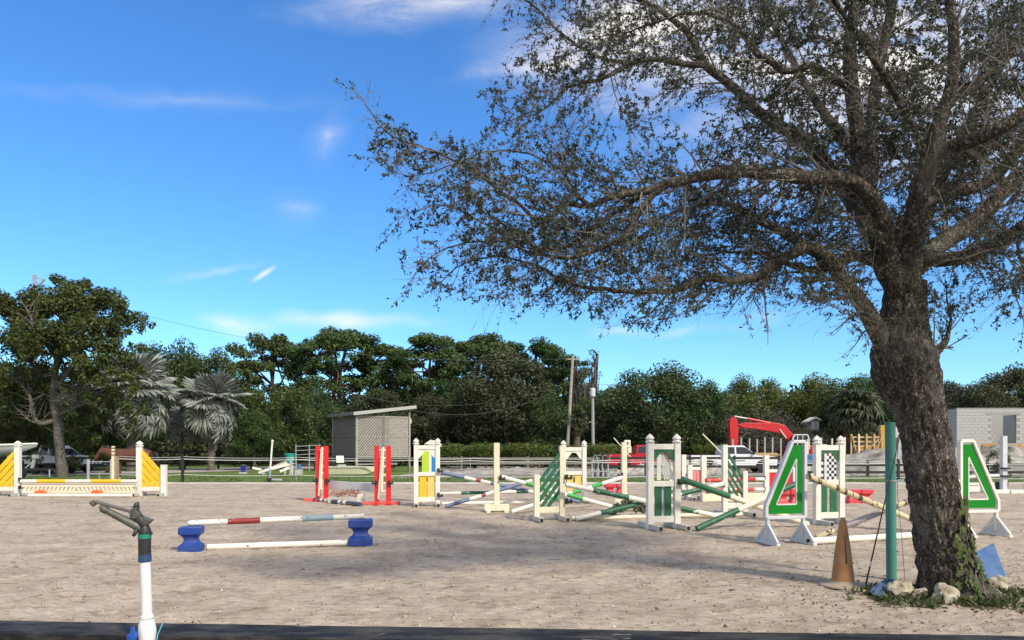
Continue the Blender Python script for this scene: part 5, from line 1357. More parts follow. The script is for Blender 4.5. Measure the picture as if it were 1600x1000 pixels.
# rocks round the foot of the oak
RK = groundmat('coral_rock', [(.22, .19, .135), (.42, .375, .28), (.55, .50, .40)], 5, 1.0, 22, fine=(16, .25))
def rock(label, x, yb, wpx, hpx, D=None, seed=0, dep=.8):
    D = D or GD(yb); k = D / FPX; w = wpx * k; h = hpx * k
    bm = bmesh.new(); bmesh.ops.create_icosphere(bm, subdivisions=3, radius=1.0)
    for v in bm.verts:
        p = v.co.copy(); n = noise.noise((p.x * 1.0 + seed, p.y * 1.0, p.z * 1.0)) * .45 + noise.cell((p.x * 1.7 + seed, p.y * 1.7, p.z * 1.7)) * .13 + noise.noise((p.x * 3.2, p.y * 3.2 + seed, p.z * 3.2)) * .10 - abs(noise.noise((p.x * 7 + seed, p.y * 7, p.z * 7))) * .05
        q = p * (1 + n); v.co = (q.x * w * .47, q.y * w * .47 * dep, (q.z * .55 + .42) * h)
    me = bpy.data.meshes.new('rock'); bm.to_mesh(me); bm.free(); me.materials.append(RK)
    o = bpy.data.objects.new('rock', me); COL.objects.link(o); o.location = G(x, yb) if D is None else Vector(((x - 800) * k, D, 0)); 
    tag(o, label, 'rock', 'rocks round the foot of the oak'); return o
rock('large cream rock left of the oak trunk, beside the blue cloth', 1406, 933, 44, 27, seed=1)
rock('smaller cream rock just right of the largest rock', 1438, 936, 26, 17, seed=5)
rock('knobbly rock in front of the oak trunk', 1476, 942, 38, 30, seed=9)
rock('round rock right of the oak trunk under the blue board', 1561, 923, 33, 27, seed=14)
rock('small low rock right of the oak trunk', 1556, 937, 24, 16, seed=21)

# blue board leaning behind the trunk
mb = MB(); p0 = W(1519, 903, 8.9); q = [W(1516, 866, 9.05), W(1553, 848, 9.1), W(1572, 901, 8.75), W(1520, 908, 8.72)]
q[2].z = max(q[2].z, .02); q[3].z = max(q[3].z, .0)
nrm = (q[1] - q[0]).cross(q[3] - q[0]).normalized()
mb.add([p for p in q] + [p + nrm * .03 for p in q], [(0, 1, 2, 3), (7, 6, 5, 4), (0, 4, 5, 1), (1, 5, 6, 2), (2, 6, 7, 3), (3, 7, 4, 0)])
o = mb.build('board', mat('chalky_blue', (.045, .125, .30), .6, var=.12, dirt=(.2, .27, .36), damt=.4, dscale=6), None, bevel=.004); tag(o, 'chalky blue board leaning behind the right side of the oak trunk', 'board')
# crumpled blue cloth
Vs = []; n_ = 26; c0 = W(1362, 934, 7.95); c1 = W(1402, 912, 8.6)
for j in range(n_ + 1):
    for i_ in range(n_ + 1):
        u, v = i_ / n_, j / n_; p = Vector((c0.x + (c1.x - c0.x) * u, c0.y + (c1.y - c0.y) * u + (v - .5) * .34, 0))
        z = .012 + .10 * max(0, math.sin(v * 3.14)) ** .8 * (.35 + .65 * math.sin(u * 3.0)) + .045 * noise.noise((u * 7, v * 6, 2)) * math.sin(v * 3.14)
        Vs.append((p.x + .03 * noise.noise((u * 5, v * 5, 7)), p.y, max(z, .008)))
idx = np.arange((n_ + 1) ** 2).reshape(n_ + 1, n_ + 1); Fc = np.stack([idx[:-1, :-1], idx[:-1, 1:], idx[1:, 1:], idx[1:, :-1]], -1).reshape(-1, 4)
o = np_mesh('cloth', np.array(Vs), Fc, mat('faded_blue_cloth', (.05, .10, .20), .85, var=.25, scale=10), None, True); tag(o, 'crumpled blue cloth on the ground left of the rocks', 'cloth')
mb = MB(); mb.tube([W(1394, 907, 8.6) , W(1420, 913, 8.3), W(1450, 916, 8.15), W(1560, 932, 7.75), W(1580, 936, 7.7)], .008, 6); o = mb.build('cable', BLK, None); tag(o, 'thin black cable lying round the foot of the oak', 'cable')

# ivy on the trunk: leaves one by one
ivm = leafmat('ivy_leaf', (.055, .085, .02), (.12, .14, .04), .45, .25, 6.0, .5)
mbl = MB(); mbl.add([(0, 0, 0), (.3, .02, .42), (.55, -.03, .1), (.75, .02, .28), (1, -.06, 0), (.75, .02, -.28), (.55, -.03, -.1), (.3, .02, -.42)], [(0, 1, 2), (2, 3, 4), (2, 4, 6), (4, 5, 6), (0, 2, 6), (0, 6, 7)])
ivme = mbl.mesh('leaf'); ivme.materials.append(ivm)
iv = thing('ivy_vine', 'ivy climbing the lower right side of the oak trunk', 'ivy', OB)
ri = random.Random(31)
def trunk_at(y):
    for (x1, y1, d1, w1), (x2, y2, d2, w2) in zip(TR[:-1], TR[1:]):
        if y2 <= y <= y1:
            t = (y1 - y) / (y1 - y2); return x1 + (x2 - x1) * t, w1 + (w2 - w1) * t
    return TR[0][0], TR[0][3]
cnt = 0
while cnt < 285:
    y = 945 - 175 * ri.random() ** 1.7; cx, w = trunk_at(min(y, 950)); t = (945 - y) / 175
    ang = ri.gauss(.34 + .50 * t, .62 - .38 * t)     # 0 = facing the camera, 1.57 = right side
    if ang > 1.9 or ang < -.75: continue
    if noise.noise((ang * 3.0, y * .03, 5)) < -.12 and t > .12: continue
    k = 8.0 / FPX; r = w * k / 2 * 1.05
    c = W(cx, y, 8.0) - OB
    nr_ = Vector((math.sin(ang), -math.cos(ang), ri.uniform(-.1, .3))).normalized()
    p = c + Vector((math.sin(ang) * r, -math.cos(ang) * r, 0)) + nr_ * ri.uniform(.0, .03)
    tdn = Vector((ri.uniform(-.7, .7), 0, -1)); tdn = (tdn - nr_ * tdn.dot(nr_)).normalized(); bn_ = nr_.cross(tdn)
    s = ri.uniform(.05, .10)
    M = Matrix((( tdn.x, nr_.x, bn_.x, p.x), (tdn.y, nr_.y, bn_.y, p.y), (tdn.z, nr_.z, bn_.z, p.z), (0, 0, 0, 1))) @ Matrix.Rotation(ri.uniform(-.5, .5), 4, 'X') @ Matrix.Scale(s, 4)
    inst(ivme, 'leaf', M, iv); cnt += 1
for j in range(6):
    y0 = 940; ang = .2 + j * .22; pts = []
    for i_ in range(9):
        y = y0 - (i_ * (18 - abs(j - 3) * 3)); cx, w = trunk_at(y); r = w * 8.0 / FPX / 2 * 1.03; an = ang + .12 * math.sin(i_ * 1.3 + j)
        pts.append(W(cx, y, 8.0) - OB + Vector((math.sin(an) * r, -math.cos(an) * r, 0)))
    mb = MB(); mb.tube(pts, [.008 - .0007 * i_ for i_ in range(9)], 5); mb.build('stem', M_TWIG, iv)
# weeds and litter round the tree
rw = np.random.RandomState(40); Vs = []; Fs = []; c = 0
wl = []
for j in range(2600):
    a_ = rw.rand() * 6.28; rr = rw.rand() ** .6
    x = OB.x + .2 + math.cos(a_) * rr * 1.45; y = OB.y - .12 + math.sin(a_) * rr * .62
    if x < OB.x - 1.1 and rw.rand() < .6: continue
    if noise.noise((x * 2.1, y * 2.6, 3)) < -.08: continue
    wl.append((Vector((x, y, .01)), Vector((rw.normal() * .8, rw.normal() * .8, rw.uniform(.15, 1.1))).normalized()))
o = leaves_np('weeds', wl, .05, .13, .13, leafmat('weed_leaf', (.05, .075, .02), (.10, .115, .04), .55, .3, 5.0), None, 8); tag(o, 'low weeds and creeper round the foot of the oak', 'weeds')
wl = []
for j in range(380):
    x = OB.x - .1 + rw.normal() * 1.3; y = OB.y - .1 + rw.normal() * .7
    wl.append((Vector((x, y, .02)), Vector((rw.normal(), rw.normal(), rw.uniform(-.1, .25))).normalized()))
o = leaves_np('leaf_litter', wl, .03, .06, .25, leafmat('dry_leaf', (.12, .085, .045), (.20, .15, .09), .8, .1, 5.0), None, 9); tag(o, 'dry fallen leaves on the sand under the oak', 'leaf litter')
# ------------------------------------------------------------------ fences behind the arena
WT = mat('white_tape', (.60, .60, .57), .6)
STEEL = mat('galvanised', (.36, .38, .39), .5, var=.15, metal=.3)
BF = mat('black_board', (.016, .016, .017), .65, var=.3, scale=2, wear=(.10, .10, .10), wscale=2.0, wamt=.68)
tf = thing('tape_fence', 'white two-strand tape fence with thin posts along the far side of the arena', 'fence', (0, 36, 0))
kf = 36 / FPX
def sag(mbv, x0, x1, z0, z1, r=.022):
    pts = []
    for i in range(7):
        t = i / 6; pts.append((x0 + (x1 - x0) * t, .0, z0 + (z1 - z0) * t - .05 * 4 * t * (1 - t)))
    mbv.tube(pts, r, 5)
xs_f = [(x - 800) * kf for x in (185, 285, 463, 640, 735, 880, 1010, 1120, 1245, 1404, 1520, 1640)]
mb = MB(); mb2 = MB(); mb3 = MB()
for x0, x1 in zip(xs_f[:-1], xs_f[1:]):
    z = lambda x: 1.6 - (717 + (x / kf + 800 - 245) * .006 - 701) * kf
    sag(mb, x0, x1, z(x0), z(x1), .019); 
    sag(mb3, x0, x1, z(x0) + .12, z(x1) + .10, .010)
    z2 = lambda x: 1.6 - (741.5 + (x / kf + 800 - 245) * .004 - 701) * kf
    sag(mb2, x0, x1, z2(x0), z2(x1), .016)
mb.build('strand', WT, tf); mb2.build('strand', WT, tf); mb3.build('strand', WT, tf)
for i, x in enumerate(xs_f):
    mb = MB(); big = i in (1, 9)
    if big: mb.box((x, .03, .65), (.12, .10, 1.36))
    else: mb.tube([(x, 0.02, 0), (x, 0.02, 1.15)], .014, 6)
    mb.build('post', BF if big else STEEL, tf)
# white rod leaning at the arena edge
rp_ = thing('marker_pole', 'white marker pole with a ball top and blue foot at the arena edge', 'pole', G(421, 752.5))
kk = GD(752.5) / FPX
mb = MB(); mb.tube([(0, 0, .1), (.14, 0, 1.95)], .045, 10); mb.build('shaft', PW, rp_)
mb = MB(); mb.tube([(0.004, 0, .1), (.05, 0, .62)], .05, 10); mb.build('lower_sleeve', PLB, rp_)
mb = MB(); mb.lathe([(.02, -.06), (.06, -.03), (.065, 0), (.05, .04), (.01, .065)], 10, (.145, 0, 1.97)); mb.build('ball', PW, rp_, smooth=True)
mb = MB(); mb.box((-.01, 0, .09), (.18, .18, .18)); mb.build('base', BLK, rp_, bevel=.02)
a = G(426, 752) ; mb = MB(); mb.box((.16, .1, .06), (.5, .25, .12)); o = mb.build('concrete_block', PG, None, loc=a, bevel=.03); tag(o, 'pale concrete block lying beside the white marker pole', 'block')

def board_fence(label, p0, p1, zs, h, nposts, m, name='board_fence', bw=.14, pw=.12):
    p0, p1 = Vector(p0), Vector(p1); e = thing(name, label, 'fence', p0); d = p1 - p0
    for j in range(nposts):
        q = d * (j / (nposts - 1)); mb = MB(); mb.box((q.x, q.y, h / 2), (pw, pw, h)); mb.build('post', m, e)
        if j < nposts - 1:
            q2 = d * ((j + 1) / (nposts - 1))
            for z in zs:
                mb = MB(); mb.beam(q + Vector((0, -pw * .6, z)), q2 + Vector((0, -pw * .6, z)), .035, bw); mb.build('board', m, e)
    return e
board_fence('black board fence in front of the silver palms', (-30, 56, 0), (-13.5, 60, 0), (.45, .9, 1.35), 1.5, 8, BF)
board_fence('black board fence running before the two parked pickups', (5.2, 43.2, 0), (15.6, 43.2, 0), (.56, 1.05), 1.2, 5, BF, bw=.14)
board_fence('black board fence running before the dirt bank of the building site', (15.9, 42.6, 0), (32, 42.6, 0), (.24, .66), .95, 8, BF, bw=.15)
board_fence('grey board fence in front of the row of shrubs', (-6.5, 57.5, 0), (9, 57.5, 0), (.45, .85), 1.0, 7, mat('weathered_grey', (.20, .19, .17), .8, var=.2))
board_fence('low black fence behind the boat', (-34, 46, 0), (-23, 47.5, 0), (.5, 1.0), 1.25, 5, BF)
# pipe gate by the horse
pg = thing('pipe_gate', 'grey pipe gate hung on a striped white post in front of the horse', 'gate', (0, 35.0, 0)); kg = 35.0 / FPX
def gx_(x): return (x - 800) * kg
for x in (138, 173.5):
    mb = MB(); mb.tube([(gx_(x), 0, 0), (gx_(x), 0, 1.1)], .07 if x < 150 else .05, 8); mb.build('post', STEEL, pg)
mb = MB(); mb.box((gx_(177), .0, .86), (.11, .11, 1.72)); mb.build('post', PC, pg)
for z in (.98, .42):
    mb = MB(); mb.tube([(gx_(138), 0, z), (gx_(174), 0, z)], .024, 6); mb.build('bar', STEEL, pg)
mb = MB(); mb.tube([(gx_(155), 0, .05), (gx_(155), 0, .45)], .02, 6); mb.build('bar', STEEL, pg)
for j in range(3):
    mb = MB(); mb.box((gx_(177), 0, 1.30 + j * .16), (.116, .116, .07)); mb.build('stripe', mat('rust_stripe', (.2, .10, .06), .7), pg)
mb = MB(); mb.box((gx_(181), .05, .62), (.12, .12, 1.24)); mb.build('post', mat('raw_timber', (.30, .22, .13), .8, var=.2), pg)

# ------------------------------------------------------------------ horse
hD_ = 36.4
hs_ = thing('horse', 'bay horse with black tail walking left behind the pipe gate', 'horse', ((204 - 800) * hD_ / FPX, hD_, .0))
def skin(name, verts, edges, radii, m, parent, sub=2):
    me = bpy.data.meshes.new(name); me.from_pydata(verts, edges, []); o = bpy.data.objects.new(name, me); COL.objects.link(o); o.parent = parent
    sk = o.modifiers.new('skin', 'SKIN'); sk.use_smooth_shade = True
    for i, r in enumerate(radii):
        me.skin_vertices[0].data[i].radius = (r, r) if isinstance(r, (int, float)) else r
    me.skin_vertices[0].data[0].use_root = True
    s = o.modifiers.new('sub', 'SUBSURF'); s.levels = sub; s.render_levels = sub
    me.materials.append(m); return o
BAY = mat('bay_coat', (.098, .034, .014), .45, var=.18, scale=2.2)
hv = [(.25, 0, 1.27), (.72, 0, 1.30), (.98, 0, 1.25), (-.25, 0, 1.25), (-.60, 0, 1.25), (-.88, 0, 1.36), (-1.13, 0, 1.45), (-1.35, 0, 1.56), (-1.46, 0, 1.44), (-1.60, 0, 1.24), (-1.74, 0, 1.04)]
he = [(0, 1), (1, 2), (0, 3), (3, 4), (4, 5), (5, 6), (6, 7), (7, 8), (8, 9), (9, 10)]
hr = [.375, .385, .28, .37, .355, .29, .215, .145, .145, .105, .082]
def leg(pts, rad, at):
    base = len(hv)
    for i, (p, r) in enumerate(zip(pts, rad)):
        hv.append(p); hr.append(r); he.append((at if i == 0 else base + i - 1, base + i))
leg([(-.48, -.17, 1.0), (-.47, -.17, .62), (-.46, -.17, .55), (-.47, -.17, .18), (-.51, -.17, .05)], [.16, .09, .09, .06, .08], 4)
leg([(-.72, .17, 1.0), (-1.02, .17, .80), (-1.10, .17, .74), (-1.30, .17, .46), (-1.36, .17, .36)], [.15, .085, .085, .055, .075], 4)
leg([(.84, -.18, .98), (.76, -.18, .80), (.98, -.18, .50), (.93, -.18, .18), (.88, -.18, .05)], [.2, .13, .07, .05, .072], 1)
leg([(.70, .18, .98), (.60, .18, .80), (.78, .18, .50), (.66, .18, .18), (.62, .18, .05)], [.2, .13, .07, .05, .072], 1)
for s in (-1, 1):
    base = len(hv); hv += [(-1.36, s * .07, 1.64), (-1.35, s * .09, 1.76)]; hr += [.04, .014]; he += [(7, base), (base, base + 1)]
body = skin('body', hv, he, hr, BAY, hs_)
BLKH = mat('black_hair', (.012, .009, .008), .6)
tv = [(1.14, 0, 1.42), (1.28, 0, 1.34), (1.34, 0, 1.05), (1.33, 0, .72), (1.31, 0, .48)]
skin('tail', tv, [(i, i + 1) for i in range(4)], [.05, .075, .10, .085, .02], BLKH, hs_, 2)
mv = [(-.62, 0, 1.50), (-.85, .0, 1.56), (-1.1, 0, 1.63), (-1.34, 0, 1.70)]
skin('mane', mv, [(i, i + 1) for i in range(3)], [(.05, .05), (.05, .08), (.05, .08), (.05, .06)], BLKH, hs_, 1)
for (x, y, z) in ((-.47, -.17, .20),):
    mb = MB(); mb.lathe([(.058, -.13), (.062, -.06), (.056, .0), (.058, .07)], 10, (x, y, z)); mb.build('sock', PW, hs_, smooth=True)

# ------------------------------------------------------------------ boat on its trailer
bD = 39.0; bt = thing('boat', 'white open boat on a trailer at the left edge, bow to the right', 'boat', ((57 - 800) * bD / FPX, bD, 0))
secs = []; zt0 = 1.84
for i in range(12):
    t = i / 11; x = -t * 6.0; w = 1.05 * (1 - (1 - t) ** 2.3) + .02; zt = zt0 - .28 * t; zk = .92 + .78 * (1 - t) ** 3.2
    secs.append([(x, 0, zk), (x - .0, -w * .62, zk + (zt - zk) * .35), (x + .0, -w * .93, zk + (zt - zk) * .8), (x, -w, zt)] + [(x, w, zt), (x, w * .93, zk + (zt - zk) * .8), (x, w * .62, zk + (zt - zk) * .35)])
mb = MB(); 
for s_ in secs: mb.v += s_
for i in range(11):
    for k in range(7):
        if k == 3: continue
        mb.f.append((i * 7 + k, i * 7 + (k + 1) % 7, i * 7 + 7 + (k + 1) % 7, i * 7 + 7 + k))
mb.f.append(tuple(range(7))); mb.f.append(tuple(77 + k for k in range(6, -1, -1)))
mb.build('hull', mat('hull_grey_white', (.52, .54, .56), .35, var=.05), bt, auto=60)
for s in (-1, 1):
    pts = [Vector((q[3][0], s * abs(q[3][1]) * 1.02, q[3][2] + .02)) for q in secs]; mb = MB(); mb.tube(pts, .06, 6); mb.build('gunwale', PW, bt)
mb = MB(); mb.add([(q[3][0], q[3][1] * .98, q[3][2] - .02) for q in secs] + [(q[4][0], q[4][1] * .98, q[4][2] - .02) for q in secs], [(i, i + 1, 13 + i, 12 + i) for i in range(11)]); mb.build('deck', PW, bt)
trl = thing('boat_trailer', 'dark boat trailer with a grey winch post under the white boat', 'trailer', bt.location)
mb = MB(); mb.beam((-5.8, -.6, .52), (-1.0, -.35, .52), .08, .12); mb.beam((-5.8, .6, .52), (-1.0, .35, .52), .08, .12); mb.beam((-1.2, 0, .52), (1.0, 0, .50), .1, .12); mb.build('frame', BLK, trl)
mb = MB(); mb.beam((-.25, 0, .5), (-.05, 0, 1.25), .10, .14, up=(1, 0, 0)); mb.beam((-.6, 0, .55), (-.15, 0, .95), .06, .06); mb.box((-.05, 0, 1.18), (.26, .2, .2)); mb.build('winch_post', STEEL, trl)
mb = MB(); mb.tube([(.75, -.1, .5), (.75, -.1, .12)], .04, 8); mb.build('jack', STEEL, trl)
mb = MB(); mb.box((-1.9, -.98, .52), (1.5, .3, .16)); mb.build('mudguard', BLK, trl, bevel=.05)
mb = MB(); mb.beam((-2.8, -.9, .45), (0.3, -.55, .55), .02, .06); mb.build('step_plate', BLK, trl)
TY = mat('tyre', (.018, .018, .018), .8); RIM = mat('rim_grey', (.42, .43, .44), .35, metal=.6)
def wheel(e, x, y, r=.34, w=.22, s=-1, name='wheel'):
    Mx = Matrix.Rotation(R(90), 3, 'X')
    mb = MB(); mb.lathe([(r * .62, -w / 2), (r * .93, -w / 2), (r, -w * .32), (r, w * .32), (r * .93, w / 2), (r * .62, w / 2)], 22, (x, y, r), Mx); o = mb.build(name, TY, e, auto=40)
    mb = MB(); mb.lathe([(r * .63, -w * .36), (r * .63, w * .36)], 22, (x, y, r), Mx); 
    for k in range(5):
        a_ = k * 2 * math.pi / 5; c_ = Vector((x, y + s * w * .40, r)); mb.beam(c_, c_ + Vector((math.cos(a_) * r * .6, 0, math.sin(a_) * r * .6)), .02, .11, up=(-math.sin(a_), 0, math.cos(a_)))
    mb.build('rim', RIM, o)
for (x, y) in ((-1.5, -.98), (-2.3, -.98), (-1.5, .98)): wheel(trl, x, y, .33)
ut = thing('flatbed_trailer', 'dark utility trailer with a white nose parked behind the oak at the left', 'trailer', ((80 - 800) * 47 / FPX, 47, 0))
mb = MB(); mb.box((0, 0, .62), (2.4, 1.6, .10)); mb.build('bed', BLK, ut)
mb = MB(); mb.box((.35, -.82, .92), (1.6, .05, .42)); mb.build('side_panel', PGL, ut); mb = MB(); mb.box((-.9, -.82, .80), (.5, .06, .30)); mb.build('side_panel', PW, ut)
mb = MB(); mb.box((0, -.82, 1.22), (2.4, .05, .05)); mb.build('top_rail', BLK, ut)
for x in (-.5, .35): wheel(ut, x, -.8, .33)

# ------------------------------------------------------------------ pickups
GLS = mat('vehicle_glass', (.012, .014, .016), .08, spec=.8)
def pickup(label, loc, rz, paint, trimm, L=5.7, lights=True, dark_low=True):
    e = thing('pickup_truck', label, 'pickup truck', loc, rz)
    hw = .95; xf = L / 2; xr = -L / 2; wr = .37; xfw = xf - .95; xrw = xr + 1.25
    def arch(cx, r, n=9): return [(cx + r * math.cos(math.pi * (1 - i / (n - 1))), .40 + r * math.sin(math.pi * (1 - i / (n - 1)))) for i in range(n)]
    low = .42
    poly = [(xr, low + .05)] + arch(xrw, .46) + arch(xfw, .46) + [(xf - .05, low), (xf, .62), (xf, .92), (xf - .10, 1.06), (xf - .55, 1.12), (xf - 1.32, 1.16), (-.28 - .62, 1.18), (xr + 2.0, 1.16), (xr, 1.16), (xr - .02, .8)]
    mb = MB(); mb.prism(poly, -hw, hw); mb.build('body', paint, e, bevel=.035, seg=3)
    # cab
    x0, x1, x2, x3 = xr + 2.02, xr + 2.12, xf - 2.15, xf - 1.30
    zc0, zc1 = 1.15, 1.80
    vs = []
    for s in (-1, 1):
        vs += [(x0, s * (hw - .03), zc0), (x3, s * (hw - .03), zc0), (x2, s * (hw - .17), zc1), (x1, s * (hw - .17), zc1)]
    mb = MB(); mb.add(vs, [(0, 1, 2, 3), (7, 6, 5, 4), (0, 4, 5, 1), (1, 5, 6, 2), (2, 6, 7, 3), (3, 7, 4, 0)]); mb.build('cab', paint, e, bevel=.07, seg=3)
    xm = x0 + (x3 - x0) * .40
    for s in (-1, 1):
        def sp_(x, z): 
            t = (z - zc0) / (zc1 - zc0); return (x, s * (hw - .03 - .14 * t + .006), z)
        for (a0, a1, b1, b0, nm) in ((x0 + .12, xm - .05, xm - .05, x1 + .12, 'side_window'), (xm + .05, x3 - .16, x2 + .06, xm + .05, 'side_window')):
            mb = MB(); q = [sp_(a0, zc0 + .09), sp_(a1, zc0 + .09), sp_(b1, zc1 - .09), sp_(b0, zc1 - .09)]
            mb.add(q + [(p[0], p[1] - s * .03, p[2]) for p in q], [(0, 1, 2, 3), (7, 6, 5, 4), (0, 4, 5, 1), (1, 5, 6, 2), (2, 6, 7, 3), (3, 7, 4, 0)]); mb.build(nm, GLS, e)
        mb = MB(); mb.box((xm + .25, s * (hw + .012), 1.0), (.18, .03, .04)); mb.build('door_handle', trimm, e)
        mb = MB(); mb.box((x3 - .28, s * (hw + .12), 1.28), (.12, .2, .16)); mb.build('mirror', trimm, e, bevel=.03)
        mb = MB(); mb.box(((xfw + xrw) / 2, s * (hw - .02), .36), (xfw - xrw - 1.0, .08, .12)); mb.build('sill', BLK, e)
        if dark_low:
            mb = MB(); mb.box((xm + .30, s * (hw + .008), .80), (.6, .02, .07)); mb.build('side_trim', BLK, e)
        for (ax_) in (xfw, xrw):
            mb = MB()
            ar = arch(ax_, .47); ai = arch(ax_, .41)
            for i in range(8): 
                q = [ar[i], ar[i + 1], ai[i + 1], ai[i]]; mb.prism(q, s * (hw - .02) - .03, s * (hw + .012) + .0)
            mb.build('arch_trim', BLK, e)
        mb = MB(); mb.box((xf - .03, s * (hw - .20), .86), (.10, .32, .18)); mb.build('headlight', mat('lamp_clear', (.6, .62, .64), .2), e, bevel=.02)
        mb = MB(); mb.box((xr - .01, s * (hw - .07), .90), (.06, .14, .34)); mb.build('taillight', mat('lamp_red', (.35, .01, .01), .3), e, bevel=.02)
    mb = MB(); q = [(x3 + .005, -.72, zc0 + .06), (x3 + .005, .72, zc0 + .06), (x2 + .05, .64, zc1 - .06), (x2 + .05, -.64, zc1 - .06)]
    mb.add(q + [(p[0] - .06, p[1], p[2] - .03) for p in q], [(0, 1, 2, 3), (7, 6, 5, 4), (0, 4, 5, 1), (1, 5, 6, 2), (2, 6, 7, 3), (3, 7, 4, 0)]); mb.build('windscreen', GLS, e)
    mb = MB(); mb.box((xf + .04, 0, .50), (.16, 1.8, .20)); mb.build('front_bumper', trimm, e, bevel=.03)
    mb = MB(); mb.box((xr - .08, 0, .55), (.18, 1.8, .18)); mb.build('rear_bumper', STEEL, e, bevel=.03)
    mb = MB(); mb.box((xr + 1.0, 0, 1.175), (1.9, 1.5, .03)); mb.build('bed_floor', BLK, e)
    for (ax_) in (xfw, xrw):
        for s in (-1, 1): wheel(e, ax_, s * (hw - .10), wr, .25, s)
    return e
WPAINT = mat('truck_white', (.74, .75, .76), .25, var=.03); RPAINT = mat('truck_red', (.46, .012, .022), .28, var=.06)
pickup('white pickup parked nose right behind the slatted white wing', ((1141 - 800) * 50 / FPX, 50, 0), R(-2), WPAINT, BLK)
pickup('red pickup parked nose right behind the limestone rubble', ((1009 - 800) * 52 / FPX, 52, .05), R(-2), RPAINT, RPAINT)
pickup('white pickup half hidden behind the trunk of the left oak', ((86 - 800) * 49 / FPX, 49, 0), R(-4), WPAINT, BLK, L=5.2)
# tools leaning over the white pickup bed, and a machine stand by the fence
tk = thing('tool_rack', 'cluster of black and grey machine frames standing left of the red pickup', 'tool rack', ((938 - 800) * 41 / FPX, 41, 0))
for j in range(7):
    x = -.45 + j * .15; mb = MB(); mb.tube([(x, 0, 0), (x + .05 * math.sin(j), .1, .7), (x + .1 * math.cos(j * 2), 0, 1.2 + .12 * (j % 2)), (x + .18, -.05, 1.25)], [.05, .04, .035, .03], 6); mb.build('frame_tube', BLK if j % 2 else STEEL, tk)
mb = MB(); mb.beam((-.5, 0, .9), (.6, 0, .95), .06, .06); mb.beam((-.5, 0, .35), (.6, 0, .32), .06, .06); mb.build('cross_bar', STEEL, tk)
mb = MB(); a = W(1098, 678, 49); b = W(1132, 712, 49); mb.beam((0, 0, 0), b - a, .07, .07); o = mb.build('timber_prop', PC, None, loc=a); tag(o, 'pale timber slanting up behind the white pickup bed', 'timber')
mb = MB(); a = W(959, 684, 45); b = W(989, 718, 45); mb.beam((0, 0, 0), b - a, .05, .05); o = mb.build('timber_prop', PC, None, loc=a); tag(o, 'pale stick slanting beside the cream single post', 'timber')
bx = thing('bucket_box', 'small white box with a dark opening on the cream single post', 'box', W(980, 700, 20.7))
mb = MB(); mb.box((0, 0, .12), (.17, .14, .2)); mb.box((.06, 0, -.05), (.1, .1, .18)); mb.build('case', PW, bx, bevel=.01)
mb = MB(); mb.box((-.01, -.072, .13), (.07, .006, .08)); mb.build('opening', HOLE_SHADE, bx)

# ------------------------------------------------------------------ excavator
xD = 57.0; ex = thing('excavator', 'red excavator with raised boom behind the white pickup', 'excavator', ((1250 - 800) * xD / FPX, xD, 0))
xo = ex.location.copy(); XR = mat('excavator_red', (.52, .012, .02), .4, var=.08, dirt=(.3, .06, .05), damt=.35)
def X(x, y): q = W(x, y, xD) - xo; return (q.x, q.z)
mb = MB(); mb.prism([X(*p) for p in ((1150, 664), (1162, 660.5), (1185, 661), (1212, 660.5), (1225, 665), (1236, 677), (1246, 690), (1252, 702), (1244, 704), (1231, 690), (1222, 679), (1210, 675.5), (1180, 670.5), (1160, 668.5))], -.28, .28); mb.build('boom', XR, ex, bevel=.03)
mb = MB(); mb.prism([X(*p) for p in ((1139, 656), (1147, 649.5), (1152, 660), (1153, 668), (1152, 690), (1150, 712), (1144, 712), (1140, 690), (1139, 670))], -.22, .22); mb.build('stick', XR, ex, bevel=.03)
p, q = X(1148, 650.5), X(1168, 654); r_ = X(1204, 661)
mb = MB(); mb.tube([(p[0], 0, p[1]), (q[0], 0, q[1])], .05, 8); mb.build('cylinder_rod', PW, ex)
mb = MB(); mb.tube([(q[0], 0, q[1]), (r_[0], 0, r_[1])], .09, 10); mb.build('cylinder', XR, ex)
p, q = X(1216, 671), X(1226, 685)
mb = MB(); mb.tube([(p[0], -.32, p[1]), (q[0], -.32, q[1])], .045, 8); mb.build('cylinder_rod', PW, ex)
for j in range(7):     # worn pale lettering, no longer legible
    q = X(1166 + j * 3.6, 666.6 + j * .35); mb = MB(); mb.box((q[0], -.283, q[1]), (.10, .004, .11 if j % 3 else .07)); mb.build('worn_mark', mat('worn_mark', (.42, .12, .11), .6, wear=(.52, .02, .03), wscale=14, wamt=.5), ex)
cbx = [X(1232, 702), X(1232, 684), X(1235, 679.5), X(1254, 679.5), X(1257, 686), X(1257, 702)]
CW = mat('cab_white', (.66, .66, .64), .4, var=.05)
for i in range(5):
    a_, b_ = cbx[i], cbx[i + 1]
    for yy_ in (-.9, .1): 
        mb = MB(); mb.beam((a_[0], yy_, a_[1]), (b_[0], yy_, b_[1]), .08, .10, up=(0, 1, 0)); mb.build('cab_frame', CW, ex)
for xx in (1239, 1247):
    a_ = X(xx, 680); b_ = X(xx, 700); mb = MB(); mb.box((a_[0], -.9, (a_[1] + b_[1]) / 2), (.06, .06, a_[1] - b_[1])); mb.build('cab_frame', CW, ex)
mb = MB(); mb.prism([(p[0] * .98, p[1] - .04) for p in cbx], -.86, .06); mb.build('cab_glass', GLS, ex)
mb = MB(); a_ = X(1225, 724); b_ = X(1292, 696); mb.box(((a_[0] + b_[0]) / 2 + .3, .5, (a_[1] + b_[1]) / 2), (b_[0] - a_[0], 2.2, b_[1] - a_[1])); mb.build('engine_house', XR, ex, bevel=.08)
mb = MB(); a_ = X(1292, 690); mb.box((a_[0] - .4, .4, a_[1] - .5), (.5, 1.8, .6)); mb.build('counterweight', CW, ex, bevel=.1)
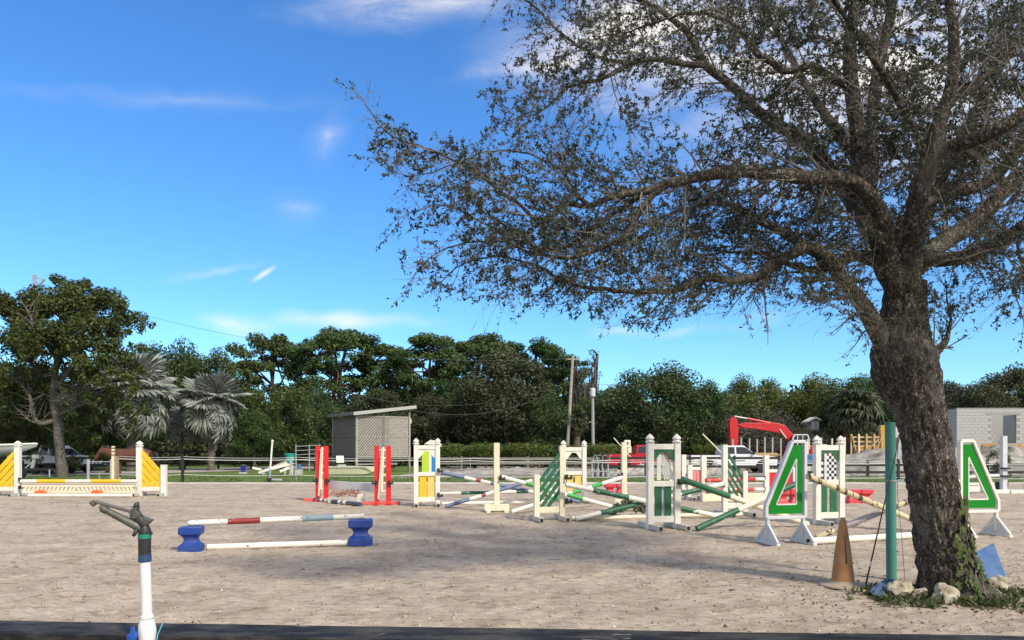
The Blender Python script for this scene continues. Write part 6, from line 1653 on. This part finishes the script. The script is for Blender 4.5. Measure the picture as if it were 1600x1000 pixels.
for s in (-1, 1):
    mb = MB(); mb.prism([(-2.0, .25), (-1.7, .0), (1.9, .0), (2.2, .25), (2.2, .6), (1.9, .85), (-1.7, .85), (-2.0, .6)], s * 1.1 - .28, s * 1.1 + .28); mb.build('track', BLK, ex, bevel=.05)
q = X(1147, 712); mb = MB(); mb.prism([(q[0] - .2, q[1]), (q[0] + .4, q[1]), (q[0] + .9, q[1] - .5), (q[0] + .5, q[1] - 1.1), (q[0] - .1, q[1] - .8)], -.5, .5); mb.build('bucket', STEEL, ex)

# ------------------------------------------------------------------ block building with individual blocks
BLKM = mat('concrete_block', (.40, .40, .385), .9, var=.10, scale=1.5, dirt=(.30, .29, .27), dscale=1.5, damt=.5, bump=.3, bscale=60)
MORT = mat('mortar', (.25, .245, .235), .95)
bd = 48.0; kb = bd / FPX
bb = thing('block_building', 'unfinished grey concrete block building at the right edge', 'building', ((1495 - 800) * kb, bd, .55), R(-1.5))
bh = EYE + (HZ - 637) * kb - .55; bw_ = 6.4
course = .2; ncour = int(bh / course)
dx0, dx1 = (1547 - 1495) * kb, (1586 - 1495) * kb; dz0, dz1 = EYE + (HZ - 693) * kb - .55, EYE + (HZ - 648) * kb - .55
def wallprism(poly, y0, y1, nm, m): 
    mb = MB(); mb.prism(poly, y0, y1); return mb.build(nm, m, bb)
for (x0, x1, z0, z1) in ((.012, dx0 - .012, 0, bh - .012), (dx1 + .012, bw_, 0, bh - .012), (dx0 - .012, dx1 + .012, dz1 + .012, bh - .012), (dx0 - .012, dx1 + .012, 0, dz0 - .012)):
    wallprism([(x0, z0), (x1, z0), (x1, z1), (x0, z1)], .012, .19, 'mortar_core', MORT)
mb = MB(); mb.box((0, 0, 0), (.388, .2, .188)); bme = mb.mesh('block'); bme.materials.append(BLKM)
mb = MB(); mb.box((0, 0, 0), (.188, .2, .188)); bhalf = mb.mesh('block'); bhalf.materials.append(BLKM)
nb = 0
for c_ in range(ncour):
    z = c_ * course + .1
    if z + .1 > bh + .02: break
    x = 0 if c_ % 2 == 0 else -.2
    while x < bw_ - .05:
        xa, xb = max(x, 0), min(x + .4, bw_); w_ = xb - xa; xc = (xa + xb) / 2
        inside_door = (dx0 - .05 < xc < dx1 + .05) and (dz0 - .05 < z < dz1 + .05)
        if not inside_door and w_ > .1 and nb < 298:
            inst(bme if w_ > .3 else bhalf, 'block', Matrix.Translation((xc, .10 + rl.uniform(-.004, .004), z)), bb); nb += 1
        x += .4
mb = MB()
for c_ in range(ncour):
    y = .2
    while y < 6:
        l_ = .2 if (y == .2 and c_ % 2) else .4
        mb.box((.1, y + l_ / 2, c_ * course + .1), (.2, l_ - .012, .188)); y += l_
o = mb.build('side_block', BLKM, bb); o['kind'] = 'stuff'
mb = MB(); mb.box((.1, 3.1, bh / 2 - .02), (.17, 5.7, bh - .06)); mb.build('mortar_core', MORT, bb)
mb = MB(); mb.box(((dx0 + dx1) / 2, .095, dz1 + .1), (dx1 - dx0 + .6, .215, .2)); mb.build('lintel', mat('lintel', (.30, .30, .29), .9, var=.1), bb)
mb = MB(); mb.box((3.4, 3.0, bh / 2 - .1), (7, .2, bh - .2)); mb.build('inner_wall', BLKM, bb)
mb = MB(); mb.box((dx1 + .18, .9, bh / 2 - .2), (.15, 1.2, bh - .5)); mb.build('inner_pier', BLKM, bb)
mb = MB(); mb.box((dx0 + .35, .42, dz0 + .25), (.06, .05, .5), 0, Matrix.Rotation(R(28), 3, 'Y')); mb.build('prop', PG, bb)
mb = MB(); mb.box((bw_ - .02, 3.1, bh / 2 - .02), (.18, 5.9, bh - .06)); mb.build('far_wall', BLKM, bb)
OSB = mat('plywood_orange', (.46, .24, .07), .8, var=.22, scale=5, wear=(.30, .14, .03), wscale=7, wamt=.62)
mb = MB(); a_ = W(1567, 701, 47.8) - bb.location; mb.box((a_.x, -.06, a_.z), (2.5, .03, .62)); mb.build('plywood_sheet', OSB, bb)

# ------------------------------------------------------------------ timber frames, stakes, small buildings
TM = mat('new_timber', (.52, .36, .17), .75, var=.15, scale=4)
tfm = thing('stud_wall', 'wall of new yellow timber studs and braces left of the teal pole', 'timber frame', ((1355 - 800) * 50 / FPX, 50, .45))
kt = 50 / FPX
def tx(x): return (x - 1355) * kt
def tz(y): return EYE - (y - HZ) * kt - .45
for x in (1330, 1342, 1354, 1366, 1378): 
    mb = MB(); mb.beam((tx(x), 0, -.3), (tx(x), 0, tz(678)), .09, .09, up=(1, 0, 0)); mb.build('stud', TM if x != 1342 else PC, tfm)
for y in (683, 690, 697): 
    mb = MB(); mb.beam((tx(1334), .1, tz(y)), (tx(1378), .1, tz(y)), .05, .10); mb.build('beam', TM, tfm)
for (x0, y0, x1, y1) in ((1354, 704, 1372, 686), (1336, 704, 1330, 680), (1368, 704, 1376, 684)):
    mb = MB(); mb.beam((tx(x0), -.1, tz(y0)), (tx(x1), -.1, tz(y1)), .05, .09, up=(0, 1, 0)); mb.build('brace', TM, tfm)
mb = MB(); mb.box((tx(1382), .3, tz(686)), (.36, .3, 1.9)); mb.build('end_panel', mat('mustard_panel', (.46, .28, .05), .7, var=.15), tfm)
mb = MB(); mb.box((tx(1360), .3, tz(701)), (1.4, .4, .3)); mb.build('sill_stack', OSB, tfm)
STK = [1145, 1158, 1171, 1183, 1195, 1207, 1220, 1262, 1275, 1283, 1300, 1312, 1320]
for j, x in enumerate(STK):
    a_ = W(x, 705, 55); ht_ = (1.6 - (683 + (j * 5) % 4 - 701) * 55 / FPX) if x > 1150 else 2.3
    mb = MB(); mb.box((0, 0, ht_ / 2), (.10, .10, ht_)); o = mb.build('stake', mat('stake_grey', (.36, .34, .30), .8, var=.15) if x < 1250 else PC, None, loc=(a_.x, 55, 0))
    tag(o, '%s upright timber stake from the left on the building site' % ordn[j], 'stake', 'upright stakes on the building site')
tb = thing('timber_stack', 'low stack of yellowish planks right of the white pickup bonnet', 'timber stack', ((1192 - 800) * 53 / FPX, 53, 0))
for j in range(5):
    mb = MB(); mb.box((.05 * (j % 2), .0, .9 + j * .09), (2.6 - .2 * j, .8, .07)); mb.build('plank', TM if j > 2 else mat('brown_plank', (.28, .2, .13), .8, var=.15), tb)
for x in (-1, 1): 
    mb = MB(); mb.box((x, 0, .42), (.15, .8, .84)); mb.build('trestle', TM, tb)
bd2 = thing('brown_shed', 'low dark brown shed behind the timber frames', 'shed', ((1362 - 800) * 60 / FPX, 60, 0))
mb = MB(); mb.box((0, 0, 1.5), (3.2, 2.5, 3.0)); mb.build('wall', mat('brown_board', (.10, .075, .055), .8, var=.15), bd2)
mb = MB(); mb.prism([(-1.9, 3.0), (1.9, 3.0), (1.7, 3.4), (-1.7, 3.4)], -1.6, 1.6); mb.build('roof', mat('brown_roof', (.09, .075, .065), .9), bd2)
wh_ = thing('house', 'small white-gabled house far off among the trees', 'house', ((1268 - 800) * 61 / FPX, 61, 2.85))
wh_.scale = (.5, .5, .5)
mb = MB(); mb.box((.15, 0, 1.0), (1.3, 2, 2.0)); mb.build('wall', mat('house_wall', (.32, .33, .33), .8), wh_)
mb = MB(); mb.prism([(-1.1, 2.0), (.2, 2.7), (1.1, 2.25), (1.1, 2.05), (.2, 2.45), (-1.1, 1.8)], -1.3, 1.2); mb.build('roof', PW, wh_)
for x in (-.1, .65): 
    mb = MB(); mb.box((x, -1.03, 1.1), (.12, .06, 1.5)); mb.build('porch_post', PW, wh_)
mb = MB(); mb.box((0, 0, -2.85), (1.6, 2, 5.7)); mb.build('base', mat('house_base', (.1, .1, .09), .9), wh_)
place('scrub_bush', dB, 'dark scrub bush below the left of the small white house', 1260, 667, 59.3, 10, sx=1.3, cat='bush')
place('scrub_bush', dB, 'dark scrub bush below the right of the small white house', 1279, 669, 59.5, 10, sx=1.2, cat='bush')
bl = thing('storage_tub', 'blue storage tub on a stand right of the left emerald wing', 'tub', ((1263 - 800) * 44 / FPX, 44.5, 0))
mb = MB(); mb.box((0, 0, .98), (.62, .6, .55), taper=1.1); mb.build('tub', mat('tub_blue', (.03, .16, .35), .5, var=.1), bl, bevel=.03)
mb = MB(); mb.box((0, 0, .35), (.5, .5, .70)); mb.build('stand', PG, bl)

# ------------------------------------------------------------------ lattice shed
sd = 50.0; shp = W(557, 738, sd); sh = thing('lattice_shed', 'raised grey lattice shed with a sloping roof in front of the pines', 'shed', (shp.x, sd, 0), R(36))
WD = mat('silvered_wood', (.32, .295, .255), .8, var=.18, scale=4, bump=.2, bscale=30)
WDD = mat('shaded_weathered_wood', (.17, .165, .16), .85, var=.2, scale=3)  # darker tone also paints in the shade on the shed's left side
Wf, Ds_, z0, z1 = 4.0, 3.9, 1.02, 3.85
for (x, y) in ((0, 0), (Wf, 0), (0, Ds_), (Wf, Ds_), (Wf / 2, 0)):
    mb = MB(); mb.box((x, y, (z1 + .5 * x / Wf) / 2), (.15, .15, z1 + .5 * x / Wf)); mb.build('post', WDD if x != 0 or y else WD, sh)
mb = MB(); mb.box((Wf / 2, Ds_ / 2, z0 - .06), (Wf, Ds_, .1)); mb.build('floor', WDD, sh)
def clipseg(cx, zc, sl, xa, xb, za, zb):
    pts = []
    for x in (xa, xb):
        z = zc + (x - cx) * sl
        if za <= z <= zb: pts.append((x, z))
    for z in (za, zb):
        x = cx + (z - zc) / sl
        if xa < x < xb: pts.append((x, z))
    return sorted(pts)[:2] if len(pts) >= 2 else None
zmid = 2.45
for (za, zb) in ((z0 + .06, zmid - .05), (zmid + .05, z1 - .08)):
    for j in range(27):
        c_ = -1.4 + j * .21
        sg = clipseg(c_, za, 1.0, .08, Wf - .08, za, zb)
        if sg and (sg[1][0] - sg[0][0]) > .05:
            mb = MB(); mb.beam((sg[0][0], -.03, sg[0][1]), (sg[1][0], -.03, sg[1][1]), .012, .062, up=(0, 1, 0)) if False else mb.prism([(sg[0][0] - .036, sg[0][1] + .036), (sg[0][0] + .036, sg[0][1] - .036), (sg[1][0] + .036, sg[1][1] - .036), (sg[1][0] - .036, sg[1][1] + .036)], -.036, -.024); mb.build('lattice_slat', WD, sh)
    for j in range(15):
        c_ = 2.5 + j * .21
        sg = clipseg(c_, za, -1.0, 2.45, Wf - .08, za, zb)
        if sg and (sg[1][0] - sg[0][0]) > .05:
            mb = MB(); mb.prism([(sg[0][0] - .03, sg[0][1] - .03), (sg[0][0] + .03, sg[0][1] + .03), (sg[1][0] + .03, sg[1][1] + .03), (sg[1][0] - .03, sg[1][1] - .03)], -.022, -.010); mb.build('lattice_slat', WD, sh)
for z in (z0 + .02, zmid, z1 - .04):
    mb = MB(); mb.box((Wf / 2, -.05, z), (Wf, .05, .09)); mb.build('rail', WD, sh)
for x in (0.0, Wf):
    mb = MB(); mb.box((x, -.06, (z0 + z1) / 2), (.11, .06, z1 - z0)); mb.build('trim', WD, sh)
nsl = 36
for j in range(nsl):
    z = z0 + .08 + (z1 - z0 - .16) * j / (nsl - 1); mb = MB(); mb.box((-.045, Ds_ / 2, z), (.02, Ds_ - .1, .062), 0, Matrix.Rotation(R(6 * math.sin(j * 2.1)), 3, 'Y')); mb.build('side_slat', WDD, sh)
mb = MB(); mb.box((-.02, Ds_ / 2, (z0 + z1) / 2), (.02, Ds_ - .1, z1 - z0 - .1)); mb.build('side_backing', mat('dark_backing', (.06, .058, .055), .9), sh)  # solid dark sheet behind the side slats
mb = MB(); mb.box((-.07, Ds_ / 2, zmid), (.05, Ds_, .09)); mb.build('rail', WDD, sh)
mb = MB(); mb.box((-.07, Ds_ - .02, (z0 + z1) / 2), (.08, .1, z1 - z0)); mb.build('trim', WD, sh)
mb = MB(); mb.box((Wf / 2, Ds_, (z0 + z1) / 2), (Wf - .1, .05, z1 - z0)); mb.build('back_wall', mat('interior_shade', (.025, .024, .022), .9), sh)  # back wall near black to paint in the shade inside
mb = MB(); mb.add([(-.35, -.35, z1 + .12), (Wf + .35, -.35, z1 + .72), (Wf + .35, Ds_ + .35, z1 + .72), (-.35, Ds_ + .35, z1 + .12), (-.35, -.35, z1 + .20), (Wf + .35, -.35, z1 + .80), (Wf + .35, Ds_ + .35, z1 + .80), (-.35, Ds_ + .35, z1 + .20)], [(3, 2, 1, 0), (4, 5, 6, 7), (0, 1, 5, 4), (1, 2, 6, 5), (2, 3, 7, 6), (3, 0, 4, 7)]); mb.build('roof', mat('tin_roof', (.30, .29, .28), .6, var=.15), sh)
mb = MB(); mb.beam((-.37, -.37, z1 + .10), (Wf + .37, -.37, z1 + .70), .04, .22, up=(0, 0, 1)); mb.build('fascia', mat('pale_fascia', (.38, .37, .34), .7, var=.1), sh)
mb = MB(); mb.beam((-.37, -.35, z1 + .10), (-.37, Ds_ + .35, z1 + .10), .04, .20); mb.build('fascia', WDD, sh)
mb = MB(); mb.box((Wf + .12, .15, z1 - .3), (.12, .3, .34)); mb.build('bracket', PC, sh)
# things round the shed
bt2 = thing('skiff', 'small cream skiff lying on the grass under the shed', 'boat', W(558, 742, 45) * Vector((1, 1, 0)), R(3))
secs = []
for i in range(9):
    t = i / 8; x = -1.7 + 3.0 * t; w = .45 * (1 - max(0, (t - .6) / .4) ** 2 * .95); zk = .05 + .30 * max(0, (t - .65) / .35) ** 2
    secs.append([(x, -w * .6, zk), (x, -w, .48), (x, w, .48), (x, w * .6, zk)])
mb = MB()
for s_ in secs: mb.v += s_
for i in range(8):
    for k in range(4): mb.f.append((i * 4 + k, i * 4 + (k + 1) % 4, i * 4 + 4 + (k + 1) % 4, i * 4 + 4 + k))
mb.f += [(0, 1, 2, 3), (35, 34, 33, 32)]; mb.build('hull', PC, bt2, auto=50)
mb = MB(); mb.beam((-1.7, -.47, .5), (1.1, -.47, .5), .05, .05); mb.build('gunwale', PW, bt2)
ms = thing('muck_tub', 'turquoise tub standing on a white stool near the shed', 'tub', ((453 - 800) * 46 / FPX, 46, 0))
mb = MB(); mb.lathe([(.22, .68), (.27, 1.05), (.32, 1.22), (.36, 1.24), (.36, 1.30), (.30, 1.30), (.25, .75)], 16); mb.build('tub', mat('turquoise_plastic', (.04, .33, .28), .5, var=.12), ms, auto=40)
for (x, y) in ((-.2, -.2), (.2, -.2), (.2, .2), (-.2, .2)):
    mb = MB(); mb.beam((x * 1.2, y * 1.2, 0), (x * .8, y * .8, .64), .05, .05, up=(1, 0, 0)); mb.build('leg', PW, ms)
mb = MB(); mb.box((0, 0, .66), (.5, .5, .04)); mb.build('stool_top', PW, ms)
bk = thing('bucket', 'blue bucket on the grass left of the white marker pole', 'bucket', ((380 - 800) * 47 / FPX, 47, 0))
mb = MB(); mb.lathe([(.13, .12), (.17, .5), (.18, .5), (.175, .46)], 16, close=False); mb.lathe([(.13, .11), (.13, .13)], 16); mb.build('pail', mat('bucket_blue', (.01, .03, .28), .4), bk)
mb = MB(); mb.tube([(.18 * math.cos(a_), 0, .48 + .1 * math.sin(a_)) for a_ in [math.pi * i / 8 for i in range(9)]], .008, 5); mb.build('bail', STEEL, bk)
mb = MB(); mb.box((0, 0, .055), (.4, .4, .11)); mb.build('paver', PG, bk)
bk = thing('bucket', 'pale blue bucket beside the potted plants near the shed', 'bucket', ((467 - 800) * 46 / FPX, 46, 0))
mb = MB(); mb.lathe([(.13, .3), (.17, .62), (.18, .62), (.175, .58)], 16, close=False); mb.lathe([(.13, .29), (.13, .31)], 16); mb.build('pail', mat('bucket_pale_blue', (.08, .18, .32), .5), bk)
mb = MB(); mb.box((0, 0, .15), (.4, .4, .30)); mb.build('crate', PG, bk)
for j, (x0, y0, x1, y1, d_, lab) in enumerate(((404, 739, 449, 724, 45, 'longest white rail slanting in the pile by the marker pole'), (412, 736, 452, 726, 44.6, 'white rail in the middle of the pile by the marker pole'), (437, 737, 452, 731, 44.2, 'short white rail at the right of the pile'), (394, 731, 408, 734, 45.5, 'white bench board at the left of the rail pile'))):
    a_ = W(x0, y0, d_); b_ = W(x1, y1, d_ + .3); a_.z = max(a_.z, .06); mb = MB(); mb.beam((0, 0, 0), b_ - a_, .14, .14); o = mb.build('stacked_rail', PW, None, loc=a_, bevel=.02); tag(o, lab, 'rail', 'pile of white rails by the shed')
mb = MB(); mb.beam((0, 0, 0), (1.9, 0, .75), .2, .1); mb.box((.1, 0, -.1), (.1, .5, .25)); mb.box((1.8, 0, .2), (.1, .5, .9)); o = mb.build('trestle', PG, None, loc=W(406, 738.5, 45.4) * Vector((1, 1, 0)) + Vector((0, .5, .22))); tag(o, 'grey trestle under the pile of white rails', 'trestle')
pgt = thing('corral_panel', 'stacked grey pipe corral panels left of the shed', 'corral panel', ((478 - 800) * 52 / FPX, 52.5, 0))
for z in (.9, 1.25, 1.55, 1.85): 
    mb = MB(); mb.tube([(-.9, 0, z - .1), (.9, 0, z)], .03, 6); mb.build('bar', STEEL, pgt)
for x in (-.85, .1, .85): 
    mb = MB(); mb.tube([(x, 0, 0), (x, 0, 1.9)], .04, 6); mb.build('upright', STEEL, pgt)
# pipes and planks stored under the shed
for j, (x, y, z, l, m, lab) in enumerate(((.3, .6, .55, 3.0, PG, 'grey plank stored under the shed, upper one'), (.8, 1.0, .25, 2.6, WDD, 'dark plank stored under the shed, lower one'))):
    mb = MB(); mb.box((0, 0, 0), (l, .3, .12)); o = mb.build('stored_plank', m, None, loc=sh.matrix_basis @ Vector((x + l / 2, y, z))); o.rotation_euler = (0, 0, R(36)); tag(o, lab, 'plank', 'planks under the shed')
    mb = MB()
chr_ = thing('garden_chair', 'white plastic chair under the left corner of the shed', 'chair', ((533 - 800) * 47 / FPX, 47, 0), R(30))
mb = MB(); mb.box((0, 0, .55), (.5, .5, .05)); mb.build('seat', PW, chr_); mb = MB(); mb.box((0, .24, .92), (.5, .05, .45), 0, Matrix.Rotation(R(-8), 3, 'X')); mb.build('backrest', PW, chr_, bevel=.02)
for (x, y) in ((-.21, -.21), (.21, -.21), (.21, .21), (-.21, .21)): 
    mb = MB(); mb.box((x, y, .27), (.05, .05, .54)); mb.build('leg', PW, chr_)

# ------------------------------------------------------------------ utility poles and wires
UP = mat('pole_wood', (.34, .31, .27), .85, var=.15, scale=2)
u1 = thing('utility_pole', 'leaning pale utility pole left of the straight one', 'utility pole', (W(885, 712, 64).x, 64, 0))
a_ = Vector((0, 0, 0)); b_ = W(895, 556, 64) - u1.location
mb = MB(); mb.tube([a_, a_.lerp(b_, .5), b_], [.16, .14, .11], 8); mb.build('shaft', UP, u1)
mb = MB(); mb.beam(b_ * .97 + Vector((-.5, 0, 0)), b_ * .97 + Vector((.5, 0, 0)), .09, .1); mb.build('cross_arm', UP, u1)
u2 = thing('utility_pole', 'straight grey utility pole with a pale transformer box at its top', 'utility pole', (W(927, 712, 62).x, 62, 0))
b_ = W(926, 618, 62) - u2.location; mb = MB(); mb.tube([(0, 0, 0), b_], [.15, .12], 8); mb.build('shaft', mat('pole_grey', (.30, .30, .31), .8), u2)
mb = MB(); mb.lathe([(.2, 0), (.22, .05), (.22, .65), (.15, .72)], 12, b_ + Vector((0, -.1, -.1))); mb.build('transformer', PGL, u2)
mb = MB(); mb.tube([b_ * .62, b_ * .62 + Vector((-.3, 0, .1))], .04, 6); mb.build('bracket', STEEL, u2)
u3 = thing('utility_pole', 'utility pole rising above the left oak, only its top showing', 'utility pole', (W(54, 712, 66).x, 66, 0))
b_ = W(54, 429, 66) - u3.location; mb = MB(); mb.tube([(0, 0, 0), b_], [.2, .15], 8); mb.build('shaft', UP, u3)
mb = MB(); mb.beam(b_ + Vector((0, 0, -.15)), b_ + Vector((.8, 0, -.55)), .10, .10); mb.tube([b_ + Vector((.5, 0, -.9)), b_ + Vector((.9, 0, -.4))], .09, 6); mb.build('cross_arm', UP, u3)
WIRE = mat('wire', (.10, .10, .10), .6)
def wire(label, a_, b_, sg):
    pts = []
    for i in range(17):
        t = i / 16; p = a_.lerp(b_, t); pts.append(p - Vector((0, 0, sg * 4 * t * (1 - t))))
    mb = MB(); mb.tube(pts, .013, 4); o = mb.build('overhead_wire', WIRE, None); tag(o, label, 'wire', 'overhead wires')
wire('upper overhead wire between the far-left pole and the leaning pole', W(54, 440, 66), W(894, 560, 64), 2.4)
wire('middle overhead wire sagging left from the leaning utility pole', W(540, 612, 62), W(892, 596, 64), 1.6)
wire('lower overhead wire sagging left from the leaning utility pole', W(640, 640, 60), W(889, 600, 64), 1.3)
wire('overhead wire running right from the straight utility pole', W(926, 600, 63), W(1800, 600, 72), .6)
